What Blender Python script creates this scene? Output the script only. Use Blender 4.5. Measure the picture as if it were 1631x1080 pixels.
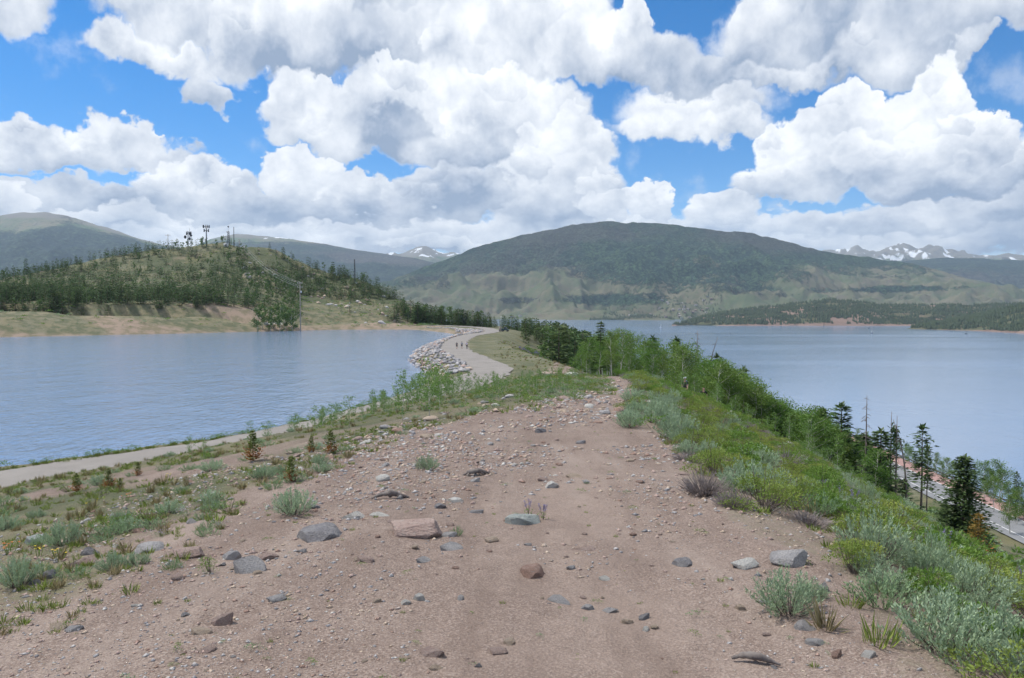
import bpy, bmesh, math, random
import numpy as np
from mathutils import Vector

# ------------------------------------------------------------------ camera
for o in list(bpy.data.objects):
    bpy.data.objects.remove(o)
SC = bpy.context.scene
COL = SC.collection
CAMZ, FPX, HOR = 1.65, 1223.0, 490.0      # eye height, focal length and horizon row in photograph pixels
cam_d = bpy.data.cameras.new('camera')
cam_d.sensor_width = 36.0
cam_d.lens = FPX / 1631.0 * 36.0
cam_d.clip_start, cam_d.clip_end = 0.1, 60000.0
cam = bpy.data.objects.new('camera', cam_d)
COL.objects.link(cam)
cam.location = (0, 0, CAMZ)
cam.rotation_euler = (math.radians(90) - math.atan((540.0 - HOR) / FPX), 0, 0)
SC.camera = cam

# ------------------------------------------------------------------ world: Nishita sky with a cumulus layer
SUN_EL, SUN_AZ = math.radians(58), math.radians(-70)     # azimuth from +Y, positive towards +X
W = bpy.data.worlds.new('World')
SC.world = W
W.use_nodes = True
WT = W.node_tree
WT.nodes.clear()


class NB:
    """small helper that writes node expressions"""
    def __init__(self, tree):
        self.t = tree

    def node(self, kind, **kw):
        n = self.t.nodes.new(kind)
        for k, v in kw.items():
            setattr(n, k, v)
        return n

    def put(self, sock, v):
        if isinstance(v, bpy.types.NodeSocket):
            self.t.links.new(v, sock)
        elif v is not None:
            sock.default_value = v

    def m(self, op, a, b=None, c=None, clamp=False):
        n = self.node('ShaderNodeMath', operation=op, use_clamp=clamp)
        for i, v in enumerate((a, b, c)):
            if v is not None:
                self.put(n.inputs[i], v)
        return n.outputs[0]

    def v(self, op, a, b=None, c=None):
        n = self.node('ShaderNodeVectorMath', operation=op)
        for i, q in enumerate((a, b, c)):
            if q is not None:
                self.put(n.inputs[i], q)
        return n.outputs['Value'] if op in ('LENGTH', 'DOT_PRODUCT', 'DISTANCE') else n.outputs['Vector']

    def sep(self, a):
        n = self.node('ShaderNodeSeparateXYZ')
        self.put(n.inputs[0], a)
        return n.outputs

    def comb(self, x, y, z):
        n = self.node('ShaderNodeCombineXYZ')
        for i, q in enumerate((x, y, z)):
            self.put(n.inputs[i], q)
        return n.outputs[0]

    def noise(self, vec, scale, detail=4.0, rough=0.5, lac=2.0, dist=0.0, color=False, kind='FBM'):
        n = self.node('ShaderNodeTexNoise', noise_dimensions='3D', noise_type=kind)
        self.put(n.inputs['Vector'], vec)
        self.put(n.inputs['Scale'], scale)
        self.put(n.inputs['Detail'], detail)
        self.put(n.inputs['Roughness'], rough)
        self.put(n.inputs['Lacunarity'], lac)
        self.put(n.inputs['Distortion'], dist)
        return n.outputs['Color'] if color else n.outputs[0]

    def voro(self, vec, scale, feature='F1', smooth=None, detail=0.0, out='Distance', rough=0.5):
        n = self.node('ShaderNodeTexVoronoi', voronoi_dimensions='3D', feature=feature)
        self.put(n.inputs['Vector'], vec)
        self.put(n.inputs['Scale'], scale)
        self.put(n.inputs['Detail'], detail)
        self.put(n.inputs['Roughness'], rough)
        if smooth is not None:
            self.put(n.inputs['Smoothness'], smooth)
        return n.outputs[out]

    def mapr(self, x, a, b, c=0.0, d=1.0, smooth=False):
        n = self.node('ShaderNodeMapRange')
        n.interpolation_type = 'SMOOTHSTEP' if smooth else 'LINEAR'
        self.put(n.inputs[0], x)
        for i, q in enumerate((a, b, c, d)):
            self.put(n.inputs[i + 1], q)
        return n.outputs[0]

    def mix(self, f, a, b, blend='MIX'):
        n = self.node('ShaderNodeMix', data_type='RGBA', blend_type=blend)
        self.put(n.inputs[0], f)
        for s, q in ((n.inputs[6], a), (n.inputs[7], b)):
            if isinstance(q, tuple) and len(q) == 3:
                q = q + (1.0,)
            self.put(s, q)
        return n.outputs[2]


# cumulus puffs, farthest first: direction of the centre and half axes (in photograph pixels, turned into azimuth and
# elevation below), brightness of its shaded base and of its lit top, softness of its edge
CLOUDS = [
    # high grey-bottomed sheet
    (25, -15, 66, 60, .62, 1.0, .5), (310, 20, 150, 62, .66, .98, .4), (225, 80, 66, 30, .7, 1.0, .6), (300, 98, 70, 22, .7, 1.0, .7), (470, 70, 170, 70, .5, .95, .4),
    (640, 30, 200, 105, .62, 1.0, .4), (560, 95, 120, 42, .5, .85, .6), (330, 142, 46, 30, .6, .8, .5), (800, 70, 150, 75, .68, 1.02, .3), (860, 10, 120, 70, .8, 1.05, .3),
    (940, 75, 90, 62, .75, 1.0, .3), (1000, 95, 130, 48, .5, .82, .5), (1110, 165, 135, 40, .72, 1.0, .7), (1060, 195, 100, 28, .8, 1.0, .8), (1170, 195, 70, 26, .7, 1.0, .7),
    (1120, 110, 190, 36, .5, .72, .6), (1300, 40, 190, 95, .46, .80, .3), (1440, 75, 110, 62, .55, .9, .4), (1560, 0, 170, 48, .62, .9, .5), (1250, 120, 120, 22, .6, .85, .8),
    # low bank over the mountains
    (200, 350, 420, 36, .62, .92, .5), (640, 370, 420, 44, .62, .95, .5), (1150, 370, 420, 40, .62, .95, .5), (1560, 370, 300, 44, .66, .95, .5), (-150, 340, 260, 50, .6, .95, .5),
    (900, 345, 160, 30, .7, 1.0, .5), (330, 385, 200, 20, .75, 1.0, .6), (480, 380, 110, 22, .8, 1.0, .4), (700, 385, 120, 16, .8, 1.0, .4), (1010, 355, 120, 20, .75, 1.0, .4), (1230, 350, 260, 22, .62, .9, .6),
    (1430, 345, 240, 26, .6, .9, .6), (1600, 330, 140, 30, .66, .95, .5), (100, 305, 140, 22, .6, .85, .5), (20, 312, 40, 20, .9, 1.05, .3), (200, 345, 150, 16, .85, 1.0, .5),
    # middle
    (50, 238, 130, 34, .62, 1.0, .4), (195, 230, 95, 32, .62, 1.0, .4), (270, 245, 62, 20, .7, .9, .6),
    (480, 180, 70, 62, .8, 1.05, .3), (560, 200, 95, 62, .72, 1.03, .3), (690, 175, 160, 80, .66, 1.02, .3), (820, 190, 130, 85, .72, 1.02, .3), (640, 215, 70, 44, .44, .66, .6),
    (760, 235, 130, 42, .5, .8, .5), (900, 240, 100, 60, .74, 1.02, .3), (880, 300, 130, 72, .6, 1.0, .3), (720, 300, 120, 46, .48, .8, .4), (620, 320, 110, 36, .56, .86, .4),
    (320, 300, 105, 50, .55, 1.06, .25), (400, 330, 120, 30, .55, .85, .5), (480, 285, 68, 48, .74, 1.08, .2), (560, 310, 70, 38, .62, 1.0, .3), (530, 330, 100, 24, .55, .8, .5), (1040, 315, 42, 36, .72, 1.06, .2), (960, 325, 50, 24, .7, 1.0, .3), (1150, 330, 70, 26, .68, 1.03, .3),
    # the towering cumulus
    (1640, 260, 70, 60, .75, .98, .6), (1540, 260, 80, 58, .5, .9, .3), (1480, 165, 62, 66, .74, 1.08, .2), (1545, 215, 58, 50, .62, 1.08, .2), (1345, 195, 58, 60, .76, 1.08, .2), (1410, 215, 80, 66, .7, 1.04, .25),
    (1270, 235, 72, 56, .72, 1.06, .25), (1330, 265, 110, 46, .6, 1.04, .3), (1450, 280, 90, 46, .48, .98, .3), (1380, 250, 60, 40, .78, 1.08, .25), (1230, 285, 90, 36, .66, 1.04, .35), (1440, 245, 56, 36, .74, 1.06, .25),
]


def with_puffs(masses):
    """each crisp mass carries rounded puffs along its upper rim, brighter than its body"""
    r = random.Random(12)
    out = []
    for m in masses:
        out.append(m)
        px, py, rx, ry, lo, hi, soft = m
        if soft > 0.42 or ry < 32:
            continue
        n = max(2, int(rx / 34))
        puffs = []
        for k in range(n):
            th = math.radians(198 - 216 * (k + 0.5 * r.random() + 0.25) / n)
            q = 0.42 + 0.36 * r.random()
            rad = ry * (0.26 + 0.26 * r.random())
            puffs.append((px + rx * q * 1.12 * math.cos(th), py - ry * q * math.sin(th), rad * (1.0 + 0.5 * r.random()), rad, lo + (hi - lo) * (0.30 + 0.15 * r.random()), min(1.07, hi + 0.03), 0.30))
        puffs.sort(key=lambda q: q[1])
        out += puffs
    return out


def build_world():
    b = NB(WT)
    all_masses = with_puffs(CLOUDS)
    tc = b.node('ShaderNodeTexCoord')
    x, y, z = b.sep(tc.outputs['Generated'])
    az = b.m('ARCTAN2', x, y)
    el = b.m('ARCSINE', z)
    # flattened towards the horizon, where one looks through the layer at an ever lower angle
    g = b.m('LOGARITHM', b.m('MULTIPLY_ADD', b.m('MAXIMUM', el, 0.0), 9.0, 1.0), 2.718281828)
    P = b.comb(b.m('SINE', az), b.m('COSINE', az), b.m('MULTIPLY', g, 0.36))
    sky = b.node('ShaderNodeTexSky', sky_type='NISHITA')
    sky.sun_disc = False
    sky.sun_elevation = SUN_EL
    sky.sun_rotation = SUN_AZ
    sky.altitude = 2750.0
    sky.air_density = 1.0
    sky.dust_density = 0.3
    sky.ozone_density = 2.5
    hs = b.node('ShaderNodeHueSaturation')
    b.put(hs.inputs['Saturation'], 1.42)
    b.put(hs.inputs['Value'], 1.2)
    b.put(hs.inputs['Color'], sky.outputs[0])
    murk = b.mapr(el, 0.095, 0.035, 0.0, 0.85, True)                # far cloud merges into the murk just over the horizon

    def background(shade, alpha):
        ccol = b.mix(b.mapr(shade, 0.36, 1.02), CLOUD_DARK, CLOUD_LIGHT)
        col = b.mix(b.m('MAXIMUM', alpha, murk), hs.outputs[0], ccol)
        bg = b.node('ShaderNodeBackground')
        b.put(bg.inputs['Color'], col)
        b.put(bg.inputs['Strength'], SKY_STRENGTH)
        return bg.outputs[0]

    # broken cloud of the same kind all round the sky; the masses below stand in front of it
    big = b.m('MULTIPLY_ADD', b.noise(P, 3.6, 4.0, 0.55), 4.6, -2.1)
    away = b.m('MAXIMUM', b.mapr(b.m('ABSOLUTE', az), 0.60, 0.80, -3, 0, True), b.mapr(el, 0.42, 0.56, -3, 0, True))
    alpha_g = b.mapr(b.m('ADD', big, away), 0.0, 0.35, 0, 1, True)
    shade_g = b.mapr(big, 0.0, 1.6, 1.02, 0.55)
    generic = background(shade_g, alpha_g)

    P2 = b.v('ADD', P, (3.7, 1.9, 5.3))
    nx = b.m('SUBTRACT', b.noise(P2, 13.0, 5.0, 0.55, 2.2), 0.5)
    ny = b.m('SUBTRACT', b.noise(P, 14.0, 6.0, 0.55, 2.2), 0.5)
    bil = b.m('ABSOLUTE', b.m('MULTIPLY_ADD', b.noise(P, 30.0, 2.0, 0.5), 2.0, -1.0))     # round puffs with creases between
    amp = b.mapr(el, 0.03, 0.22, 0.045, 0.095)
    wx = b.m('MULTIPLY_ADD', nx, amp, az)
    wy = b.m('MULTIPLY_ADD', ny, amp, b.m('MULTIPLY_ADD', bil, -0.020, b.m('ADD', el, 0.006)))
    PM = b.comb(wx, wy, 1.0)
    detail = b.m('MULTIPLY_ADD', ny, 0.95, b.m('MULTIPLY_ADD', bil, 0.18, -0.155))

    wisp = b.m('MAXIMUM', alpha_g, b.mapr(nx, 0.05, 0.24, 0.0, 0.38, True))      # thin veils in the blue gaps

    def masses(lo_az, hi_az):
        gt = bpy.data.node_groups.new('cloud_masses', 'ShaderNodeTree')
        gt.interface.new_socket('place', in_out='INPUT', socket_type='NodeSocketVector')
        gt.interface.new_socket('shade', in_out='INPUT', socket_type='NodeSocketFloat')
        gt.interface.new_socket('alpha', in_out='INPUT', socket_type='NodeSocketFloat')
        gt.interface.new_socket('shade', in_out='OUTPUT', socket_type='NodeSocketFloat')
        gt.interface.new_socket('alpha', in_out='OUTPUT', socket_type='NodeSocketFloat')
        c = NB(gt)
        gi, go = c.node('NodeGroupInput'), c.node('NodeGroupOutput')
        pm, shade, alpha = gi.outputs[0], gi.outputs[1], gi.outputs[2]
        for (px, py, rx, ry, lo, hi, soft) in all_masses:
            u = px - 815.5
            a0 = math.atan(u / FPX)
            e0 = math.atan((HOR - py) / math.hypot(FPX, u))
            reach = rx / FPX * (0.95 + 0.2 * soft) + 0.05
            if a0 + reach < lo_az or a0 - reach > hi_az:
                continue
            sx, sy = FPX / rx, FPX / ry
            q = c.v('MULTIPLY_ADD', pm, (sx, sy, 0.0), (-a0 * sx, -e0 * sy, 0.0))
            a = c.mapr(c.v('LENGTH', q), 0.90 + 0.14 * soft, 0.90 - 0.36 * soft, 0.0, 1.0, True)
            k = (hi - lo) * 0.72                                    # lit from above and a little from the sun's side
            lx, ly = -0.30 * sx * k, 0.95 * sy * k
            s = c.v('DOT_PRODUCT', pm, (lx, ly, (lo + hi) * 0.5 + (hi - lo) * 0.12 - a0 * lx - e0 * ly))
            mx = c.node('ShaderNodeMix', data_type='FLOAT')
            c.put(mx.inputs[0], a)
            c.put(mx.inputs[2], shade)
            c.put(mx.inputs[3], c.m('MINIMUM', s, hi))
            shade = mx.outputs[0]
            alpha = c.m('MAXIMUM', alpha, a)
        c.put(go.inputs[0], shade)
        c.put(go.inputs[1], alpha)
        n = b.node('ShaderNodeGroup')
        n.node_tree = gt
        for i, v in enumerate((PM, 0.95, wisp)):
            b.put(n.inputs[i], v)
        return background(b.m('ADD', n.outputs[0], detail), n.outputs[1])

    def choose(fac, A, B):
        n = b.node('ShaderNodeMixShader')
        b.put(n.inputs[0], fac)
        WT.links.new(A, n.inputs[1])
        WT.links.new(B, n.inputs[2])
        return n.outputs[0]

    def tree(cuts):
        if len(cuts) == 2:
            return masses(*cuts)
        k = len(cuts) // 2
        return choose(b.m('GREATER_THAN', az, cuts[k]), tree(cuts[:k + 1]), tree(cuts[k:]))

    front = tree([-0.8, -0.4, -0.22, -0.06, 0.1, 0.25, 0.4, 0.8])
    inside = b.m('MULTIPLY', b.m('LESS_THAN', b.m('ABSOLUTE', az), 0.8), b.m('LESS_THAN', el, 0.56))
    inside = b.m('MULTIPLY', inside, b.m('GREATER_THAN', el, 0.0))
    out = b.node('ShaderNodeOutputWorld')
    WT.links.new(choose(inside, generic, front), out.inputs['Surface'])


SKY_STRENGTH = 0.10
CLOUD_DARK, CLOUD_LIGHT = (2.4, 3.05, 4.2), (9.0, 9.1, 9.2)
build_world()
W.cycles.sampling_method = 'MANUAL'
W.cycles.sample_map_resolution = 512

sun_d = bpy.data.lights.new('sun', 'SUN')
sun_d.energy = 3.0
sun_d.angle = math.radians(6)
sun_d.color = (1.0, 0.95, 0.87)
sun = bpy.data.objects.new('sun', sun_d)
COL.objects.link(sun)
sd = Vector((math.sin(SUN_AZ) * math.cos(SUN_EL), math.cos(SUN_AZ) * math.cos(SUN_EL), math.sin(SUN_EL)))
sun.rotation_euler = sd.to_track_quat('Z', 'Y').to_euler()
sun.location = (0, 0, 40)

SC.view_settings.view_transform = 'Standard'
SC.view_settings.look = 'None'
SC.view_settings.gamma = 1.0
SC.view_settings.use_curve_mapping = False
SC.view_settings.exposure = 0.45
CY = SC.cycles
CY.use_denoising = True
CY.max_bounces = 5
CY.diffuse_bounces = 2
CY.glossy_bounces = 2
CY.transmission_bounces = 2
CY.transparent_max_bounces = 8
CY.volume_bounces = 0
CY.caustics_reflective = False
CY.caustics_refractive = False
CY.use_adaptive_sampling = True
CY.adaptive_threshold = 0.02

# ------------------------------------------------------------------ helpers
RNG = np.random.default_rng(7)
random.seed(7)


def _hash(ix, iy, seed):
    n = (ix * 374761393 + iy * 668265263 + seed * 974634777) & 0xFFFFFFFF
    n = ((n ^ (n >> 13)) * 1274126177) & 0xFFFFFFFF
    return ((n ^ (n >> 16)) & 0xFFFF) / 65535.0


def vnoise(x, y, seed=0):
    x = np.asarray(x, float); y = np.asarray(y, float)
    ix = np.floor(x).astype(np.int64); iy = np.floor(y).astype(np.int64)
    fx = x - ix; fy = y - iy
    fx = fx * fx * fx * (fx * (fx * 6 - 15) + 10); fy = fy * fy * fy * (fy * (fy * 6 - 15) + 10)
    a = _hash(ix, iy, seed); b_ = _hash(ix + 1, iy, seed); c = _hash(ix, iy + 1, seed); d = _hash(ix + 1, iy + 1, seed)
    return (a + (b_ - a) * fx) * (1 - fy) + (c + (d - c) * fx) * fy


def fbm(x, y, oct=4, seed=0, rough=0.5):
    s, a, t = 0.0, 1.0, 0.0
    for i in range(oct):
        s = s + a * (vnoise(x * 2.03 ** i + i * 17.3, y * 2.03 ** i - i * 9.1, seed + i) - 0.5)
        t += a
        a *= rough
    return s / t * 2.0


def ridged(x, y, oct=5, seed=0):
    s, a, t = 0.0, 1.0, 0.0
    for i in range(oct):
        s = s + a * (1 - np.abs(2 * vnoise(x * 2.1 ** i + i * 5.7, y * 2.1 ** i + i * 3.3, seed + i) - 1))
        t += a
        a *= 0.5
    return s / t


def sstep(a, b_, x):
    t = np.clip((x - a) / (b_ - a), 0, 1)
    return t * t * (3 - 2 * t)


def smax(a, b_, k):
    h = np.clip(0.5 + 0.5 * (a - b_) / k, 0, 1)
    return b_ + (a - b_) * h + k * h * (1 - h)


def smin(a, b_, k):
    return -smax(-a, -b_, k)


def poly_dist(px, py, pts, closed=False):
    """distance to a polyline; also which side-independent parameter is not needed"""
    n = len(pts)
    if np.size(px) <= 64:
        A = np.asarray(pts, float)
        B = np.roll(A, -1, 0)
        if not closed:
            A, B = A[:-1], B[:-1]
        D = B - A
        q = np.stack([np.ravel(px), np.ravel(py)], -1)[:, None, :] - A[None]
        t = np.clip((q * D[None]).sum(-1) / (D * D).sum(-1)[None], 0, 1)
        return np.sqrt(((q - t[..., None] * D[None]) ** 2).sum(-1).min(1)).reshape(np.shape(px))
    best = np.full(np.shape(px), 1e18)
    for i in range(n if closed else n - 1):
        ax, ay = pts[i]; bx, by = pts[(i + 1) % n]
        dx, dy = bx - ax, by - ay
        t = np.clip(((px - ax) * dx + (py - ay) * dy) / (dx * dx + dy * dy), 0, 1)
        q = (px - ax - t * dx) ** 2 + (py - ay - t * dy) ** 2
        best = np.minimum(best, q)
    return np.sqrt(best)


def in_poly(px, py, pts):
    ins = np.zeros(np.shape(px), bool)
    n = len(pts)
    for i in range(n):
        ax, ay = pts[i]; bx, by = pts[(i + 1) % n]
        if ay == by:
            continue
        c = ((ay > py) != (by > py)) & (px < (bx - ax) * (py - ay) / (by - ay) + ax)
        ins ^= c
    return ins


def smooth_line(pts, n=8, closed=False):
    """Catmull-Rom"""
    P = [np.array(p, float) for p in pts]
    out = []
    m = len(P)
    for i in range(m if closed else m - 1):
        p1, p2 = P[i], P[(i + 1) % m]
        p0 = P[(i - 1) % m] if closed or i > 0 else 2 * p1 - p2
        p3 = P[(i + 2) % m] if closed or i + 2 < m else 2 * p2 - p1
        for k in range(n):
            t = k / n
            out.append(0.5 * ((2 * p1) + (-p0 + p2) * t + (2 * p0 - 5 * p1 + 4 * p2 - p3) * t * t + (-p0 + 3 * p1 - 3 * p2 + p3) * t ** 3))
    if not closed:
        out.append(P[-1])
    return np.array(out)


def link(o, parent=None):
    COL.objects.link(o)
    if parent is not None:
        o.parent = parent
    return o


def tag(o, label=None, cat=None, group=None, kind=None):
    for k, v in (('label', label), ('category', cat), ('group', group), ('kind', kind)):
        if v:
            o[k] = v
    return o


def mesh_data(name, V, tris=None, quads=None, mats=(), tri_mat=None, quad_mat=None, smooth=False, attrs=None):
    me = bpy.data.meshes.new(name)
    V = np.asarray(V, np.float32).reshape(-1, 3)
    T = np.asarray(tris, np.int32).reshape(-1, 3) if tris is not None and len(tris) else np.zeros((0, 3), np.int32)
    Q = np.asarray(quads, np.int32).reshape(-1, 4) if quads is not None and len(quads) else np.zeros((0, 4), np.int32)
    nl = T.size + Q.size
    me.vertices.add(len(V)); me.vertices.foreach_set('co', V.ravel())
    me.loops.add(nl); me.loops.foreach_set('vertex_index', np.concatenate([T.ravel(), Q.ravel()]))
    nf = len(T) + len(Q)
    me.polygons.add(nf)
    st = np.concatenate([np.arange(len(T)) * 3, T.size + np.arange(len(Q)) * 4]).astype(np.int32)
    me.polygons.foreach_set('loop_start', st)
    mi = np.zeros(nf, np.int32)
    if tri_mat is not None and len(T):
        mi[:len(T)] = tri_mat
    if quad_mat is not None and len(Q):
        mi[len(T):] = quad_mat
    for m in mats:
        me.materials.append(m)
    me.polygons.foreach_set('material_index', mi)
    if smooth:
        me.polygons.foreach_set('use_smooth', np.ones(nf, bool))
    for an, av in (attrs or {}).items():
        at = me.attributes.new(an, 'FLOAT_COLOR', 'POINT')
        c = np.ones((len(V), 4), np.float32)
        av = np.asarray(av, np.float32)
        c[:, :av.shape[1]] = av
        at.data.foreach_set('color', c.ravel())
    me.update(calc_edges=True)
    return me


def add(name, me, parent=None):
    return link(bpy.data.objects.new(name, me), parent)


def empty(name, loc, rz=0.0, sc=1.0):
    o = bpy.data.objects.new(name, None)
    o.empty_display_size = 0.2
    o.location = loc
    o.rotation_euler = (0, 0, rz)
    o.scale = (sc, sc, sc)
    return link(o)


def grid_quads(nr, nc):
    i = np.arange(nr - 1)[:, None] * nc + np.arange(nc - 1)[None, :]
    return np.stack([i, i + 1, i + nc + 1, i + nc], -1).reshape(-1, 4)


class MB:
    """collects shapes of several materials into one mesh"""
    def __init__(self):
        self.V, self.T, self.Q, self.tm, self.qm, self.n = [], [], [], [], [], 0

    def add(self, V, T=None, Q=None, mat=0):
        V = np.asarray(V, float).reshape(-1, 3)
        if T is not None and len(T):
            T = np.asarray(T, int).reshape(-1, 3)
            self.T.append(T + self.n); self.tm.append(np.full(len(T), mat))
        if Q is not None and len(Q):
            Q = np.asarray(Q, int).reshape(-1, 4)
            self.Q.append(Q + self.n); self.qm.append(np.full(len(Q), mat))
        self.V.append(V); self.n += len(V)

    def tube(self, pts, rad, sides=6, mat=0, cap=True):
        P = np.asarray(pts, float)
        rad = np.broadcast_to(np.asarray(rad, float), (len(P),))
        tn = np.gradient(P, axis=0)
        tn /= np.linalg.norm(tn, axis=1, keepdims=True) + 1e-12
        ref = np.array([0.0, 0.0, 1.0]) if abs(tn[0][2]) < 0.9 else np.array([1.0, 0, 0])
        a = np.cross(tn, ref); a /= np.linalg.norm(a, axis=1, keepdims=True) + 1e-12
        c = np.cross(tn, a)
        th = np.arange(sides) * 2 * math.pi / sides
        V = P[:, None, :] + rad[:, None, None] * (np.cos(th)[None, :, None] * a[:, None, :] + np.sin(th)[None, :, None] * c[:, None, :])
        k = len(P)
        i = np.arange(k - 1)[:, None] * sides; j = np.arange(sides)[None, :]; j2 = (j + 1) % sides
        Q = np.stack([i + j, i + j2, i + sides + j2, i + sides + j], -1).reshape(-1, 4)
        T = None
        V = V.reshape(-1, 3)
        if cap:
            V = np.vstack([V, P[0], P[-1]])
            b0, b1 = k * sides, k * sides + 1
            jj = np.arange(sides); jn = (jj + 1) % sides
            T = np.vstack([np.stack([np.full(sides, b0), jn, jj], -1), np.stack([np.full(sides, b1), (k - 1) * sides + jj, (k - 1) * sides + jn], -1)])
        self.add(V, T, Q, mat)

    def box(self, c, s, mat=0, rz=0.0):
        x, y, z = np.array(s) / 2.0
        V = np.array([(-x, -y, -z), (x, -y, -z), (x, y, -z), (-x, y, -z), (-x, -y, z), (x, -y, z), (x, y, z), (-x, y, z)])
        if rz:
            cs, sn = math.cos(rz), math.sin(rz)
            V = np.stack([V[:, 0] * cs - V[:, 1] * sn, V[:, 0] * sn + V[:, 1] * cs, V[:, 2]], -1)
        self.add(V + np.array(c), None, [(0, 3, 2, 1), (4, 5, 6, 7), (0, 1, 5, 4), (1, 2, 6, 5), (2, 3, 7, 6), (3, 0, 4, 7)], mat)

    def cards(self, P, D, N, L, Wd, mat=0, bend=0.0):
        """leaf-shaped pieces: base point P, long direction D, width direction from N, length L, width Wd (two triangles each)"""
        P = np.asarray(P, float); D = np.asarray(D, float); N = np.asarray(N, float)
        D = D / (np.linalg.norm(D, axis=1, keepdims=True) + 1e-9)
        S = np.cross(D, N); S /= np.linalg.norm(S, axis=1, keepdims=True) + 1e-9
        L = np.broadcast_to(np.asarray(L, float), (len(P),))[:, None]; Wd = np.broadcast_to(np.asarray(Wd, float), (len(P),))[:, None]
        U = np.cross(S, D)
        mid = P + D * L * 0.45 + U * bend * L
        V = np.stack([P, mid + S * Wd / 2, P + D * L, mid - S * Wd / 2], 1).reshape(-1, 3)
        b_ = np.arange(len(P))[:, None] * 4
        T = np.concatenate([b_ + np.array([[0, 1, 2]]), b_ + np.array([[0, 2, 3]])], 0)
        self.add(V, T, None, mat)

    def data(self, name, mats, smooth=False):
        V = np.vstack(self.V)
        return mesh_data(name, V, np.vstack(self.T) if self.T else None, np.vstack(self.Q) if self.Q else None, mats,
                         np.concatenate(self.tm) if self.tm else None, np.concatenate(self.qm) if self.qm else None, smooth)


# ------------------------------------------------------------------ materials
def new_mat(name):
    m = bpy.data.materials.new(name)
    m.use_nodes = True
    m.node_tree.nodes.clear()
    return m, NB(m.node_tree)


def finish(b, bsdf):
    o = b.node('ShaderNodeOutputMaterial')
    b.t.links.new(bsdf, o.inputs['Surface'])


def principled(b, col, rough=0.8, bump=None, spec=0.3, metal=0.0, bump_strength=0.5, bump_dist=0.02):
    p = b.node('ShaderNodeBsdfPrincipled')
    if isinstance(col, tuple) and len(col) == 3:
        col = col + (1.0,)
    b.put(p.inputs['Base Color'], col)
    b.put(p.inputs['Roughness'], rough)
    b.put(p.inputs['Specular IOR Level'], spec)
    b.put(p.inputs['Metallic'], metal)
    if bump is not None:
        n = b.node('ShaderNodeBump')
        b.put(n.inputs['Strength'], bump_strength)
        b.put(n.inputs['Distance'], bump_dist)
        b.put(n.inputs['Height'], bump)
        b.put(p.inputs['Normal'], n.outputs[0])
    return p.outputs[0]


def plain(name, col, rough=0.7, var=0.15, scale=8.0, metal=0.0):
    m, b = new_mat(name)
    tc = b.node('ShaderNodeTexCoord').outputs['Object']
    n = b.noise(tc, scale, 4.0, 0.6)
    c = b.mix(n, tuple(v * (1 - var) for v in col), tuple(min(1, v * (1 + var)) for v in col))
    finish(b, principled(b, c, rough, n, metal=metal, bump_strength=0.2))
    return m


def leafy(name, c1, c2, c3, trans=0.3, rough=0.6, tint_scale=1.5):
    """foliage: colour varies from plant to plant and from clump to clump; light passes through"""
    m, b = new_mat(name)
    oi = b.node('ShaderNodeObjectInfo')
    ge = b.node('ShaderNodeNewGeometry')
    n = b.noise(ge.outputs['Position'], tint_scale, 2.0, 0.6)
    f = b.mapr(n, 0.3, 0.7)
    c = b.mix(f, c1, c2)
    c = b.mix(b.m('MULTIPLY', oi.outputs['Random'], 0.75), c, c3)
    wn = b.node('ShaderNodeTexWhiteNoise', noise_dimensions='1D')
    b.put(wn.inputs['W'], ge.outputs['Random Per Island'])
    c = b.mix(b.m('MULTIPLY', wn.outputs['Value'], 0.4), c, b.mix(1.0, c, (1.7, 1.6, 1.4), 'MULTIPLY'))
    df = b.node('ShaderNodeBsdfDiffuse'); b.put(df.inputs[0], c)
    tl = b.node('ShaderNodeBsdfTranslucent'); b.put(tl.inputs[0], c)
    mx = b.node('ShaderNodeMixShader')
    b.put(mx.inputs[0], trans)
    b.t.links.new(df.outputs[0], mx.inputs[1]); b.t.links.new(tl.outputs[0], mx.inputs[2])
    gl = b.node('ShaderNodeBsdfGlossy'); b.put(gl.inputs['Roughness'], 0.55); b.put(gl.inputs[0], (0.5, 0.5, 0.5, 1))
    m2 = b.node('ShaderNodeMixShader')
    b.put(m2.inputs[0], 0.04)
    b.t.links.new(mx.outputs[0], m2.inputs[1]); b.t.links.new(gl.outputs[0], m2.inputs[2])
    finish(b, m2.outputs[0])
    return m


# ------------------------------------------------------------------ the lie of the land
WATER_Z, LAKE_Z, PATH_Z, ROAD_Z = -10.0, -58.0, -8.3, -40.0
PATH_PTS = smooth_line([(-70, 12), (-46, 28), (-29, 44.5), (-16.6, 62), (-8.6, 90), (-4.2, 112), (-3.6, 128), (-8.5, 155), (-13.6, 184), (-16.5, 230), (-15.2, 277),
                        (-9.0, 312), (-9.3, 342), (-17, 388), (-38, 428), (-65, 440), (-98, 424), (-130, 398), (-170, 372), (-230, 345), (-290, 330)], 6)
PATH_W = 3.3
SHORE = smooth_line([(-75, 16), (-51, 32), (-34.4, 49), (-27.8, 57), (-21.4, 66), (-14.8, 92), (-13.5, 126), (-18, 150), (-22.6, 174), (-26, 223), (-24.5, 274), (-20.5, 308), (-26, 339),
                     (-42, 385), (-58, 407), (-102, 396), (-146, 347), (-202, 303), (-262, 262), (-290, 180), (-230, 60), (-130, 5)], 6, True)
ROAD_PTS = smooth_line([(90, 30), (94, 80), (97, 140), (100, 200), (103, 260), (98, 330), (80, 400)], 6)
ROAD_W = 6.4

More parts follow.
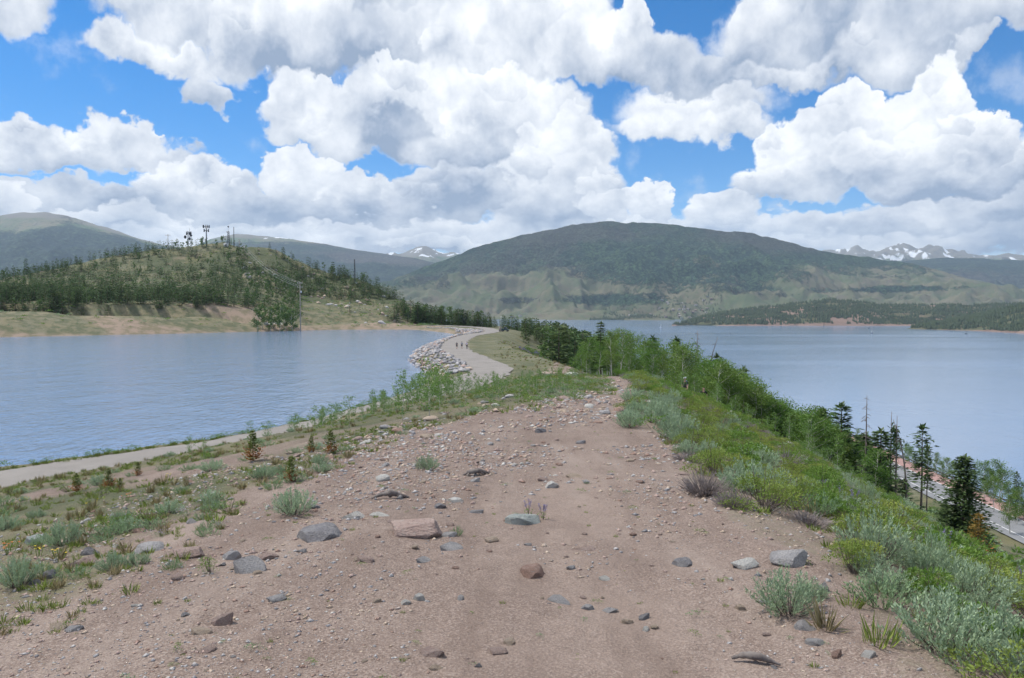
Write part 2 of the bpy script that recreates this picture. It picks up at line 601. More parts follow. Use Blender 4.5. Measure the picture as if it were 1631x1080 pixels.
HPX = np.array([-400, -200, 0, 120, 240, 350, 430, 500, 560, 600, 640, 700, 760], float) - 815.5
HY0 = np.array([285, 290, 300, 318, 335, 358, 378, 393, 398, 402, 405, 432, 450], float)
HZM = np.array([2, 2.5, 3, 3.5, 4, 4, 2.5, -1, -3, -4, -6, -9, -13], float)
HYC = np.array([520, 520, 540, 580, 600, 600, 590, 570, 540, 520, 500, 480, 480], float)
HZC = np.array([8, 14, 19, 34, 45, 51, 47, 33, 24, 16, 6, -8, -14], float)


def tab(x, xs, ys):
    return np.interp(x, xs, ys)


_T = np.linspace(0, 400, 801)
_GS = np.interp(_T, [0, 1, 5, 12, 30, 60, 90, 130, 200, 400], [0.08, 0.36, 0.55, 0.60, 0.46, 0.27, 0.27, 0.34, 0.2, 0.05])
_G = np.concatenate([[0], np.cumsum((_GS[1:] + _GS[:-1]) / 2 * 0.5)])
_LS = np.interp(_T, [0, 3, 12, 25, 400], [0.05, 0.16, 0.2, 0.26, 0.26])
_L = np.concatenate([[0], np.cumsum((_LS[1:] + _LS[:-1]) / 2 * 0.5)])


def edge_right(y):
    return tab(y, [0, 3, 12, 17, 26, 35, 60, 90, 127, 184, 230, 277, 312, 342, 390], [2.0, 2.1, 2.4, 3.0, 4.6, 6.4, 9, 10, 10, 1, -4, -6, 0, 2, -6])


def edge_left(y):
    return tab(y, [0, 12, 26, 40, 70, 115], [-1.2, -1.6, 1.0, 3.0, 4.0, 2.0])


def H(x, y):
    x = np.asarray(x, float); y = np.asarray(y, float)
    zs = tab(y, [-60, 0, 30, 60, 80, 115, 380, 470, 600], [-2.5, 0, -1.8, -3.7, -5.6, -8.4, -8.5, -10.5, -34])
    er, el_ = edge_right(y), edge_left(y)
    wob = 0.35 * fbm(x * 0.05, y * 0.05, 3, 3)
    t = np.clip(x - er, 0, 399)
    far_k = sstep(190, 270, y)
    zr = zs - np.interp(t, _T, _G) * (1 - far_k) - np.interp(t, [0, 5, 12, 30, 60, 120, 200, 400], [0, 1.2, 4.2, 11, 24, 47, 66, 75]) * far_k
    tl = np.clip(el_ - x, 0, 399)
    zl = np.maximum(zs - np.interp(tl, _T, _L), np.minimum(zs, PATH_Z - 0.15))
    z = np.where(x > er, zr, np.where(x < el_, zl, zs))
    z = z + wob * np.clip((t + tl) * 0.15, 0, 1.6) + 0.10 * fbm(x * 0.22, y * 0.22, 3, 11) * np.clip(1.2 - np.abs(y) / 200, 0.2, 1)
    # hill beyond the reservoir
    u = FPX * x / np.maximum(y, 30.0)
    y0, zm, yc, zc = (tab(u, HPX, q) for q in (HY0, HZM, HYC, HZC))
    ym = y0 + 48.0
    yc = yc + 25 * fbm(x * 0.006, y * 0.006, 2, 21)
    f1 = np.clip((y - y0) / (ym - y0), 0, 1)
    f2 = np.clip((y - ym) / (yc - ym), 0, 1)
    hz = np.where(y < y0, -14.0, WATER_Z + (zm - WATER_Z) * f1 ** 0.8)
    hz = np.where(y > ym, zm + (zc - zm) * (f2 ** 1.15 * (1 - 0.22 * np.sin(math.pi * f2))), hz)
    hz = np.where(y > yc, zc - 0.0011 * (y - yc) ** 2 - 0.05 * (y - yc), hz)
    rough_h = np.clip((y - ym) / 30, 0, 1)
    hz = hz + rough_h * (3.2 * fbm(x * 0.02, y * 0.02, 4, 31) + 1.0 * fbm(x * 0.09, y * 0.09, 2, 33))
    hz = np.where(u > -50, -80.0, np.maximum(hz, -80))
    z = np.where((y > 200) & (u < -40), np.maximum(z, hz), z)
    # terraces of the reservoir path and of the highway
    dp = poly_dist(x, y, PATH_PTS)
    near = (y > 5) & (y < 480) & (x < 60)
    k = sstep(9.0, 3.9, dp) * near
    z = z + (PATH_Z - z) * k
    dr = poly_dist(x, y, ROAD_PTS)
    k = sstep(15.0, ROAD_W + 1.2, dr)
    z = z + (ROAD_Z - z) * k
    # basin
    ds = poly_dist(x, y, SHORE, True)
    ds = np.where(in_poly(x, y, SHORE), -ds, ds)
    bank = WATER_Z + np.where(ds > 0, (0.34 + 0.36 * sstep(112, 85, y)) * ds, np.maximum(0.4 * ds, -5.0)) + 0.12 * fbm(x * 0.5, y * 0.5, 2, 41)
    z = np.where(ds < 30, smin(z, np.where(ds > 14, 1e3, bank), 0.15), z)
    # small relief of the trodden ground close by
    r = np.hypot(x, y)
    z = z + np.clip(1.3 - r / 60, 0, 1) * (0.042 * fbm(x * 1.3, y * 1.3, 3, 51) + 0.014 * fbm(x * 6, y * 6, 2, 53))
    z = z - 0.18 * sstep(PATH_W + 0.6, PATH_W - 0.3, dp) * near - 0.25 * sstep(ROAD_W + 0.9, ROAD_W, dr)
    return np.maximum(z, -75.0)


GRID = {}


def Hg(x, y):
    """height of the ground sheet itself (interpolated between its vertices)"""
    x = np.asarray(x, float); y = np.asarray(y, float)
    if not GRID:
        return H(x, y)
    a = np.degrees(np.arctan2(x, y)); r = np.hypot(x, y)
    ca = np.clip((a + 46) / 92 * 519, 0, 518.999) + GRID['c0']
    cr = np.clip(np.log(np.maximum(r, 0.9) / 0.9) / math.log(1500.0 / 0.9) * 389, 0, 388.999) + 1
    i, j = cr.astype(int), ca.astype(int)
    fi, fj = cr - i, ca - j
    z = GRID['z']
    return (z[i, j] * (1 - fj) + z[i, j + 1] * fj) * (1 - fi) + (z[i + 1, j] * (1 - fj) + z[i + 1, j + 1] * fj) * fi


def Hs(x, y):
    return float(Hg(np.array([x]), np.array([y]))[0])


def to_px(x, y, z):
    return 815.5 + FPX * x / y, HOR - FPX * (z - CAMZ) / y


def ground_at(px, py, y0=2.0, y1=700.0):
    """first ground point seen in the direction of a photograph pixel"""
    ys = np.geomspace(y0, y1, 900)
    xs = (px - 815.5) / FPX * ys
    zr = CAMZ - (py - HOR) / FPX * ys
    d = zr - Hg(xs, ys)
    i = int(np.argmax(d < 0))
    if d[i] >= 0:
        i = int(np.argmin(d))
    return xs[i], ys[i]


def trail_x(y):
    return tab(y, [0, 4, 8, 13, 20, 27, 35, 60], [0.15, 0.25, 0.7, 1.2, 2.6, 4.2, 5.4, 8.0])


# ------------------------------------------------------------------ ground sheet
def ground_masks(x, y, z):
    """R bare earth, G green cover, B pink gravel / rock"""
    dp = poly_dist(x, y, PATH_PTS)
    ds = poly_dist(x, y, SHORE, True)
    er = edge_right(y)
    lb = tab(y, [0, 5, 17, 22, 27, 33, 60], [-3.6, -3.6, -2.8, -0.6, 2.4, 5.8, 9.0])
    n = fbm(x * 0.35, y * 0.35, 4, 61)
    nb = fbm(x * 0.06, y * 0.06, 3, 62)
    bare = sstep(-1.4, 0.9, (x - lb) + 1.7 * n) * sstep(1.2, -0.3, x - er + 0.9 * n)
    bare = bare * sstep(40, 28, y)
    trail = sstep(1.0, 0.5, np.abs(x - tab(y, [20, 26, 35, 60, 80], [2.6, 4.0, 5.4, 8.0, 7.0]))) * (y > 20) * (y < 75)
    bare = np.maximum(bare, trail)
    left = sstep(lb + 1, lb - 3, x) * sstep(120, 90, y)
    patch = sstep(-0.15, 0.30, n + nb * 0.5) * left * (0.35 + 0.6 * sstep(30, 8, y))
    bare = np.maximum(bare, patch)
    track = sstep(1.0, 0.4, np.abs(poly_dist(x, y, [(6, 110), (9, 135), (12, 165), (6, 210)]) - 1.2)) * 0.7
    bare = np.maximum(bare, track)
    green = np.clip(0.55 + 0.6 * nb + 0.3 * n, 0, 1)
    meadow = sstep(230, 290, y) * (x < -30) * sstep(50, 42, ds)
    pink = meadow * sstep(0.05, 0.45, fbm(x * 0.02, y * 0.05, 3, 63) + sstep(16, 4, ds) * 0.35)
    pink = np.maximum(pink, sstep(6, 1, ds) * 0.8 * (y > 60))
    hillrock = sstep(0.25, 0.6, fbm(x * 0.06, y * 0.06, 3, 64)) * (z > 3) * (y > 300) * 0.6
    green = np.where(meadow > 0.5, green * 0.5, green)
    green = np.where((y > 330) & (z > 4), np.clip(0.97 + 0.5 * nb + 0.25 * n, 0.6, 1.3), np.minimum(green, 0.86))
    slope_r = sstep(0.5, 3, x - er) * sstep(70, 50, y)
    green = np.where((y > 80) & (y < 320) & (x > -12), np.clip(green + 0.3, 0, 0.86), green)
    slope_n = sstep(-0.7, 0.1, x - er) * sstep(70, 50, y)
    green = green * (1 - 0.6 * slope_n)
    bare = np.maximum(bare, slope_n * 0.62)
    lane = np.exp(-((x - trail_x(y)) / (0.75 + 0.015 * y) + 0.5 * fbm(x * 0.5, y * 0.3, 2, 66)) ** 2) * sstep(60, 40, y) * (y > 0)
    return np.stack([bare, green, np.maximum(pink, hillrock), lane], -1)


def mat_ground():
    m, b = new_mat('earth_and_grass')
    at = b.node('ShaderNodeAttribute', attribute_name='cover')
    R, G, Bc = b.sep(at.outputs['Color'])
    pos = b.node('ShaderNodeNewGeometry').outputs['Position']
    n1 = b.noise(pos, 1.1, 5.0, 0.6)
    n2 = b.noise(pos, 9.0, 5.0, 0.65)
    n3 = b.noise(pos, 60.0, 3.0, 0.6)
    n0 = b.noise(pos, 0.22, 6.0, 0.68)
    v = b.voro(pos, 105.0, out='Color')
    vs = b.sep(v)[0]
    dirt = b.mix(b.mapr(n1, 0.3, 0.7), (0.235, 0.175, 0.143), (0.330, 0.256, 0.213))
    dirt = b.mix(b.mapr(n2, 0.35, 0.75), dirt, (0.18, 0.130, 0.105))
    dirt = b.mix(b.mapr(n3, 0.5, 0.68, 0, 0.75), dirt, (0.42, 0.335, 0.285))
    dirt = b.mix(b.mapr(n3, 0.5, 0.32, 0, 0.7), dirt, (0.14, 0.102, 0.085))
    dirt = b.mix(b.mapr(vs, 0.80, 0.95, 0, 0.45), dirt, (0.46, 0.39, 0.34))
    dirt = b.mix(b.mapr(vs, 0.16, 0.04, 0, 0.5), dirt, (0.15, 0.12, 0.11))
    lane = at.outputs['Alpha']
    dirt = b.mix(b.m('MULTIPLY', lane, b.mapr(n1, 0.35, 0.6, 0.1, 0.55)), dirt, b.mix(n2, (0.30, 0.23, 0.188), (0.36, 0.285, 0.24)))
    dirt = b.mix(b.mapr(b.noise(pos, 0.45, 5.0, 0.6), 0.50, 0.66, 0, 0.45), dirt, (0.20, 0.15, 0.125))
    wash = b.noise(b.v('MULTIPLY', pos, (1.5, 0.22, 1.0)), 1.0, 4.0, 0.6)          # rain-washed and trodden streaks along the trail
    dirt = b.mix(b.mapr(wash, 0.52, 0.66, 0, 0.5), dirt, b.mix(n3, (0.30, 0.235, 0.195), (0.44, 0.36, 0.31)))
    dirt = b.mix(b.mapr(wash, 0.46, 0.34, 0, 0.5), dirt, b.mix(n3, (0.13, 0.095, 0.078), (0.25, 0.185, 0.15)))
    soil = b.mix(n2, (0.13, 0.10, 0.07), (0.22, 0.17, 0.12))
    dry = b.mix(n2, (0.19, 0.17, 0.10), (0.28, 0.25, 0.155))
    grn = b.mix(n2, (0.085, 0.105, 0.04), (0.16, 0.165, 0.07))
    sage = b.mix(n1, (0.13, 0.15, 0.10), (0.20, 0.205, 0.135))
    veg = b.mix(b.mapr(G, 0.2, 0.8), dry, grn)
    veg = b.mix(b.mapr(b.noise(pos, 0.09, 4.0, 0.65), 0.42, 0.62), veg, sage)
    veg = b.mix(b.mapr(n2, 0.46, 0.60, 0, 0.85), veg, soil)
    veg = b.mix(b.mapr(n3, 0.45, 0.62, 0, 0.6), veg, b.mix(n1, (0.10, 0.10, 0.05), (0.30, 0.25, 0.17)))
    veg = b.mix(b.mapr(G, 0.88, 1.05), veg, b.mix(n1, (0.055, 0.070, 0.036), (0.105, 0.115, 0.062)))
    veg = b.mix(b.mapr(n0, 0.44, 0.57, 0, 0.85), veg, b.mix(n1, (0.070, 0.085, 0.045), (0.12, 0.13, 0.075)))
    pink = b.mix(n2, (0.26, 0.185, 0.14), (0.32, 0.26, 0.20))
    pink = b.mix(b.mapr(n0, 0.44, 0.58, 0, 0.8), pink, b.mix(n1, (0.12, 0.12, 0.06), (0.20, 0.17, 0.115)))
    col = b.mix(b.mapr(b.m('ADD', Bc, b.m('MULTIPLY_ADD', n2, 0.8, -0.4)), 0.3, 0.8), veg, pink)
    col = b.mix(b.mapr(b.m('ADD', R, b.m('MULTIPLY_ADD', n2, 0.7, -0.35)), 0.3, 0.75), col, dirt)
    h = b.m('ADD', b.m('MULTIPLY', n2, 0.6), b.m('MULTIPLY', n3, 0.35))
    h = b.m('ADD', h, b.m('MULTIPLY', vs, 0.25))
    finish(b, principled(b, col, 0.92, h, spec=0.15, bump_strength=0.9, bump_dist=0.04))
    return m


def build_ground():
    az = np.radians(np.concatenate([np.linspace(-180, -46, 18)[:-1], np.linspace(-46, 46, 520), np.linspace(46, 180, 18)[1:]]))
    rr = np.concatenate([[0.35], np.geomspace(0.9, 1500.0, 390)])
    A, R_ = np.meshgrid(az, rr)
    x, y = R_ * np.sin(A), R_ * np.cos(A)
    z = H(x, y)
    GRID['z'], GRID['c0'] = z, 17
    V = np.stack([x, y, z], -1).reshape(-1, 3)
    nr, nc = x.shape
    Q = grid_quads(nr, nc)[:, ::-1]
    me = mesh_data('ground', V, None, Q, [mat_ground()], smooth=True, attrs={'cover': ground_masks(x.ravel(), y.ravel(), z.ravel())})
    tag(add('ground', me), kind='structure')


build_ground()


# ------------------------------------------------------------------ water
def mat_water(name, deep, rip, amount, rough, streak=0.0):
    m, b = new_mat(name)
    pos = b.node('ShaderNodeNewGeometry').outputs['Position']
    st = b.v('MULTIPLY', pos, (1.0, 0.55, 1.0))
    n1 = b.noise(st, rip, 3.0, 0.6)
    n2 = b.noise(st, rip * 0.17, 2.0, 0.5)
    lake = b.noise(b.v('MULTIPLY', pos, (0.0016, 0.007, 0.0)), 1.0, 3.0, 0.55)       # calmer and rougher lanes of wind
    h = b.m('MULTIPLY_ADD', n2, 1.6, n1)
    p = b.node('ShaderNodeBsdfPrincipled')
    b.put(p.inputs['Base Color'], deep + (1.0,))
    b.put(p.inputs['Roughness'], b.mapr(lake, 0.35, 0.65, rough, rough + streak))
    b.put(p.inputs['IOR'], 1.33)
    b.put(p.inputs['Specular IOR Level'], 0.5)
    bn = b.node('ShaderNodeBump')
    b.put(bn.inputs['Strength'], b.mapr(lake, 0.35, 0.65, amount, amount * (1 - 0.5 * (streak > 0))))
    b.put(bn.inputs['Distance'], 0.25)
    b.put(bn.inputs['Height'], h)
    b.put(p.inputs['Normal'], bn.outputs[0])
    finish(b, p.outputs[0])
    return m


def build_water():
    # reservoir: the shore line pushed a little under the bank
    c = SHORE
    tn = np.roll(c, -1, 0) - np.roll(c, 1, 0)
    tn /= np.linalg.norm(tn, axis=1, keepdims=True)
    nrm = np.stack([tn[:, 1], -tn[:, 0]], -1)
    test = c + nrm * 1.0
    if in_poly(test[:, 0], test[:, 1], c).mean() > 0.5:
        nrm = -nrm
    ring = c + nrm * 2.5
    bm = bmesh.new()
    vs = [bm.verts.new((p[0], p[1], WATER_Z)) for p in ring]
    f = bm.faces.new(vs)
    f.normal_update()
    if f.normal.z < 0:
        f.normal_flip()
    bmesh.ops.triangulate(bm, faces=[f])
    me = bpy.data.meshes.new('reservoir_water')
    bm.to_mesh(me); bm.free()
    me.materials.append(mat_water('reservoir_water', (0.15, 0.225, 0.345), 1.1, 1.0, 0.10))
    tag(add('reservoir_water', me), kind='structure')
    xs = np.array([-6000, 60, 400, 1200, 3000, 9000.0]); ys = np.array([40, 200, 600, 1500, 3000, 6000.0])
    X, Y = np.meshgrid(xs, ys)
    V = np.stack([X, Y, np.full_like(X, LAKE_Z)], -1)
    me = mesh_data('lake_water', V, None, grid_quads(6, 6), [mat_water('lake_water', (0.18, 0.255, 0.37), 0.5, 0.45, 0.10, 0.08)])
    tag(add('lake_water', me), kind='structure')


build_water()


# ------------------------------------------------------------------ path round the reservoir, highway
def strip(name, pts, offs, zf, mats, mat_of=None, crown=0.0, jag=0.0):
    """a sheet along a polyline; offs: lateral offsets (left negative)"""
    P = np.asarray(pts)
    tn = np.gradient(P, axis=0); tn /= np.linalg.norm(tn, axis=1, keepdims=True)
    nr = np.stack([tn[:, 1], -tn[:, 0]], -1)
    offs = np.asarray(offs, float)
    X = P[:, None, 0] + nr[:, None, 0] * offs[None]
    Y = P[:, None, 1] + nr[:, None, 1] * offs[None]
    if jag:
        e = np.ones(len(offs)); e[1:-1] = 0
        X = X + nr[:, None, 0] * e[None] * jag * fbm(X * 0.35, Y * 0.35, 3, 73)
        Y = Y + nr[:, None, 1] * e[None] * jag * fbm(X * 0.35, Y * 0.35, 3, 73)
    Z = zf(X, Y) - crown * np.abs(offs)[None] ** 2
    Q = grid_quads(len(P), len(offs))
    return mesh_data(name, np.stack([X, Y, Z], -1), None, Q, mats, smooth=True, quad_mat=None if mat_of is None else np.tile(mat_of, len(P) - 1))


def mat_gravel(name, a, c, scale):
    m, b = new_mat(name)
    pos = b.node('ShaderNodeNewGeometry').outputs['Position']
    n1 = b.noise(pos, 0.35, 4.0, 0.6); n2 = b.noise(pos, scale, 4.0, 0.7)
    col = b.mix(b.mapr(n1, 0.3, 0.7), a, c)
    col = b.mix(b.mapr(n2, 0.3, 0.7, 0, 0.45), col, tuple(v * 0.65 for v in a))
    finish(b, principled(b, col, 0.9, n2, spec=0.2, bump_strength=0.4))
    return m


def build_roads():
    pp = smooth_line(PATH_PTS, 7)
    off = np.array([-3.4, -2.2, -1.1, 0, 1.1, 2.2, 3.4])
    wob = lambda X, Y: PATH_Z + 0.05 + 0.04 * fbm(X * 0.3, Y * 0.3, 2, 71)
    me = strip('reservoir_path', pp, off, wob, [mat_gravel('path_gravel', (0.24, 0.22, 0.20), (0.32, 0.295, 0.27), 14.0)], crown=0.006, jag=0.9)
    tag(add('reservoir_path', me), kind='structure')
    rp = smooth_line(ROAD_PTS, 4)
    flat = lambda dz: (lambda X, Y: np.full(X.shape, ROAD_Z + dz))
    road = add('highway', strip('highway', rp, np.linspace(-ROAD_W, ROAD_W - 4.0, 7), flat(0.03), [mat_gravel('asphalt', (0.22, 0.225, 0.235), (0.28, 0.285, 0.295), 6.0)]))
    tag(road, kind='structure')
    add('shoulder', strip('shoulder', rp, np.linspace(ROAD_W - 4.0, ROAD_W + 0.6, 4), flat(0.034), [mat_gravel('pink_shoulder', (0.38, 0.235, 0.215), (0.45, 0.30, 0.275), 5.0)]), road)
    paint = plain('road_paint', (0.75, 0.75, 0.74), 0.6)
    add('edge_line', strip('edge_line', rp, [ROAD_W - 4.28, ROAD_W - 4.04], flat(0.04), [paint]), road)
    add('edge_line', strip('edge_line', rp, [-ROAD_W + 2.2, -ROAD_W + 2.4], flat(0.04), [paint]), road)
    return rp


ROAD_LINE = build_roads()

# ------------------------------------------------------------------ mountains and far shores
def mat_mountain(name, forest_a, forest_b, dead, meadow_a, meadow_b, rock, fs):
    m, b = new_mat(name)
    at = b.node('ShaderNodeAttribute', attribute_name='cover')
    F, D, R_ = b.sep(at.outputs['Color'])
    pos = b.node('ShaderNodeNewGeometry').outputs['Position']
    n1 = b.noise(pos, 0.0045 * fs, 5.0, 0.62)
    n2 = b.noise(pos, 0.013 * fs, 5.0, 0.68)
    n3 = b.noise(pos, 0.055 * fs, 3.0, 0.7)
    forest = b.mix(b.mapr(b.m('ADD', b.m('MULTIPLY', n2, 0.5), b.m('MULTIPLY', n1, 0.5)), 0.42, 0.56), forest_a, forest_b)
    forest = b.mix(b.mapr(n3, 0.42, 0.62), tuple(v * 0.40 for v in forest_a), forest)
    forest = b.mix(b.mapr(n3, 0.60, 0.72, 0, 0.55), forest, tuple(v * 1.9 for v in forest_b))
    dm = b.m('MULTIPLY', b.mapr(b.m('ADD', D, b.m('MULTIPLY_ADD', n2, 1.6, -0.8)), 0.35, 0.8), 0.55)
    forest = b.mix(dm, forest, b.mix(b.mapr(n3, 0.4, 0.65), tuple(v * 0.4 for v in dead), dead))
    mead = b.mix(b.mapr(n1, 0.40, 0.60), meadow_a, meadow_b)
    mead = b.mix(b.mapr(n2, 0.50, 0.66, 0, 0.6), mead, tuple(v * 0.8 for v in rock))
    mead = b.mix(b.mapr(n3, 0.54, 0.66, 0, 0.75), mead, forest_b)
    fm = b.mapr(b.m('ADD', F, b.m('ADD', b.m('MULTIPLY_ADD', n2, 1.5, -0.75), b.m('MULTIPLY_ADD', n3, 1.1, -0.55))), 0.42, 0.60)
    col = b.mix(fm, mead, forest)
    rk = b.mix(n2, rock, tuple(v * 0.6 for v in rock))
    col = b.mix(b.mapr(b.m('ADD', R_, b.m('MULTIPLY_ADD', n2, 0.8, -0.4)), 0.35, 0.7), col, rk)
    snow = b.mapr(at.outputs['Alpha'], 0.45, 0.6)
    col = b.mix(snow, col, (0.8, 0.82, 0.85))
    h = b.m('MULTIPLY', b.m('ADD', n3, n2), b.mapr(fm, 0, 1, 0.15, 1.0))
    finish(b, principled(b, col, 0.95, h, spec=0.05, bump_strength=0.9, bump_dist=9.0 / fs))
    return m


def mountain(name, px0, px1, nc, crest, depth_c, depth_b, z_base, power, relief, rscale, seed, mat, cover, ns=120, back=0.35, crest_noise=1.0, ground_z=None):
    """a massif: crest line given by its apparent height, real depth from foot to crest and down the far side"""
    px = np.linspace(px0, px1, nc)
    s = np.concatenate([np.linspace(0, 1, ns), 1 + np.linspace(0, back, 16)[1:]])
    cp = np.array(crest, float)
    yc_px = np.interp(px, cp[:, 0], cp[:, 1])
    k = np.ones(7) / 7
    yc_px = np.convolve(np.pad(yc_px, 3, mode='edge'), k, 'valid') * 0.75 + yc_px * 0.25
    dc = np.interp(px, depth_c[0], depth_c[1]); db = np.interp(px, depth_b[0], depth_b[1])
    u = (px - 815.5) / FPX
    S, U = np.meshgrid(s, u, indexing='ij')
    DC, DB = dc[None], db[None]
    Y = DB + (DC - DB) * S
    X = U * Y
    zc = CAMZ + (HOR - yc_px)[None] / FPX * DC
    rn = ridged(X / rscale, Y / rscale, 5, seed) - 0.5
    fn = fbm(X / rscale * 2.2, Y / rscale * 2.2, 4, seed + 9)
    sc = np.clip(S, 0, 1)
    env = np.clip(np.sin(math.pi * np.clip(sc, 0, 1) ** 0.8), 0, 1)
    Z = z_base + (zc - z_base) * np.clip(sc, 0, 1) ** power
    Z = Z + relief * env * (rn * 1.3 + 0.5 * fn)
    Z = Z + crest_noise * 0.06 * relief * fbm(X / rscale * 6, Y / rscale * 6, 3, seed + 4) * sc ** 2
    over = np.clip(S - 1, 0, None)
    Z = np.where(S > 1, Z - (zc - z_base) * (over * 0.5 + over ** 2 * 1.2), Z)
    cov = cover(X, Y, Z, S, (np.broadcast_to(px[None], S.shape)), (Z - z_base) / np.maximum(zc - z_base, 1), rn)
    V = np.stack([X, Y, Z], -1)
    me = mesh_data(name, V.reshape(-1, 3), None, grid_quads(*S.shape), [mat], smooth=True, attrs={'cover': cov.reshape(-1, 4)})
    o = add(name, me)
    tag(o, kind='structure')
    return V, S


def blobs(px, t, items):
    r = np.zeros(px.shape)
    for (a, c, ra, rc, k) in items:
        r = r + k * np.exp(-((px - a) / ra) ** 2 - ((t - c) / rc) ** 2)
    return r


def apparent(X, Y, Z):
    return HOR - FPX * (Z - CAMZ) / Y


def cover_big(X, Y, Z, S, px, hf, rn):
    v = apparent(X, Y, Z)
    n = fbm(X / 420, Y / 420, 5, 201)
    n2 = fbm(X / 900, Y / 900, 3, 205)
    line = np.interp(px, [600, 700, 800, 900, 1000, 1100, 1200, 1300, 1450, 1631], [470, 462, 440, 452, 460, 466, 458, 446, 442, 446])
    F = 0.5 + (line - v) / 62 + n * 0.42 - rn * 0.75
    F = F + 0.34 * blobs(px, v, [(1120, 410, 60, 14, -1.6), (1090, 385, 30, 8, -.7), (790, 440, 60, 8, -1.5), (900, 455, 80, 14, -1.2), (930, 478, 70, 7, 3.0), (820, 478, 40, 6, 2.4), (1010, 478, 60, 9, 2.2),
                                  (1075, 486, 50, 6, .8), (1380, 462, 120, 4, 2.0), (1500, 458, 120, 4, 1.8), (1460, 448, 130, 5, -1.8), (1420, 430, 90, 8, -1.2), (1580, 462, 60, 6, -1.5), (1180, 460, 50, 5, 2.0), (1250, 470, 70, 4, 1.8), (1010, 446, 40, 6, .6)])
    D = np.clip(0.35 + n2 * 1.1 + blobs(px, v, [(1200, 390, 160, 26, .5), (960, 380, 120, 18, .3), (1090, 400, 60, 40, -.5), (1400, 420, 120, 14, -.8)]), 0, 1)
    R_ = np.clip(blobs(px, v, [(905, 440, 40, 10, .5), (1000, 468, 40, 5, .25)]) + 0.25 * (n > 0.45), 0, 1) * 0.6
    return np.stack([np.clip(F, 0, 1), D, R_, np.zeros_like(F)], -1)


def cover_alpine(tree_v, snow=0.0, seed=0, green=0.0):
    def f(X, Y, Z, S, px, hf, rn):
        v = apparent(X, Y, Z)
        n = fbm(X / 700, Y / 700, 5, 301 + seed)
        n2 = fbm(X / 1500, Y / 1500, 3, 311 + seed)
        tv = np.interp(px, tree_v[0], tree_v[1])
        F = np.clip(0.5 + (v - tv) / 26 + n * 0.85 - 0.5 * rn, 0, 1)
        D = np.clip(0.45 + n2 * 2.2, 0, 1)
        R_ = np.clip(0.5 + (tv - 7 - v) / 12 + 0.7 * n, 0, 1) * (1 - F)
        F = F - green * np.clip(n2 * 2, 0, 1)
        sn = np.clip(0.13 + 1.7 * fbm(X / 120, Y / 260, 4, 321 + seed) - 0.5 * rn, 0, 1) * sstep(2, -8, v - tv) * snow
        return np.stack([np.clip(F, 0, 1), D, R_, sn], -1)
    return f


def build_mountains():
    G1, G2 = (0.028, 0.056, 0.044), (0.072, 0.118, 0.060)
    dead = (0.105, 0.090, 0.090)
    m_big = mat_mountain('mountain_forest', G1, G2, dead, (0.160, 0.148, 0.098), (0.100, 0.122, 0.070), (0.19, 0.155, 0.130), 1.0)
    m_far = mat_mountain('alpine_slopes', (0.028, 0.045, 0.036), (0.065, 0.095, 0.052), (0.165, 0.13, 0.12), (0.20, 0.18, 0.115), (0.105, 0.15, 0.07), (0.26, 0.235, 0.195), 0.6)
    mountain('broad_mountain', 560, 1760, 470,
             [(560, 470), (610, 450), (640, 440), (700, 417), (760, 394), (830, 376), (900, 361), (960, 354), (1040, 356), (1120, 365), (1200, 373), (1260, 386), (1310, 402), (1380, 410), (1450, 420), (1520, 439), (1580, 452), (1631, 461), (1760, 478)],
             ([560, 1000, 1400, 1760], [5600, 6000, 5900, 5200]), ([560, 900, 1130, 1400, 1760], [4200, 3700, 3620, 3900, 4400]), LAKE_Z - 3, 1.75, 200.0, 480.0, 401, m_big, cover_big, ns=130)
    mountain('western_mountain', -420, 420, 260, [(-420, 372), (-200, 352), (-60, 352), (0, 346), (35, 340), (70, 338), (110, 345), (180, 365), (250, 388), (330, 402), (420, 420)],
             ([-420, 420], [8600, 8200]), ([-420, 420], [4300, 5200]), -60, 1.25, 270.0, 1000.0, 431, m_far, cover_alpine(([-420, 0, 110, 250, 420], [366, 356, 358, 396, 430]), 0.0, 0, 0.8))
    mountain('long_ridge', 300, 980, 240, [(300, 398), (335, 382), (380, 373), (430, 377), (520, 389), (570, 399), (620, 406), (660, 411), (720, 425), (800, 445), (980, 470)],
             ([300, 980], [9800, 8800]), ([300, 980], [6500, 6500]), -40, 1.1, 170.0, 1200.0, 451, m_far, cover_alpine(([300, 420, 520, 980], [386, 388, 392, 440]), 0.75, 40))
    mountain('snowy_peak', 560, 860, 160, [(560, 420), (600, 408), (625, 403), (640, 405), (655, 397), (672, 391), (690, 396), (705, 403), (720, 402), (760, 412), (860, 430)],
             ([560, 860], [12200, 12200]), ([560, 860], [9900, 9900]), 200, 1.0, 170.0, 900.0, 461, m_far, cover_alpine(([560, 860], [418, 418]), 0.95, 60), crest_noise=2)
    mountain('eastern_range', 1240, 1900, 300, [(1240, 412), (1300, 405), (1320, 399), (1340, 401), (1362, 390), (1385, 402), (1402, 401), (1420, 393), (1436, 389), (1460, 398), (1484, 392), (1520, 401), (1560, 408), (1590, 405), (1640, 408), (1700, 406), (1800, 415), (1900, 420)],
             ([1240, 1900], [12300, 11800]), ([1240, 1900], [9600, 9400]), 120, 1.0, 270.0, 800.0, 471, m_far, cover_alpine(([1240, 1900], [420, 420]), 0.82, 80), crest_noise=4)
    mountain('blue_ridge', 1380, 1900, 160, [(1380, 424), (1440, 416), (1500, 411), (1560, 412), (1631, 416), (1700, 420), (1900, 440)],
             ([1380, 1900], [8900, 8600]), ([1380, 1900], [6200, 6200]), -40, 1.1, 170.0, 1000.0, 481, m_far, cover_alpine(([1380, 1900], [380, 380]), 0.0, 90))


build_mountains()


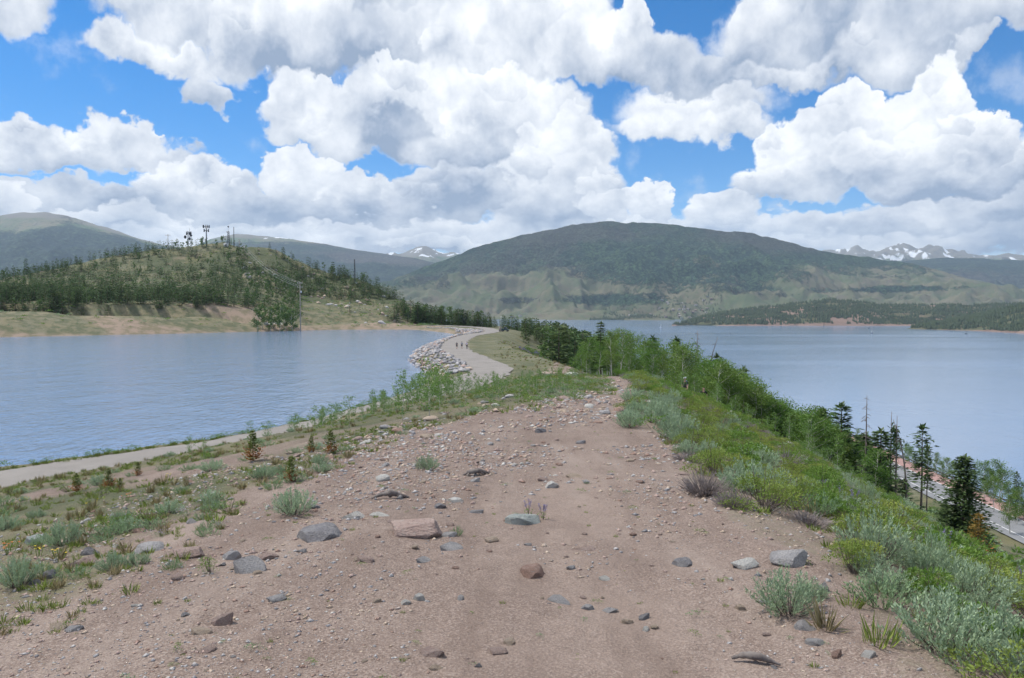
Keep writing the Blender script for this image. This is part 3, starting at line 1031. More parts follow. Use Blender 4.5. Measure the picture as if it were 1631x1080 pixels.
# far conifers of a mass: a jagged three-tier spike each, thousands in one mesh
def spike_forest(name, X, Y, Z, hgt, mats, mat_idx, rng, tiers=3, sides=5, width=0.20):
    n = len(X)
    Vs, Ts = [], []
    base = 0
    th0 = rng.random(n) * 6.28
    for t in range(tiers):
        z0 = hgt * (0.10 + 0.27 * t); z1 = hgt * (0.52 + 0.48 * (t + 1) / tiers) if t < tiers - 1 else hgt
        r = hgt * width * (1.0 - 0.27 * t) * (0.8 + 0.4 * rng.random(n))
        th = th0[:, None] + np.arange(sides)[None] * 2 * math.pi / sides + rng.random((n, sides)) * 0.5
        rr = r[:, None] * (0.75 + 0.5 * rng.random((n, sides)))
        ring = np.stack([X[:, None] + rr * np.cos(th), Y[:, None] + rr * np.sin(th), (Z + z0)[:, None] + hgt[:, None] * 0.08 * (rng.random((n, sides)) - 0.5)], -1)
        tip = np.stack([X, Y, Z + z1], -1)[:, None]
        V = np.concatenate([ring, tip], 1)
        b0 = base + np.arange(n)[:, None] * (sides + 1)
        j = np.arange(sides)
        T = np.stack([b0 + j[None], b0 + ((j + 1) % sides)[None], np.broadcast_to(b0 + sides, (n, sides))], -1)
        Vs.append(V.reshape(-1, 3)); Ts.append(T.reshape(-1, 3))
        base += n * (sides + 1)
    T = np.vstack(Ts)
    return mesh_data(name, np.vstack(Vs), T, None, mats, tri_mat=None if mat_idx is None else np.tile(np.repeat(mat_idx, sides), tiers))


M_NEEDLE_FAR = leafy('far_needles', (0.028, 0.050, 0.024), (0.045, 0.072, 0.032), (0.045, 0.065, 0.035), 0.15, tint_scale=0.02)
M_SHORE_ROCK = None


def cover_wood(X, Y, Z, S, px, hf, rn):
    n = fbm(X / 90, Y / 90, 4, 501)
    v = apparent(X, Y, Z)
    R_ = np.clip(sstep(0.10, 0.02, S) + (n > 0.3) * 0.9, 0, 1)
    F = np.clip(0.55 + n, 0, 1)
    return np.stack([F, np.zeros_like(F), R_, np.zeros_like(F)], -1)


def build_peninsulas():
    mt = mat_mountain('wooded_shore', (0.04, 0.05, 0.028), (0.06, 0.075, 0.04), (0.2, 0.15, 0.12), (0.13, 0.125, 0.08), (0.09, 0.105, 0.055), (0.30, 0.215, 0.175), 3.0)
    rng = np.random.default_rng(55)
    out = []
    V, S = mountain('wooded_peninsula', 1070, 1760, 260, [(1070, 519), (1085, 515), (1120, 505), (1160, 496), (1230, 488), (1290, 481), (1325, 477), (1360, 480), (1400, 486), (1500, 486), (1560, 486), (1631, 484), (1760, 478)],
                    ([1070, 1150, 1760], [2720, 2900, 3000]), ([1070, 1760], [2540, 2500]), LAKE_Z - 1.5, 0.8, 14.0, 150.0, 511, mt, cover_wood, ns=50)
    V2, S2 = mountain('wooded_point', 1446, 1900, 160, [(1446, 524), (1470, 519), (1500, 514), (1560, 502), (1600, 493), (1631, 484), (1700, 474), (1900, 450)],
                      ([1446, 1900], [2250, 2050]), ([1446, 1560, 1631, 1900], [2120, 1950, 1760, 1500]), LAKE_Z - 1.5, 0.8, 9.0, 110.0, 521, mt, cover_wood, ns=50)
    X, Y, Z, Hh = [], [], [], []
    for (VV, n, hh) in ((V, 9500, 10.5), (V2, 6000, 10.5)):
        nr, nc, _ = VV.shape
        r = rng.random(n) * (50 + 4); c = rng.random(n) * (nc - 1.01)
        r = 2.0 + r * 0.98
        i = np.minimum(r.astype(int), nr - 2); j = c.astype(int)
        p = VV[i, j] * (1 - (c - j))[:, None] + VV[i, j + 1] * (c - j)[:, None]
        q = VV[i + 1, j] * (1 - (c - j))[:, None] + VV[i + 1, j + 1] * (c - j)[:, None]
        p = p * (1 - (r - i))[:, None] + q * (r - i)[:, None]
        keep = (p[:, 2] > LAKE_Z + 2.5) & (fbm(p[:, 0] / 60, p[:, 1] / 60, 3, 531) < 0.38)
        p = p[keep]
        X.append(p[:, 0]); Y.append(p[:, 1]); Z.append(p[:, 2] - 0.5)
        Hh.append(hh * (0.55 + 0.75 * rng.random(len(p))))
    me = spike_forest('far_woods', np.concatenate(X), np.concatenate(Y), np.concatenate(Z), np.concatenate(Hh), [M_NEEDLE_FAR], None, rng, tiers=2, sides=5, width=0.26)
    tag(add('far_woods', me), kind='stuff')


build_peninsulas()


# air between here and the mountains
def build_haze():
    mb = MB()
    mb.box((1000, 6200, 620), (24000, 15600, 1420))
    m = bpy.data.materials.new('hazy_air')
    m.use_nodes = True
    b = NB(m.node_tree)
    m.node_tree.nodes.clear()
    v = b.node('ShaderNodeVolumePrincipled')
    b.put(v.inputs['Color'], (0.62, 0.80, 1.0, 1.0))
    b.put(v.inputs['Density'], 5.2e-5)
    b.put(v.inputs['Anisotropy'], 0.1)
    o = b.node('ShaderNodeOutputMaterial')
    m.node_tree.links.new(v.outputs[0], o.inputs['Volume'])
    tag(add('haze', mb.data('haze', [m])), kind='stuff')


build_haze()

# ------------------------------------------------------------------ plants
def bark(name, a, c, scale, band=0.0):
    m, b = new_mat(name)
    tc = b.node('ShaderNodeTexCoord').outputs['Object']
    n = b.noise(b.v('MULTIPLY', tc, (1.0, 1.0, 0.35 if not band else 3.0)), scale, 4.0, 0.65)
    col = b.mix(b.mapr(n, 0.35, 0.65) if not band else b.mapr(n, 0.62, 0.68), a, c)
    finish(b, principled(b, col, 0.9, n, spec=0.15, bump_strength=0.5))
    return m


M_ASPEN_BARK = bark('aspen_bark', (0.50, 0.48, 0.42), (0.10, 0.09, 0.08), 5.0, 1.0)
M_PINE_BARK = bark('pine_bark', (0.17, 0.12, 0.09), (0.07, 0.055, 0.045), 9.0)
M_DEAD_WOOD = bark('dead_wood', (0.24, 0.21, 0.19), (0.12, 0.10, 0.095), 10.0)
M_BARE = bark('bare_shrub_twigs', (0.34, 0.295, 0.28), (0.20, 0.17, 0.165), 12.0)
M_TWIG = bark('shrub_twigs', (0.20, 0.16, 0.135), (0.11, 0.09, 0.08), 14.0)
M_ASPEN = leafy('aspen_leaves', (0.069, 0.152, 0.026), (0.122, 0.238, 0.041), (0.140, 0.205, 0.045), 0.35, tint_scale=0.5)
M_ASPEN_FAR = leafy('far_aspen_leaves', (0.068, 0.123, 0.036), (0.108, 0.189, 0.050), (0.101, 0.167, 0.048), 0.3, tint_scale=0.1)
M_ASPEN_PALE = leafy('young_aspen_leaves', (0.096, 0.186, 0.043), (0.158, 0.267, 0.061), (0.135, 0.235, 0.066), 0.35, tint_scale=0.8)
M_NEEDLE = leafy('pine_needles', (0.036, 0.072, 0.024), (0.075, 0.124, 0.041), (0.083, 0.129, 0.046), 0.15, tint_scale=0.9)
M_NEEDLE_MID = leafy('treeline_needles', (0.037, 0.082, 0.028), (0.074, 0.134, 0.043), (0.085, 0.110, 0.036), 0.15, tint_scale=0.12)
M_NEEDLE_YOUNG = leafy('young_pine_needles', (0.075, 0.115, 0.022), (0.13, 0.17, 0.035), (0.10, 0.13, 0.03), 0.2, tint_scale=3.0)
M_NEEDLE_RUST = leafy('rusty_needles', (0.22, 0.085, 0.025), (0.30, 0.15, 0.05), (0.26, 0.12, 0.04), 0.2, tint_scale=3.0)
M_NEEDLE_GOLD = leafy('golden_needles', (0.20, 0.14, 0.03), (0.14, 0.14, 0.03), (0.24, 0.14, 0.03), 0.2, tint_scale=3.0)
M_SAGE = leafy('sage_leaves', (0.246, 0.342, 0.212), (0.399, 0.508, 0.340), (0.230, 0.306, 0.194), 0.2, tint_scale=4.0)
M_SAGE_GREEN = leafy('green_sage_leaves', (0.205, 0.296, 0.166), (0.310, 0.407, 0.245), (0.165, 0.270, 0.120), 0.2, tint_scale=4.0)
M_RABBIT = leafy('rabbitbrush_leaves', (0.153, 0.222, 0.037), (0.306, 0.354, 0.073), (0.150, 0.230, 0.050), 0.3, tint_scale=2.0)
M_BUSH = leafy('bush_leaves', (0.099, 0.186, 0.032), (0.165, 0.269, 0.051), (0.132, 0.248, 0.040), 0.35, tint_scale=2.0)
M_GRASS = leafy('grass_blades', (0.170, 0.252, 0.052), (0.327, 0.392, 0.109), (0.242, 0.312, 0.069), 0.3, tint_scale=1.2)
M_GRASS_DRY = leafy('dry_grass_blades', (0.350, 0.300, 0.163), (0.450, 0.388, 0.237), (0.312, 0.275, 0.150), 0.3, tint_scale=1.2)
M_LUPINE = leafy('lupine_flowers', (0.20, 0.19, 0.38), (0.30, 0.28, 0.46), (0.25, 0.23, 0.42), 0.2)
M_YELLOW = leafy('yellow_flowers', (0.65, 0.50, 0.04), (0.75, 0.60, 0.08), (0.7, 0.5, 0.05), 0.2)
M_ORANGE = leafy('orange_flowers', (0.60, 0.14, 0.04), (0.65, 0.22, 0.07), (0.6, 0.15, 0.05), 0.2)
M_CREAM = leafy('cream_flowers', (0.60, 0.58, 0.36), (0.68, 0.66, 0.45), (0.6, 0.6, 0.4), 0.2)
M_PALE_FLOWER = leafy('pale_lilac_flowers', (0.45, 0.36, 0.44), (0.55, 0.48, 0.55), (0.5, 0.42, 0.5), 0.2)


def rvec(rng, n):
    v = rng.normal(size=(n, 3))
    return v / np.linalg.norm(v, axis=1, keepdims=True)


class Plant:
    """one kind of plant: crown and stem meshes for the parts, and both joined for plants too small to show parts"""
    def __init__(self, name, crown, stem, crown_mats, stem_mats, part_names=('crown', 'trunk'), height=1.0):
        self.names = part_names
        self.height = height
        self.crown = crown.data(name + '_' + part_names[0], crown_mats) if crown.n else None
        self.stem = stem.data(name + '_' + part_names[1], stem_mats, True)
        j = MB()
        for src, off in ((crown, 0), (stem, len(crown_mats))):
            if not src.n:
                continue
            j.V += src.V
            j.T += [t + j.n for t in src.T]; j.tm += [m + off for m in src.tm]
            j.Q += [q + j.n for q in src.Q]; j.qm += [m + off for m in src.qm]
            j.n += src.n
        self.parts_raw = j
        self.mats = list(crown_mats) + list(stem_mats)
        self.joined = j.data(name, self.mats)

    def place(self, name, loc, rz, sc, label, cat, group=None, parts=False, tilt=None, squash=None):
        if parts and self.crown is not None:
            o = empty(name, loc, rz, sc)
            add(self.names[0], self.crown, o)
            add(self.names[1], self.stem, o)
        else:
            o = add(name, self.joined)
            o.location = loc
            o.rotation_euler = (0, 0, rz)
            o.scale = (sc, sc, sc)
        if squash:
            o.scale = (sc * squash[0], sc * squash[0], sc * squash[1])
        if tilt:
            o.rotation_euler = (tilt[0], tilt[1], rz)
        return tag(o, label, cat, group)


def make_aspen(name, seed, h=6.0, leaves=1500, size=0.13, width=0.17, bare=0.32, mat=None, limbs=16, trunk_r=0.011):
    rng = np.random.default_rng(seed)
    st, cr = MB(), MB()
    k = 9
    zz = np.linspace(0, h * 0.96, k)
    wob = np.cumsum(rng.normal(0, 0.012 * h, (k, 2)), 0); wob -= wob[0]
    tr = np.column_stack([wob, zz])
    st.tube(tr, h * trunk_r * np.linspace(1, 0.18, k), 6)
    pts, wts = [], []
    for i in range(limbs):
        f = bare + (0.97 - bare) * (i + rng.random()) / limbs
        p0 = np.array([np.interp(f * h, zz, tr[:, 0]), np.interp(f * h, zz, tr[:, 1]), f * h])
        a = rng.random() * 6.283
        prof = math.sin(math.pi * min(1, max(0.08, (f - bare + 0.12) / (1.12 - bare)))) ** 0.7
        L = h * width * prof * (0.7 + 0.6 * rng.random())
        d = np.array([math.cos(a), math.sin(a), 0.55 + 0.4 * rng.random()])
        p1 = p0 + d * L * 0.55; p2 = p0 + d * L + np.array([0, 0, 0.12 * L])
        st.tube([p0, p1, p2], h * trunk_r * 0.38 * np.array([1, 0.6, 0.2]), 4, cap=False)
        for t in np.linspace(0.35, 1.05, 5):
            pts.append(p0 + (p2 - p0) * t); wts.append(0.5 + prof)
    for f in np.linspace(0.75, 1.0, 4):
        pts.append(np.array([np.interp(f * h, zz, tr[:, 0]), np.interp(f * h, zz, tr[:, 1]), f * h])); wts.append(0.7)
    pts = np.array(pts); wts = np.array(wts); wts /= wts.sum()
    ci = rng.choice(len(pts), leaves, p=wts)
    P = pts[ci] + rng.normal(0, 1, (leaves, 3)) * h * np.array([0.034, 0.034, 0.028])
    cr.cards(P, rvec(rng, leaves), rvec(rng, leaves), size * (0.7 + 0.6 * rng.random(leaves)), size * 0.85)
    return Plant(name, cr, st, [mat or M_ASPEN], [M_ASPEN_BARK], height=h)


def make_conifer(name, seed, h=9.0, levels=20, per=6, cuts=5, R=0.20, base=0.10, power=0.85, spray=0.055, gap=0.0, droop=0.35, mats=None, sides=6, bark_m=None, low_mat=None, jitter=0.25, trunk_r=0.014):
    rng = np.random.default_rng(seed)
    st, cr = MB(), MB()
    st.tube([(0, 0, 0), (0.004 * h, 0, h * 0.5), (0, 0, h * 0.985)], h * trunk_r * np.array([1, 0.6, 0.12]), sides)
    P, D, N, L, M = [], [], [], [], []
    for i in range(levels):
        f = base + (0.985 - base) * (i + 0.5 * rng.random()) / levels
        rr = R * h * ((1 - f) / (1 - base)) ** power * (0.8 + 0.4 * rng.random()) + 0.012 * h
        if rng.random() < gap:
            rr *= 0.3
        for j in range(per):
            a = (j + rng.random() * 0.8) * 2 * math.pi / per + i * 1.3
            L0 = rr * (1 - jitter + 2 * jitter * rng.random())
            out = np.array([math.cos(a), math.sin(a), 0.0])
            lat = np.array([-math.sin(a), math.cos(a), 0.0])
            for c in range(cuts):
                t = (c + 0.6) / cuts
                p = np.array([0, 0, f * h]) + out * L0 * t + np.array([0, 0, L0 * (0.12 * t - droop * t * t)])
                for s in (-1, 1):
                    P.append(p + rng.normal(0, 0.006 * h, 3))
                    D.append(out * (0.7 + 0.5 * rng.random()) + lat * s * (0.75 + 0.4 * rng.random()) * (1.1 - 0.5 * t) + np.array([0, 0, 0.25 - droop * t + 0.25 * rng.normal()]))
                    N.append(np.array([0, 0, 1.0]) + rng.normal(0, 0.45, 3))
                    L.append(h * spray * (1.25 - 0.45 * t) * (0.7 + 0.6 * rng.random()) * (0.55 + 0.45 * (1 - f)))
                    M.append(f)
    # leader
    for q in range(6):
        P.append(np.array([0, 0, h * (0.93 + 0.008 * q)])); a = q * 2.4
        D.append(np.array([math.cos(a) * 0.5, math.sin(a) * 0.5, 1.0])); N.append(rvec(rng, 1)[0]); L.append(h * 0.05); M.append(1.0)
    P, D, N, L, M = np.array(P), np.array(D), np.array(N), np.array(L), np.array(M)
    lowm = (M + rng.normal(0, 0.08, len(M)) < 0.34) if low_mat is not None else np.zeros(len(M), bool)
    for sel, mi in ((~lowm, 0), (lowm, 1)):
        if sel.any():
            cr.cards(P[sel], D[sel], N[sel], L[sel], L[sel] * 0.42, mi)
    cm = [mats or M_NEEDLE] + ([low_mat] if low_mat is not None else [])
    return Plant(name, cr, st, cm, [bark_m or M_PINE_BARK], height=h)


def make_snag(name, seed, h=9.0, branches=26, curve=0.0, tuft=0.0):
    rng = np.random.default_rng(seed)
    st, cr = MB(), MB()
    zz = np.linspace(0, h, 8)
    cx = curve * h * (zz / h) ** 3
    tr = np.column_stack([cx, np.zeros(8), zz])
    st.tube(tr, h * 0.013 * np.linspace(1, 0.15, 8), 6)
    for i in range(branches):
        f = 0.3 + 0.68 * rng.random()
        a = rng.random() * 6.28
        p = np.array([np.interp(f * h, zz, cx), 0, f * h])
        L = h * 0.075 * (1.15 - f) * (0.6 + 0.8 * rng.random()) + 0.02 * h
        d = np.array([math.cos(a), math.sin(a), 0.1 * rng.normal() - 0.15])
        st.tube([p, p + d * L * 0.6, p + d * L + np.array([0, 0, -0.25 * L])], h * 0.0028 * np.array([1, 0.7, 0.4]), 3, cap=False)
        if rng.random() < tuft:
            n = 16
            cr.cards(np.repeat((p + d * L * 0.8)[None], n, 0) + rng.normal(0, 0.016 * h, (n, 3)), rvec(rng, n), rvec(rng, n), 0.045 * h, 0.02 * h)
    return Plant(name, cr, st, [M_NEEDLE] if cr.n else [], [M_DEAD_WOOD], height=h)


def make_sage(name, seed, stems=52, per=24, mat=None, up=0.55, leaf=(0.055, 0.014), R=0.5, wood=True):
    """about 1 m across and 0.6 m high"""
    rng = np.random.default_rng(seed)
    st, cr = MB(), MB()
    for i in range(stems):
        a = rng.random() * 6.283
        rr = math.sqrt(rng.random())
        out = np.array([math.cos(a), math.sin(a), 0.0])
        tip = out * R * rr * (0.8 + 0.4 * rng.random()) + np.array([0, 0, up * (1.05 - 0.55 * rr ** 2) * (0.75 + 0.5 * rng.random())])
        p0 = out * 0.07 * rng.random()
        mid = p0 + (tip - p0) * 0.5 + out * 0.10 * rr - np.array([0, 0, 0.05 * rr])
        tt = np.linspace(0, 1, 5)[:, None]
        cv = (1 - tt) ** 2 * p0 + 2 * tt * (1 - tt) * mid + tt ** 2 * tip
        if wood and i % 2 == 0:
            st.tube(cv[:4], 0.007 * np.array([1.3, 1, 0.8, 0.5]), 3, cap=False)
        t = 0.32 + 0.70 * rng.random(per)[:, None] ** 0.8
        P = (1 - t) ** 2 * p0 + 2 * t * (1 - t) * mid + t ** 2 * tip
        P = P + rng.normal(0, 0.012, (per, 3))
        dr = (tip - mid); dr = dr / np.linalg.norm(dr)
        D = dr[None] * 1.0 + rvec(rng, per) * 0.75 + np.array([0, 0, 0.3])
        cr.cards(P, D, rvec(rng, per), leaf[0] * (0.6 + 0.8 * rng.random(per)), leaf[1] * (0.8 + 0.5 * rng.random(per)))
    if not st.n:
        st.tube([(0, 0, 0), (0, 0, 0.1)], 0.012, 4)
    return Plant(name, cr, st, [mat or M_SAGE], [M_TWIG], ('foliage', 'stems'), 0.6)


def make_bush(name, seed, mat, leaves=1500, size=0.035, R=0.5, H_=0.6, flowers=None, lumps=9, twigs=22):
    rng = np.random.default_rng(seed)
    st, cr = MB(), MB()
    c = np.column_stack([rng.normal(0, R * 0.42, lumps), rng.normal(0, R * 0.42, lumps), H_ * (0.35 + 0.45 * rng.random(lumps))])
    c[:, 2] *= np.clip(1.15 - 0.5 * (np.hypot(c[:, 0], c[:, 1]) / R) ** 2, 0.4, 1.1)
    for i in range(twigs):
        q = c[i % lumps] + rng.normal(0, 0.07, 3)
        st.tube([(rng.normal(0, 0.04), rng.normal(0, 0.04), -0.02), q * np.array([0.6, 0.6, 0.55]), q + np.array([0, 0, 0.08])], 0.006 * np.array([1.4, 1, 0.5]), 3, cap=False)
    li = rng.integers(0, lumps, leaves)
    r = R * 0.36 * (0.55 + 0.6 * rng.random(leaves))[:, None]
    d = rvec(rng, leaves); d[:, 2] = np.abs(d[:, 2]) * 0.9 - 0.25
    P = c[li] + d * r * np.array([1, 1, 0.75])
    P[:, 2] = np.maximum(P[:, 2], 0.02)
    cr.cards(P, d + rvec(rng, leaves) * 0.8 + np.array([0, 0, 0.4]), rvec(rng, leaves), size * (0.7 + 0.6 * rng.random(leaves)), size * 0.45)
    mats = [mat]
    if flowers is not None:
        n = 60
        P = c[rng.integers(0, lumps, n)] + np.column_stack([rng.normal(0, R * .25, n), rng.normal(0, R * .25, n), R * 0.25 + 0.05 * rng.random(n)])
        cr.cards(P, rvec(rng, n), rvec(rng, n), 0.03, 0.03, 1)
        mats.append(flowers)
    return Plant(name, cr, st, mats, [M_TWIG], ('foliage', 'stems'), H_)


def make_dead_shrub(name, seed, n=150):
    rng = np.random.default_rng(seed)
    st, cr = MB(), MB()
    for i in range(n):
        a = rng.random() * 6.283; rr = math.sqrt(rng.random())
        out = np.array([math.cos(a), math.sin(a), 0])
        tip = out * 0.5 * rr + np.array([0, 0, 0.42 * (1.05 - 0.6 * rr) * (0.6 + 0.7 * rng.random())])
        mid = tip * 0.5 + np.array([0, 0, -0.06]) + rng.normal(0, 0.03, 3)
        st.tube([out * 0.04, mid, tip], 0.0075 * np.array([1.3, 0.9, 0.4]), 3, cap=False)
        st.tube([mid, mid + (tip - mid) * 0.5 + rng.normal(0, 0.06, 3)], 0.005 * np.array([1, 0.5]), 3, cap=False)
    return Plant(name, cr, st, [], [M_BARE], ('foliage', 'stems'), 0.45)


def make_tuft(name, seed, blades=40, L=0.22, mat=None, spread=0.12, lean=0.65, w=0.006):
    rng = np.random.default_rng(seed)
    cr, st = MB(), MB()
    a = rng.random(blades) * 6.283
    P = np.column_stack([np.cos(a), np.sin(a), np.zeros(blades)]) * (spread * np.sqrt(rng.random(blades)))[:, None]
    D = np.column_stack([np.cos(a) * lean, np.sin(a) * lean, np.ones(blades)]) + rng.normal(0, 0.22, (blades, 3))
    cr.cards(P, D, rvec(rng, blades), L * (0.5 + 0.7 * rng.random(blades)), w, 0, bend=0.08)
    st.tube([(0, 0, -0.02), (0, 0, 0.02)], 0.01, 3)
    return Plant(name, cr, st, [mat or M_GRASS], [M_TWIG], ('foliage', 'stems'), L)


def make_lupine(name, seed, spikes=3):
    rng = np.random.default_rng(seed)
    cr, st = MB(), MB()
    for i in range(spikes):
        a = rng.random() * 6.28
        tip = np.array([math.cos(a) * 0.10, math.sin(a) * 0.10, 0.30 + 0.1 * rng.random()])
        st.tube([(0, 0, 0), tip * 0.5, tip], 0.005, 3)
        n = 46
        t = 0.6 + 0.45 * rng.random(n)
        d = rvec(rng, n); d[:, 2] *= 0.4
        cr.cards(tip[None] * t[:, None] + d * 0.016 * (1.5 - t)[:, None], d + np.array([0, 0, 0.2]), rvec(rng, n), 0.022, 0.016, 0)
    n = 26
    P = np.column_stack([rng.normal(0, 0.05, n), rng.normal(0, 0.05, n), 0.03 + 0.12 * rng.random(n)])
    cr.cards(P, rvec(rng, n) + np.array([0, 0, 0.4]), rvec(rng, n), 0.06, 0.02, 1)
    return Plant(name, cr, st, [M_LUPINE, M_BUSH], [M_TWIG], ('flowers', 'stems'), 0.35)


KIT = {}


def build_kit():
    K = KIT
    K['aspen'] = [make_aspen('aspen_tree', 100 + i, 6.0, 2800, 0.112, 0.18 + 0.02 * (i % 3), 0.14 + 0.07 * (i % 3), limbs=20) for i in range(6)]
    K['aspen_far'] = [make_aspen('aspen_tree', 120 + i, 6.0, 620, 0.28, 0.19, 0.08, mat=M_ASPEN_FAR, limbs=12) for i in range(4)]
    K['sapling'] = [make_aspen('aspen_sapling', 140 + i, 2.0, 430, 0.062, 0.15 + 0.03 * (i % 2), 0.10, M_ASPEN_PALE, 13, 0.006) for i in range(6)]
    K['spruce'] = [make_conifer('spruce_tree', 160 + i, 10.0, 34, 9, 8, 0.29, 0.02, 0.66, 0.060) for i in range(3)]
    K['pine'] = [make_conifer('pine_tree', 170 + i, 9.0, 20, 6, 5, 0.20, 0.12, 0.75, 0.062, gap=0.12, droop=0.25, jitter=0.4) for i in range(4)]
    K['pine_far'] = [make_conifer('pine_tree', 180 + i, 9.0, 11, 5, 2, 0.17 + 0.02 * (i % 3), 0.06, 0.7, 0.13, mats=M_NEEDLE_MID, sides=4, jitter=0.4) for i in range(6)]
    K['pine_tiny'] = [make_conifer('pine_tree', 186 + i, 9.0, 7, 4, 1, 0.15 + 0.03 * (i % 2), 0.05, 0.75, 0.19, mats=M_NEEDLE_MID, sides=3, jitter=0.4) for i in range(4)]
    K['aspen_tiny'] = [make_aspen('aspen_tree', 130 + i, 6.0, 130, 0.55, 0.20, 0.12, mat=M_ASPEN_FAR, limbs=5) for i in range(3)]
    K['pine_thin'] = [make_conifer('lodgepole_pine', 190, 11.0, 16, 5, 4, 0.10, 0.52, 0.35, 0.05, gap=0.3, droop=0.5, jitter=0.5, bark_m=M_DEAD_WOOD, trunk_r=0.010)]
    K['pine_young'] = [make_conifer('young_pine', 200 + i, 0.9, 13, 6, 4, 0.30, 0.05, 0.85, 0.12, droop=-0.55, mats=M_NEEDLE_YOUNG, low_mat=M_NEEDLE_RUST, jitter=0.35) for i in range(4)]
    K['pine_gold'] = [make_conifer('young_pine', 210, 3.0, 15, 6, 4, 0.32, 0.05, 0.7, 0.09, droop=-0.2, mats=M_NEEDLE_GOLD, low_mat=M_NEEDLE_RUST, jitter=0.4)]
    K['snag'] = [make_snag('dead_pine', 220, 10.0, 46), make_snag('dead_pine', 221, 9.0, 14), make_snag('dead_pine', 222, 9.0, 22, 0.14), make_snag('dead_pine', 223, 9.0, 26, 0.0, 0.45)]
    K['sage'] = [make_sage('sagebrush', 240 + i, 78, 38, leaf=(0.046, 0.015), up=0.48) for i in range(5)]
    K['sage_tall'] = [make_sage('sagebrush', 250 + i, 84, 40, M_SAGE, 0.60, (0.055, 0.013), 0.5) for i in range(3)]
    K['sage_green'] = [make_sage('sagebrush', 260 + i, 46, 24, M_SAGE_GREEN, 0.42) for i in range(3)]
    K['rabbit'] = [make_bush('rabbitbrush', 270 + i, M_RABBIT, 1500, 0.034, 0.5, 0.5) for i in range(5)]
    K['bush'] = [make_bush('green_bush', 280 + i, M_BUSH, 1300, 0.055, 0.5, 0.6) for i in range(4)]
    K['dead'] = [make_dead_shrub('bare_shrub', 290 + i) for i in range(3)]
    K['tuft'] = [make_tuft('grass_tuft', 300 + i) for i in range(4)]
    K['tuft_dry'] = [make_tuft('grass_tuft', 310 + i, 46, 0.34, M_GRASS_DRY, 0.07, 0.45, 0.007) for i in range(3)]
    K['weed'] = [make_bush('green_weed', 320 + i, M_BUSH, 420, 0.035, 0.5, 0.40, lumps=6, twigs=18) for i in range(2)]
    K['scrub'] = [make_bush('scrub', 325 + i, (M_SAGE_GREEN, M_BUSH)[i], 36, 0.20, 0.5, 0.45, lumps=5, twigs=1) for i in range(2)]
    K['weed_mini'] = [make_bush('weed', 327 + i, (M_BUSH, M_SAGE_GREEN)[i], 80, 0.075, 0.5, 0.35, lumps=6, twigs=3) for i in range(2)]
    K['mat_plant'] = [make_bush('low_cushion_plant', 330, M_SAGE_GREEN, 600, 0.022, 0.5, 0.2, flowers=M_PALE_FLOWER, twigs=4)]
    K['lupine'] = [make_lupine('lupine', 340 + i, 3 + i) for i in range(3)]


build_kit()


def scatter_join(name, plants, X, Y, Z, S, A, rng, kind='stuff'):
    """many copies of small plants joined into one mesh"""
    Vs, Ts, tm = [], [], []
    off = 0
    mats = []
    pick = rng.integers(0, len(plants), len(X))
    for k, p in enumerate(plants):
        sel = np.nonzero(pick == k)[0]
        if not len(sel):
            continue
        raw = p.parts_raw
        V = np.vstack(raw.V)
        T = np.vstack(raw.T); M = np.concatenate(raw.tm)
        if raw.Q:
            Q = np.vstack(raw.Q); qm = np.concatenate(raw.qm)
            T = np.vstack([T, Q[:, [0, 1, 2]], Q[:, [0, 2, 3]]]); M = np.concatenate([M, qm, qm])
        mo = len(mats)
        mats += p.mats
        c, s = np.cos(A[sel])[:, None], np.sin(A[sel])[:, None]
        x = (V[None, :, 0] * c - V[None, :, 1] * s) * S[sel][:, None] + X[sel][:, None]
        y = (V[None, :, 0] * s + V[None, :, 1] * c) * S[sel][:, None] + Y[sel][:, None]
        z = V[None, :, 2] * S[sel][:, None] + Z[sel][:, None]
        Vs.append(np.stack([x, y, z], -1).reshape(-1, 3))
        Ts.append((T[None] + (np.arange(len(sel)) * len(V))[:, None, None]).reshape(-1, 3) + off)
        tm.append(np.tile(M + mo, len(sel)))
        off += len(sel) * len(V)
    me = mesh_data(name, np.vstack(Vs), np.vstack(Ts), None, mats, np.concatenate(tm))
    return tag(add(name, me), kind=kind)

# ------------------------------------------------------------------ trees
def zground(x, y):
    return Hg(x, y)


def tree_at(kind, px, top, y, name, label, cat, group=None, parts=True, i=None, width=1.0, rng=random, want=None):
    """a tree rooted in the direction px whose tip reaches photograph row top; y its depth, or want its height"""
    if want is not None:
        ys = np.linspace(45, y, 160)
        xs = (px - 815.5) / FPX * ys
        hh = CAMZ + (HOR - top) / FPX * ys - Hg(xs, ys)
        y = float(ys[int(np.argmin(np.abs(hh - want)))])
    x = (px - 815.5) / FPX * y
    z = Hs(x, y)
    hgt = CAMZ + (HOR - top) / FPX * y - z
    p = KIT[kind][rng.randrange(len(KIT[kind])) if i is None else i]
    sc = hgt / p.height
    return p.place(name, (x, y, z - 0.05), rng.random() * 6.28, sc, label, cat, group, parts, squash=(width, 1.0) if width != 1.0 else None)


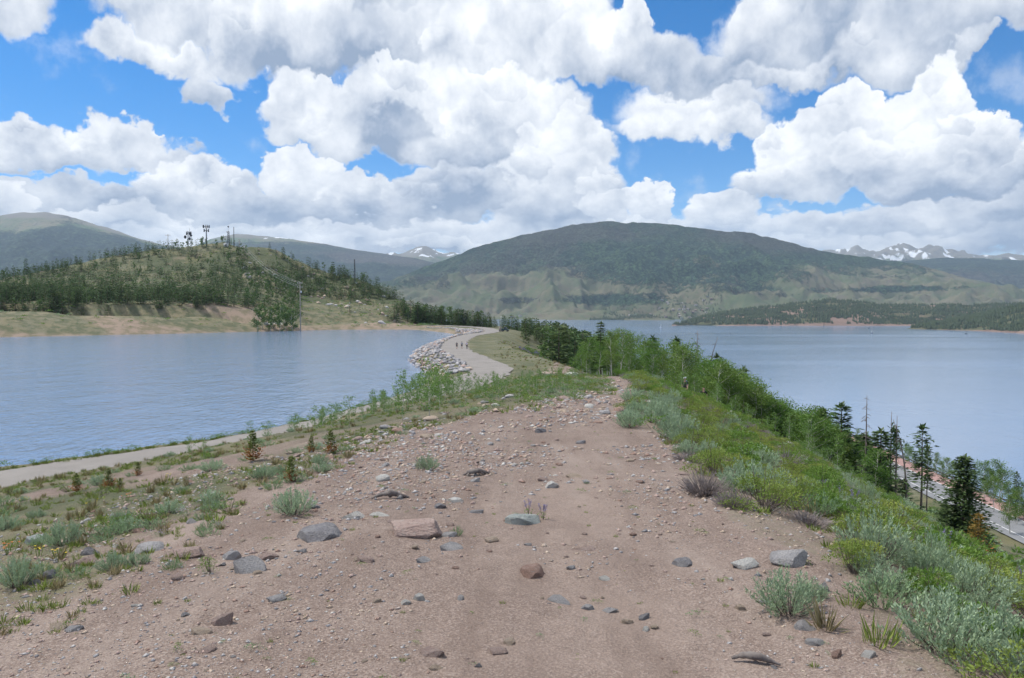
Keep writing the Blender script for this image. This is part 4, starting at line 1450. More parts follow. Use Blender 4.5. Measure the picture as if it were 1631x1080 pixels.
def build_marked_trees():
    T = tree_at
    T('spruce', 1312, 648, 145, 'spruce_tree', 'dark spire-topped spruce at the edge of the aspens above the highway', 'tree', i=0, width=1.0, want=8.5)
    T('pine', 1343, 640, 145, 'pine_tree', 'tall open-crowned pine just beside the spire-topped dark spruce', 'tree', i=0, width=1.6, want=9.5)
    T('spruce', 1379, 690, 145, 'spruce_tree', 'broad dark spruce in front of the tall bare snag', 'tree', i=1, width=1.6, want=8.5)
    T('snag', 1383, 629, 145, 'dead_pine', 'tall grey snag bristling with bare twigs against the lake', 'tree', i=0, want=10.5)
    T('pine', 1407, 681, 145, 'pine_tree', 'rounded dark pine between the snag and the highway', 'tree', i=1, width=1.7, want=8.0)
    T('snag', 1423, 655, 145, 'dead_pine', 'thin needle-straight bare pole of a dead pine beside the highway', 'tree', i=1, want=10)
    T('snag', 1432, 662, 145, 'dead_pine', 'half-dead pine with sparse tufts on one side', 'tree', i=3, want=9.5)
    T('snag', 1450, 668, 145, 'dead_pine', 'curved dead pine whose tip leans over', 'tree', i=2, want=9.5)
    T('pine_thin', 1473, 675, 145, 'lodgepole_pine', 'tall thin pine with bare trunk and tufted top by the highway', 'tree', i=0, width=1.3, want=10.5)
    T('pine_thin', 1483, 708, 145, 'lodgepole_pine', 'second thin bare-trunked pine, shorter than the tufted one it stands beside', 'tree', i=0, want=8.5)
    T('spruce', 1541, 724, 145, 'spruce_tree', 'largest dark spruce, hiding part of the highway', 'tree', i=2, width=1.15, want=9.6)
    T('spruce', 1512, 800, 145, 'spruce_tree', 'shorter dark spruce overlapping the foot of the largest one', 'tree', i=0, width=1.1, want=5.2)
    T('pine', 1448, 764, 145, 'pine_tree', 'low dark pine under the thin bare-trunked pines', 'tree', i=2, width=1.3, want=6.0)
    T('pine', 1420, 768, 145, 'pine_tree', 'small dark pine between the broad spruce and the highway', 'tree', i=3, width=1.3, want=5.5)
    T('pine_gold', 1566, 818, 145, 'young_pine', 'young pine with rusty golden needles below the largest spruce', 'tree', i=0, want=3.2)
    T('pine', 1626, 752, 150, 'pine_tree', 'blue-green pine at the lake edge beyond the highway', 'tree', i=1)
    T('pine', 957, 510, 82, 'pine_tree', 'dark pine rising over the aspens where the trail ends', 'tree', i=2, width=1.4)
    T('pine', 1040, 533, 110, 'pine_tree', 'dark bushy pine among the aspens at the top of the grove', 'tree', i=0, width=1.4)
    T('pine', 1186, 582, 135, 'pine_tree', 'lone pine tip standing out of the aspen canopy against the lake', 'tree', i=3)
    T('pine', 1143, 560, 150, 'pine_tree', 'dark pine at the lake-side edge of the aspen grove', 'tree', i=1)
    T('pine', 1078, 534, 128, 'pine_tree', 'narrow pine behind the aspens beside the brown dead ones', 'tree', i=0)
    T('snag', 1111, 526, 130, 'dead_pine', 'taller of two brown dead trees above the aspen grove', 'tree', i=0)
    T('snag', 1124, 536, 130, 'dead_pine', 'leaning shorter one of two brown dead trees above the aspens', 'tree', i=2)
    # beyond the highway: aspens and pines along the water
    rng = random.Random(31)
    for px, top, w_ in ((1290, 672, 7), (1302, 690, 6), (1325, 682, 7.5), (1333, 705, 6), (1355, 700, 7), (1362, 722, 5), (1395, 718, 5), (1272, 672, 7), (1255, 660, 7), (1240, 655, 6.5)):
        T('aspen', px, top, 145, 'aspen_tree', 'green aspen among the dark conifers above the highway', 'tree', 'aspens among the conifers above the highway', rng=rng, want=w_, width=1.25)
    for px, top, w_ in ((1318, 700, 6), (1366, 742, 5)):
        T('spruce', px, top, 145, 'spruce_tree', 'lesser dark spruce filling the gaps above the highway', 'tree', 'lesser spruces above the highway', rng=rng, want=w_, width=1.1)
    g = 'aspens between the highway and the lake'
    for px, top, y in ((1495, 722, 190), (1515, 730, 180), (1470, 715, 200), (1560, 752, 172), (1575, 735, 165), (1600, 735, 160), (1610, 770, 150), (1590, 762, 155), (1535, 742, 185), (1450, 708, 205), (1437, 703, 215),
                       (1640, 770, 150), (1618, 790, 140), (1420, 700, 220), (1400, 690, 230), (1385, 688, 235), (1370, 684, 240), (1352, 680, 245), (1335, 672, 250), (1318, 668, 255), (1300, 662, 258), (1412, 697, 226),
                       (1458, 712, 203), (1482, 722, 196), (1522, 738, 184), (1550, 752, 174), (1585, 748, 164), (1628, 780, 146), (1604, 752, 158), (1445, 712, 208), (1505, 735, 188), (1572, 762, 168)):
        T('aspen', px, top, y, 'aspen_tree', 'soft green aspen on the strip between the highway and the lake', 'tree', g, rng=rng)
    for px, top, y in ((1428, 700, 214), (1462, 720, 196), (1548, 760, 168), (1508, 742, 182)):
        T('pine', px, top, y, 'pine_tree', 'small pine on the strip between the highway and the lake', 'tree', 'pines between the highway and the lake', rng=rng)


def build_grove():
    rng = np.random.default_rng(77)
    # upper outline of the canopy and lower edge of the grove, read along the picture
    cx = [905, 930, 945, 985, 1040, 1075, 1110, 1150, 1200, 1250, 1300, 1350, 1400, 1440]
    ctop = [560, 552, 528, 520, 536, 540, 560, 574, 606, 640, 655, 690, 705, 720]
    n, tries, pts = 0, 0, []
    while n < 180 and tries < 14000:
        tries += 1
        px = 905 + 500 * rng.random() ** 0.85
        y = 60 + 150 * rng.random() ** 1.25
        if px > 1240:
            y = 72 + 110 * rng.random()
        x = (px - 815.5) / FPX * y
        er = float(edge_right(y))
        if x < er - 2.5 or float(poly_dist(np.array([x]), np.array([y]), ROAD_PTS)[0]) < ROAD_W + 3:
            continue
        if px < 1005 and y < 64:
            continue
        if any((x - a) ** 2 + (y - b_) ** 2 < (1.25 + 0.010 * y) ** 2 for a, b_ in pts):
            continue
        z = Hs(x, y)
        ztop = CAMZ + (HOR - np.interp(px, cx, ctop) - 48 * rng.random() ** 1.4 - 3) / FPX * y
        hgt = ztop - z
        if hgt > 9.5:
            hgt = 5.5 + 3.0 * rng.random()
        if hgt < 3.4:
            continue
        pts.append((x, y)); n += 1
        p = KIT['aspen'][rng.integers(6)]
        apx = hgt * FPX / y
        p.place('aspen_tree', (x, y, z - 0.05), rng.random() * 6.28, hgt / p.height, 'slender pale-trunked aspen in the green grove on the slope beside the lake', 'tree', 'aspens of the lakeside grove',
                parts=apx > 38, squash=(1.0 + 0.4 * rng.random(), 1.0))
    # the belt goes on down the slope, lower and lower, to the conifers above the highway
    for i in range(56):
        px = 1135 + 205 * (i + rng.random()) / 56
        top = np.interp(px, cx, ctop) + 16 * rng.random() + (26 * rng.random() if i % 2 else 0)
        rr = random.Random(int(i * 7 + 3))
        tree_at('aspen', px, top, 170 - 30 * (i % 2), 'aspen_tree', 'slender pale-trunked aspen in the green grove on the slope beside the lake', 'tree', 'aspens of the lakeside grove', rng=rr, want=5.0 + 3.2 * rng.random(), width=1.3)
    # first row, standing free at the end of the trail
    k = KIT['aspen']
    for i, (px, base_y, top, lab) in enumerate(((955, 66, 546, 'pale aspen standing first in the row where the trail ends'), (975, 64, 527, 'tallest white-stemmed aspen beside the yellow-green bush'),
                                                (935, 70, 560, 'small aspen nearest the dam meadow'), (1004, 68, 548, 'thin aspen right behind the yellow-green bush'),
                                                (1040, 66, 556, 'aspen with forked white trunk above the silvery sagebrush'), (1052, 68, 560, 'aspen close behind the forked one'))):
        x = (px - 815.5) / FPX * base_y
        z = Hs(x, base_y)
        hgt = CAMZ + (HOR - top) / FPX * base_y - z
        k[i % 6].place('aspen_tree', (x, base_y, z - 0.05), i * 1.1, hgt / 6.0, lab, 'tree', parts=True, squash=(1.0, 1.0))
    # scattered saplings under the grove's edge
    for i in range(70):
        px = 1010 + 380 * rng.random()
        y = 44 + 26 * rng.random()
        x = (px - 815.5) / FPX * y
        if x < edge_right(y) + 3 + (1130 - px) * 0.02:
            continue
        z = Hs(x, y)
        p = KIT['sapling'][rng.integers(6)]
        p.place('aspen_sapling', (x, y, z - 0.03), rng.random() * 6.28, 0.7 + 0.7 * rng.random(), 'bushy aspen sapling at the lower edge of the grove', 'sapling', 'saplings in front of the lakeside grove')


def build_treeline():
    rng = np.random.default_rng(78)
    lx = [600, 640, 680, 720, 800, 860, 900, 940, 975]
    lt = [474, 476, 482, 489, 499, 507, 513, 530, 540]
    n = tries = 0
    while n < 185 and tries < 9000:
        tries += 1
        px = 625 + 350 * rng.random() ** 0.8
        if px < 785:
            y = 447 + 40 * rng.random()
        elif px < 870:
            y = 285 + 135 * rng.random()
        else:
            y = 190 + 190 * rng.random()
        x = (px - 815.5) / FPX * y
        if float(poly_dist(np.array([x]), np.array([y]), PATH_PTS)[0]) < 6.5:
            continue
        if px >= 785 and x < float(edge_right(y)) + (10 if px > 870 else (3 if y < 375 else -6)):
            continue
        z = Hs(x, y)
        hgt = CAMZ + (HOR - np.interp(px, lx, lt) - 18 * rng.random() ** 1.5) / FPX * y - z
        if hgt < 4.0:
            continue
        hgt = min(hgt, 11 + 6.5 * rng.random())
        n += 1
        asp = rng.random() < 0.12
        p = KIT['aspen_far' if asp else 'pine_far'][rng.integers(4)]
        p.place('aspen_tree' if asp else 'pine_tree', (x, y, z - 0.1), rng.random() * 6.28, hgt / p.height, 'light green aspen in the conifer belt below the dam' if asp else 'dark conifer in the dense belt of trees below the dam', 'tree',
                'aspens in the belt below the dam' if asp else 'conifers in the belt below the dam', squash=(1.1 + 0.5 * rng.random(), 1.0))
    # farther trunks of the belt that cannot be told apart
    q = []
    while len(q) < 150:
        px = 628 + 300 * rng.random()
        y = 455 + 45 * rng.random() if px < 785 else (300 + 150 * rng.random() if px < 870 else 230 + 150 * rng.random())
        x = (px - 815.5) / FPX * y
        if float(poly_dist(np.array([x]), np.array([y]), PATH_PTS)[0]) < 7 or (px >= 785 and x < float(edge_right(y)) + (9 if px > 870 else (5 if y < 375 else -5))):
            continue
        z = Hs(x, y)
        hgt = CAMZ + (HOR - np.interp(px, lx, lt) - 14 * rng.random()) / FPX * y - z
        q.append((x, y, z - 0.1, min(max(hgt, 5.0), 15.0) / 9.0))
    q = np.array(q)
    scatter_join('belt_forest', KIT['pine_far'][:3], q[:, 0], q[:, 1], q[:, 2], q[:, 3], rng.random(len(q)) * 6.28, rng)
    for i in range(14):
        px = 830 + 60 * rng.random(); y = 210 + 30 * rng.random()
        x = (px - 815.5) / FPX * y
        p = KIT['bush'][rng.integers(4)]
        p.place('green_bush', (x, y, Hs(x, y)), rng.random() * 6, 2.6 + 2 * rng.random(), 'bright green bush at the foot of the conifer belt', 'bush', 'bushes at the foot of the conifer belt')


def build_hill_trees():
    rng = np.random.default_rng(79)
    N = 11500
    px = -60 + 740 * rng.random(N)
    u = px - 815.5
    y0 = np.interp(u, HPX, HY0); yc = np.interp(u, HPX, HYC)
    t = rng.random(N)
    y = y0 + 40 + (yc - y0 - 25) * t
    x = u / FPX * y
    z = zground(x, y)
    v = HOR - FPX * (z - CAMZ) / y
    dens = fbm(x * 0.022, y * 0.022, 3, 801)
    low_band = (px < 345) & (y - y0 < 95) & (y - y0 > 44)
    mid = (px > 345) & (px < 640) & (v < 478 + (px - 345) * 0.03) & (v > 415)
    clear = ((px > 480) & (v > 466) & (y - y0 < 100)) | ((px > 395) & (px < 500) & (v < 424)) | ((px > 590) & (v > 478))
    p_keep = np.where(low_band, 0.75, np.where(dens > -0.02, 0.40, 0.15))
    p_keep = np.where(mid, np.maximum(p_keep, 0.26), p_keep)
    p_keep = np.where(clear, 0.015, p_keep)
    p_keep = np.where((px > 285) & (px < 400) & (v < 402), p_keep * 0.3, p_keep)
    keep = rng.random(N) < p_keep
    x, y, z, px, v = x[keep], y[keep], z[keep], px[keep], v[keep]
    # thin out crowding
    sel = []
    for i in range(len(x)):
        if all((x[i] - x[j]) ** 2 + (y[i] - y[j]) ** 2 > 4.6 for j in sel[-200:]):
            sel.append(i)
    x, y, z, px, v = x[sel], y[sel], z[sel], px[sel], v[sel]
    hgt = 4.2 + 4.2 * rng.random(len(x)) ** 1.3
    asp = (((px > 395) & (px < 470) & (v > 440)) | ((px > 230) & (px < 400) & (v < 425) & (fbm(x * .03, y * .03, 2, 811) > 0.0))) & (rng.random(len(x)) < 0.5)
    asp |= rng.random(len(x)) < 0.07
    size = hgt / y
    order = np.argsort(-size)
    used_p = used_a = 0
    rest = []
    for i in order:
        if asp[i] and used_a < 40:
            used_a += 1
            p = KIT['aspen_far'][rng.integers(4)]
            p.place('aspen_tree', (x[i], y[i], z[i] - 0.1), rng.random() * 6.28, hgt[i] * 0.85 / p.height, 'light green aspen on the hill across the reservoir', 'tree', 'aspens on the far hill', squash=(1.2, 1.0))
        elif not asp[i] and used_p < 95:
            used_p += 1
            p = KIT['pine_far'][rng.integers(6)]
            p.place('pine_tree', (x[i], y[i], z[i] - 0.1), rng.random() * 6.28, hgt[i] / p.height, 'conifer in the wood that climbs the hill across the reservoir', 'tree', 'conifers on the far hill', squash=(1.2 + 0.4 * rng.random(), 1.0))
        else:
            rest.append(i)
    rest = np.array(rest)
    ra = rest[asp[rest]]; rp = rest[~asp[rest]]
    scatter_join('hillside_forest', KIT['pine_tiny'], x[rp], y[rp], z[rp] - 0.1, hgt[rp] / 9.0, rng.random(len(rp)) * 6.28, rng)
    scatter_join('hillside_aspen_wood', KIT['aspen_tiny'], x[ra], y[ra], z[ra] - 0.1, hgt[ra] * 0.85 / 6.0, rng.random(len(ra)) * 6.28, rng)
    # trees that stand out on the skyline
    for px_, top, yy, lab in ((44, 411, 545, 'lone tall conifer on the skyline far out on the hill'), (431, 386, 582, 'tallest skyline conifer on the bare shoulder of the hill'), (441, 396, 578, 'second skyline conifer beside the tallest one'),
                              (452, 393, 574, 'third skyline conifer, outermost on the bare shoulder'), (531, 417, 550, 'lone conifer on the skyline near the thin mast'), (541, 422, 548, 'skyline conifer paired with the lone one near the thin mast'),
                              (468, 404, 570, 'small dark conifer low on the hill shoulder'), (325, 378, 590, 'dark conifer at the foot of the big antenna tower')):
        tree_at('pine_far', px_, top, yy, 'pine_tree', lab, 'tree', None, False, i=int(px_) % 6)
    for i, px_ in enumerate(np.linspace(410, 470, 11)):
        yy = 372 + (i % 3) * 6 + (px_ - 408) * 0.2
        tree_at('aspen_far', px_ + (i % 2) * 2, 492 - (i * 7 % 9), yy, 'aspen_tree', 'aspen in the small pale-trunked stand by the utility pole', 'tree', 'aspen stand by the utility pole', False, i=i % 4, width=1.1)
    # low scrub, uncountable from here
    n = 1500
    px = -60 + 760 * rng.random(n); u = px - 815.5
    y0 = np.interp(u, HPX, HY0); yc = np.interp(u, HPX, HYC)
    y = y0 + 8 + (yc - y0) * rng.random(n); x = u / FPX * y
    scatter_join('hillside_scrub', KIT['scrub'], x, y, zground(x, y) - 0.1, 0.9 + 2.2 * rng.random(n) ** 2, rng.random(n) * 6, rng)


# ------------------------------------------------------------------ shrubs, herbs
def shrub_px(kind, px, base, w, name, label, cat, i=0, parts=False, tall=1.0):
    x, y = ground_at(px, base)
    z = Hs(x, y)
    sc = w / FPX * y * (0.86 if px < 720 else 1.0)
    return KIT[kind][i % len(KIT[kind])].place(name, (x, y, z - 0.02), (px * 0.37) % 6.28, sc, label, cat, None, parts, squash=(1.0, tall))


def build_marked_shrubs():
    S = shrub_px
    S('sage', 465, 824, 92, 'sagebrush', 'large rounded silvery sagebrush beside the two white stones', 'shrub', 0, True)
    S('sage', 92, 872, 74, 'sagebrush', 'tall ragged sagebrush among stones above the mossy rock', 'shrub', 1, True, 1.15)
    S('sage', 188, 836, 50, 'sagebrush', 'small sagebrush uphill of the ragged one', 'shrub', 2)
    S('sage', 262, 822, 66, 'sagebrush', 'low wide sagebrush in the middle of the bare patch', 'shrub', 3, True, 0.75)
    S('sage', 332, 804, 62, 'sagebrush', 'low sagebrush leaning uphill next to the low wide one', 'shrub', 4, True, 0.75)
    S('sage', 418, 764, 50, 'sagebrush', 'sagebrush between two young pines', 'shrub', 0, True)
    S('sage', 440, 758, 34, 'sagebrush', 'smaller sagebrush touching the one between the young pines', 'shrub', 1)
    S('sage', 508, 742, 40, 'sagebrush', 'sagebrush below the tall young pine', 'shrub', 2)
    S('sage', 680, 750, 52, 'sagebrush', 'lone dense dark sagebrush at the edge of the bare ground', 'shrub', 3, True)
    S('sage_green', 433, 782, 46, 'sagebrush', 'flat green sagebrush near the rusty young pine', 'shrub', 0)
    S('sage_tall', 18, 942, 84, 'sagebrush', 'bright upright sagebrush cut by the edge of the view', 'shrub', 0, True, 1.1)
    S('sage_green', 60, 925, 60, 'sagebrush', 'sprawling green sagebrush next to the bright upright one', 'shrub', 1)
    S('sage', 170, 912, 70, 'sagebrush', 'spreading sagebrush in front of the long flat stones', 'shrub', 4, True, 0.85)
    S('sage', 210, 905, 58, 'sagebrush', 'sagebrush joined to the spreading one by the flat stones', 'shrub', 1, True, 0.8)
    S('sage_green', 110, 925, 70, 'sagebrush', 'low trailing green sagebrush', 'shrub', 2, False, 0.7)
    S('weed', 330, 920, 76, 'green_weed', 'leafy green weed clump against the tall grey boulder', 'plant', 0, True, 1.1)
    S('sage_green', 268, 912, 48, 'sagebrush', 'small grey-green sagebrush before the leafy weed clump', 'shrub', 1)
    S('sage_green', 727, 858, 26, 'sagebrush', 'tiny sagebrush sprig behind the pink boulder', 'shrub', 1, False, 1.4)
    S('mat_plant', 295, 826, 56, 'cushion_plant', 'pale lilac flowering cushion by the grey stones', 'plant')
    S('mat_plant', 250, 858, 60, 'cushion_plant', 'larger lilac flowering cushion under the low sagebrush', 'plant')
    S('mat_plant', 350, 842, 50, 'cushion_plant', 'lilac flowering cushion at the edge of the stones', 'plant')
    S('tuft', 338, 836, 110, 'grass_tuft', 'bright yellow-green grass tuft on the bare patch', 'grass tuft', 0)
    S('weed', 262, 1072, 38, 'green_weed', 'small green weed at the very front of the bare ground', 'plant', 1, False, 0.7)
    S('weed', 297, 1062, 38, 'green_weed', 'dark green cushion weed beside the foremost one', 'plant', 0, False, 0.5)
    S('weed', 458, 964, 42, 'green_weed', 'flat dark green weed growing against a stone', 'plant', 1, False, 0.4)
    S('sage_tall', 1262, 985, 118, 'sagebrush', 'silvery upright sagebrush standing alone on the bare trail edge', 'shrub', 1, True, 0.9)
    S('sage', 1300, 962, 60, 'sagebrush', 'darker sagebrush right behind the lone silvery one', 'shrub', 2, True)
    S('sage_tall', 1490, 925, 108, 'sagebrush', 'brightest silver sagebrush with long plumes on the slope', 'shrub', 2, True)
    S('sage_tall', 1575, 965, 100, 'sagebrush', 'silver sagebrush below the brightest one', 'shrub', 0, True, 0.9)
    S('sage_tall', 1395, 925, 70, 'sagebrush', 'blue-green sagebrush between bare grey shrubs', 'shrub', 1, True, 0.9)
    S('sage', 1260, 720, 90, 'sagebrush', 'wide silvery sagebrush drift', 'shrub', 0, True) if False else None
    S('dead', 1400, 885, 120, 'bare_shrub', 'bare grey twiggy shrub before the bright silver sagebrush', 'shrub', 0)
    S('dead', 1125, 790, 100, 'bare_shrub', 'large leafless grey shrub overhanging the trail', 'shrub', 1)
    S('dead', 1170, 812, 80, 'bare_shrub', 'leafless shrub below the large grey one', 'shrub', 2)
    S('dead', 1290, 838, 90, 'bare_shrub', 'flattened bare shrub by the grey boulder', 'shrub', 0, False, 0.6)
    S('bush', 1600, 1045, 130, 'green_bush', 'bright glossy green bush in the near corner of the slope', 'bush', 0, True)
    S('bush', 1555, 1010, 80, 'green_bush', 'green bush just above the glossy corner bush', 'bush', 1, True)
    S('sage_green', 1555, 1078, 120, 'sagebrush', 'pale spindly shrub at the very bottom corner', 'shrub', 1, True)
    S('tuft_dry', 1322, 1012, 120, 'grass_tuft', 'dry yellow grass tuft beside the lone silvery sagebrush', 'grass tuft', 0, False, 1.3)
    S('tuft', 1408, 1036, 170, 'grass_tuft', 'tall green grass tuft on the bare trail edge', 'grass tuft', 1, False, 1.4)
    S('tuft', 1362, 975, 110, 'grass_tuft', 'green grass tuft uphill of the dry one', 'grass tuft', 2, False, 1.2)
    S('rabbit', 1015, 614, 62, 'yellow_green_bush', 'low spreading yellow-green bush where the trail ends', 'bush', 0, True, 0.8)
    # young pines on the bank
    P = KIT['pine_young']
    for i, (px, base, h, lab) in enumerate(((400, 737, 52, 'tallest young pine with rusty base above the path'), (525, 724, 40, 'young pine with orange lower needles near the saplings'), (461, 770, 44, 'rusty-based young pine above the large sagebrush'),
                                            (116, 786, 32, 'left one of a row of young pines by the path'), (168, 780, 34, 'middle young pine in the row by the path'), (215, 760, 24, 'small young pine next to the gravel path'),
                                            (494, 722, 28, 'small brown-tinged young pine'), (186, 784, 22, 'tiny rusty pine seedling in the row by the path'))):
        x, y = ground_at(px, base)
        P[i % 4].place('young_pine', (x, y, Hs(x, y) - 0.02), i * 1.7, h / FPX * y / 0.9, lab, 'young pine', None, parts=h > 30)
    # lupines
    for i, (px, base, lab) in enumerate(((842, 824, 'purple lupine behind the grey-green slab on the trail'), (866, 832, 'second purple lupine at the end of the grey-green slab'))):
        x, y = ground_at(px, base)
        KIT['lupine'][i].place('lupine', (x, y, Hs(x, y)), i, 0.45, lab, 'flower', None, parts=True)


def build_slope_shrubs():
    rng = np.random.default_rng(91)
    pts = []
    counts = dict(sage=0, rabbit=0, bush=0, dead=0)
    tries = 0
    fill = []
    while tries < 34000 and len(pts) < 1150:
        tries += 1
        y = 3.6 * (66 / 3.6) ** rng.random()
        er = float(edge_right(y))
        x = er + 0.35 + (3 + 0.42 * y) * rng.random() ** 1.15 - (0.9 if 16 < y else 0)
        px = 815.5 + FPX * x / y
        if px > 1760:
            continue
        n = 0.5 + 0.5 * float(fbm(np.array([x * 0.30]), np.array([y * 0.22]), 3, 901)[0]) + rng.normal(0, 0.10)
        if x - er < 0.5 and rng.random() < 0.4:
            continue
        if 1150 < px < 1345 and 830 < to_px(x, y, Hs(x, y))[1]:
            continue
        r = (0.24 + 0.28 * rng.random()) * (0.8 if y < 9 else 1.0) * (1.0 if y < 40 else 1.25)
        if any((x - a) ** 2 + (y - b_) ** 2 < (0.62 * (r + c)) ** 2 for a, b_, c in pts):
            continue
        kind = 'sage' if n < 0.42 else ('rabbit' if n < 0.64 else ('bush' if n < 0.78 else 'dead'))
        if rng.random() < 0.05:
            kind = 'dead'
        if y > 25 and rng.random() < 0.12:
            kind = 'bush'
        if counts[kind] >= 290:
            if y > 15:
                fill.append((x, y, r)); pts.append((x, y, r))
            continue
        counts[kind] += 1
        pts.append((x, y, r))
        z = Hs(x, y)
        i = rng.integers(100)
        rz = rng.random() * 6.28
        sq = (1.0, 0.75 + 0.35 * rng.random())
        if kind == 'sage':
            kk = KIT[('sage', 'sage_tall', 'sage_green')[i % 3]]
            kk[i % len(kk)].place('sagebrush', (x, y, z - 0.03), rz, r * 1.9, 'grey-green sagebrush in the thick shrub cover between trail and lake', 'shrub', 'sagebrush on the lake slope', r * 2 * FPX / y > 70, squash=sq)
        elif kind == 'rabbit':
            kk = KIT['rabbit']
            kk[i % 5].place('rabbitbrush', (x, y, z - 0.03), rz, r * 2.1, 'yellow-green rabbitbrush in the thick shrub cover between trail and lake', 'shrub', 'rabbitbrush on the lake slope', r * 2 * FPX / y > 70, squash=sq)
        elif kind == 'bush':
            kk = KIT['bush']
            kk[i % 4].place('green_bush', (x, y, z - 0.03), rz, r * 2.0, 'leafy green bush in the shrub cover between trail and lake', 'bush', 'green bushes on the lake slope', r * 2 * FPX / y > 70, squash=sq)
        else:
            kk = KIT['dead']
            kk[i % 3].place('bare_shrub', (x, y, z - 0.03), rz, r * 2.0, 'leafless grey shrub in the shrub cover between trail and lake', 'shrub', 'bare shrubs on the lake slope', squash=sq)
    if fill:
        f = np.array(fill)
        scatter_join('undergrowth', KIT['weed_mini'], f[:, 0], f[:, 1], zground(f[:, 0], f[:, 1]) - 0.03, f[:, 2] * 2.0, rng.random(len(f)) * 6.28, rng)
    n = 420
    y = 38 + 130 * rng.random(n); x = 34 + 54 * rng.random(n)
    keep = poly_dist(x, y, ROAD_PTS) > ROAD_W + 2
    x, y = x[keep], y[keep]
    scatter_join('roadside_scrub', KIT['scrub'], x, y, zground(x, y) - 0.1, 1.6 + 2.0 * rng.random(len(x)), rng.random(len(x)) * 6.28, rng)
    # grass and litter between them
    n = 1400
    y = 3.2 * (70 / 3.2) ** rng.random(n)
    x = np.array([float(edge_right(v)) for v in y]) + 0.2 + (2.5 + 0.4 * y) * rng.random(n)
    s = (0.16 + 0.26 * rng.random(n)) * (1 + y / 24)
    keep = (y > 9) | (rng.random(n) < 0.35)
    x, y, s, n = x[keep], y[keep], s[keep], int(keep.sum())
    scatter_join('slope_grass', KIT['tuft'] + KIT['tuft_dry'][:1], x, y, zground(x, y) - 0.01, s, rng.random(n) * 6.28, rng)
    for k in range(14):
        yy = 5.5 + 8 * rng.random()
        xx = float(edge_right(yy)) + 2.0 + 3 * rng.random()
        KIT['lupine'][k % 3].place('lupine', (xx, yy, Hs(xx, yy) + 0.22), rng.random() * 6, 0.45 + 0.25 * rng.random(), 'pale purple lupine spikes among the slope shrubs', 'flower', 'lupines among the slope shrubs')


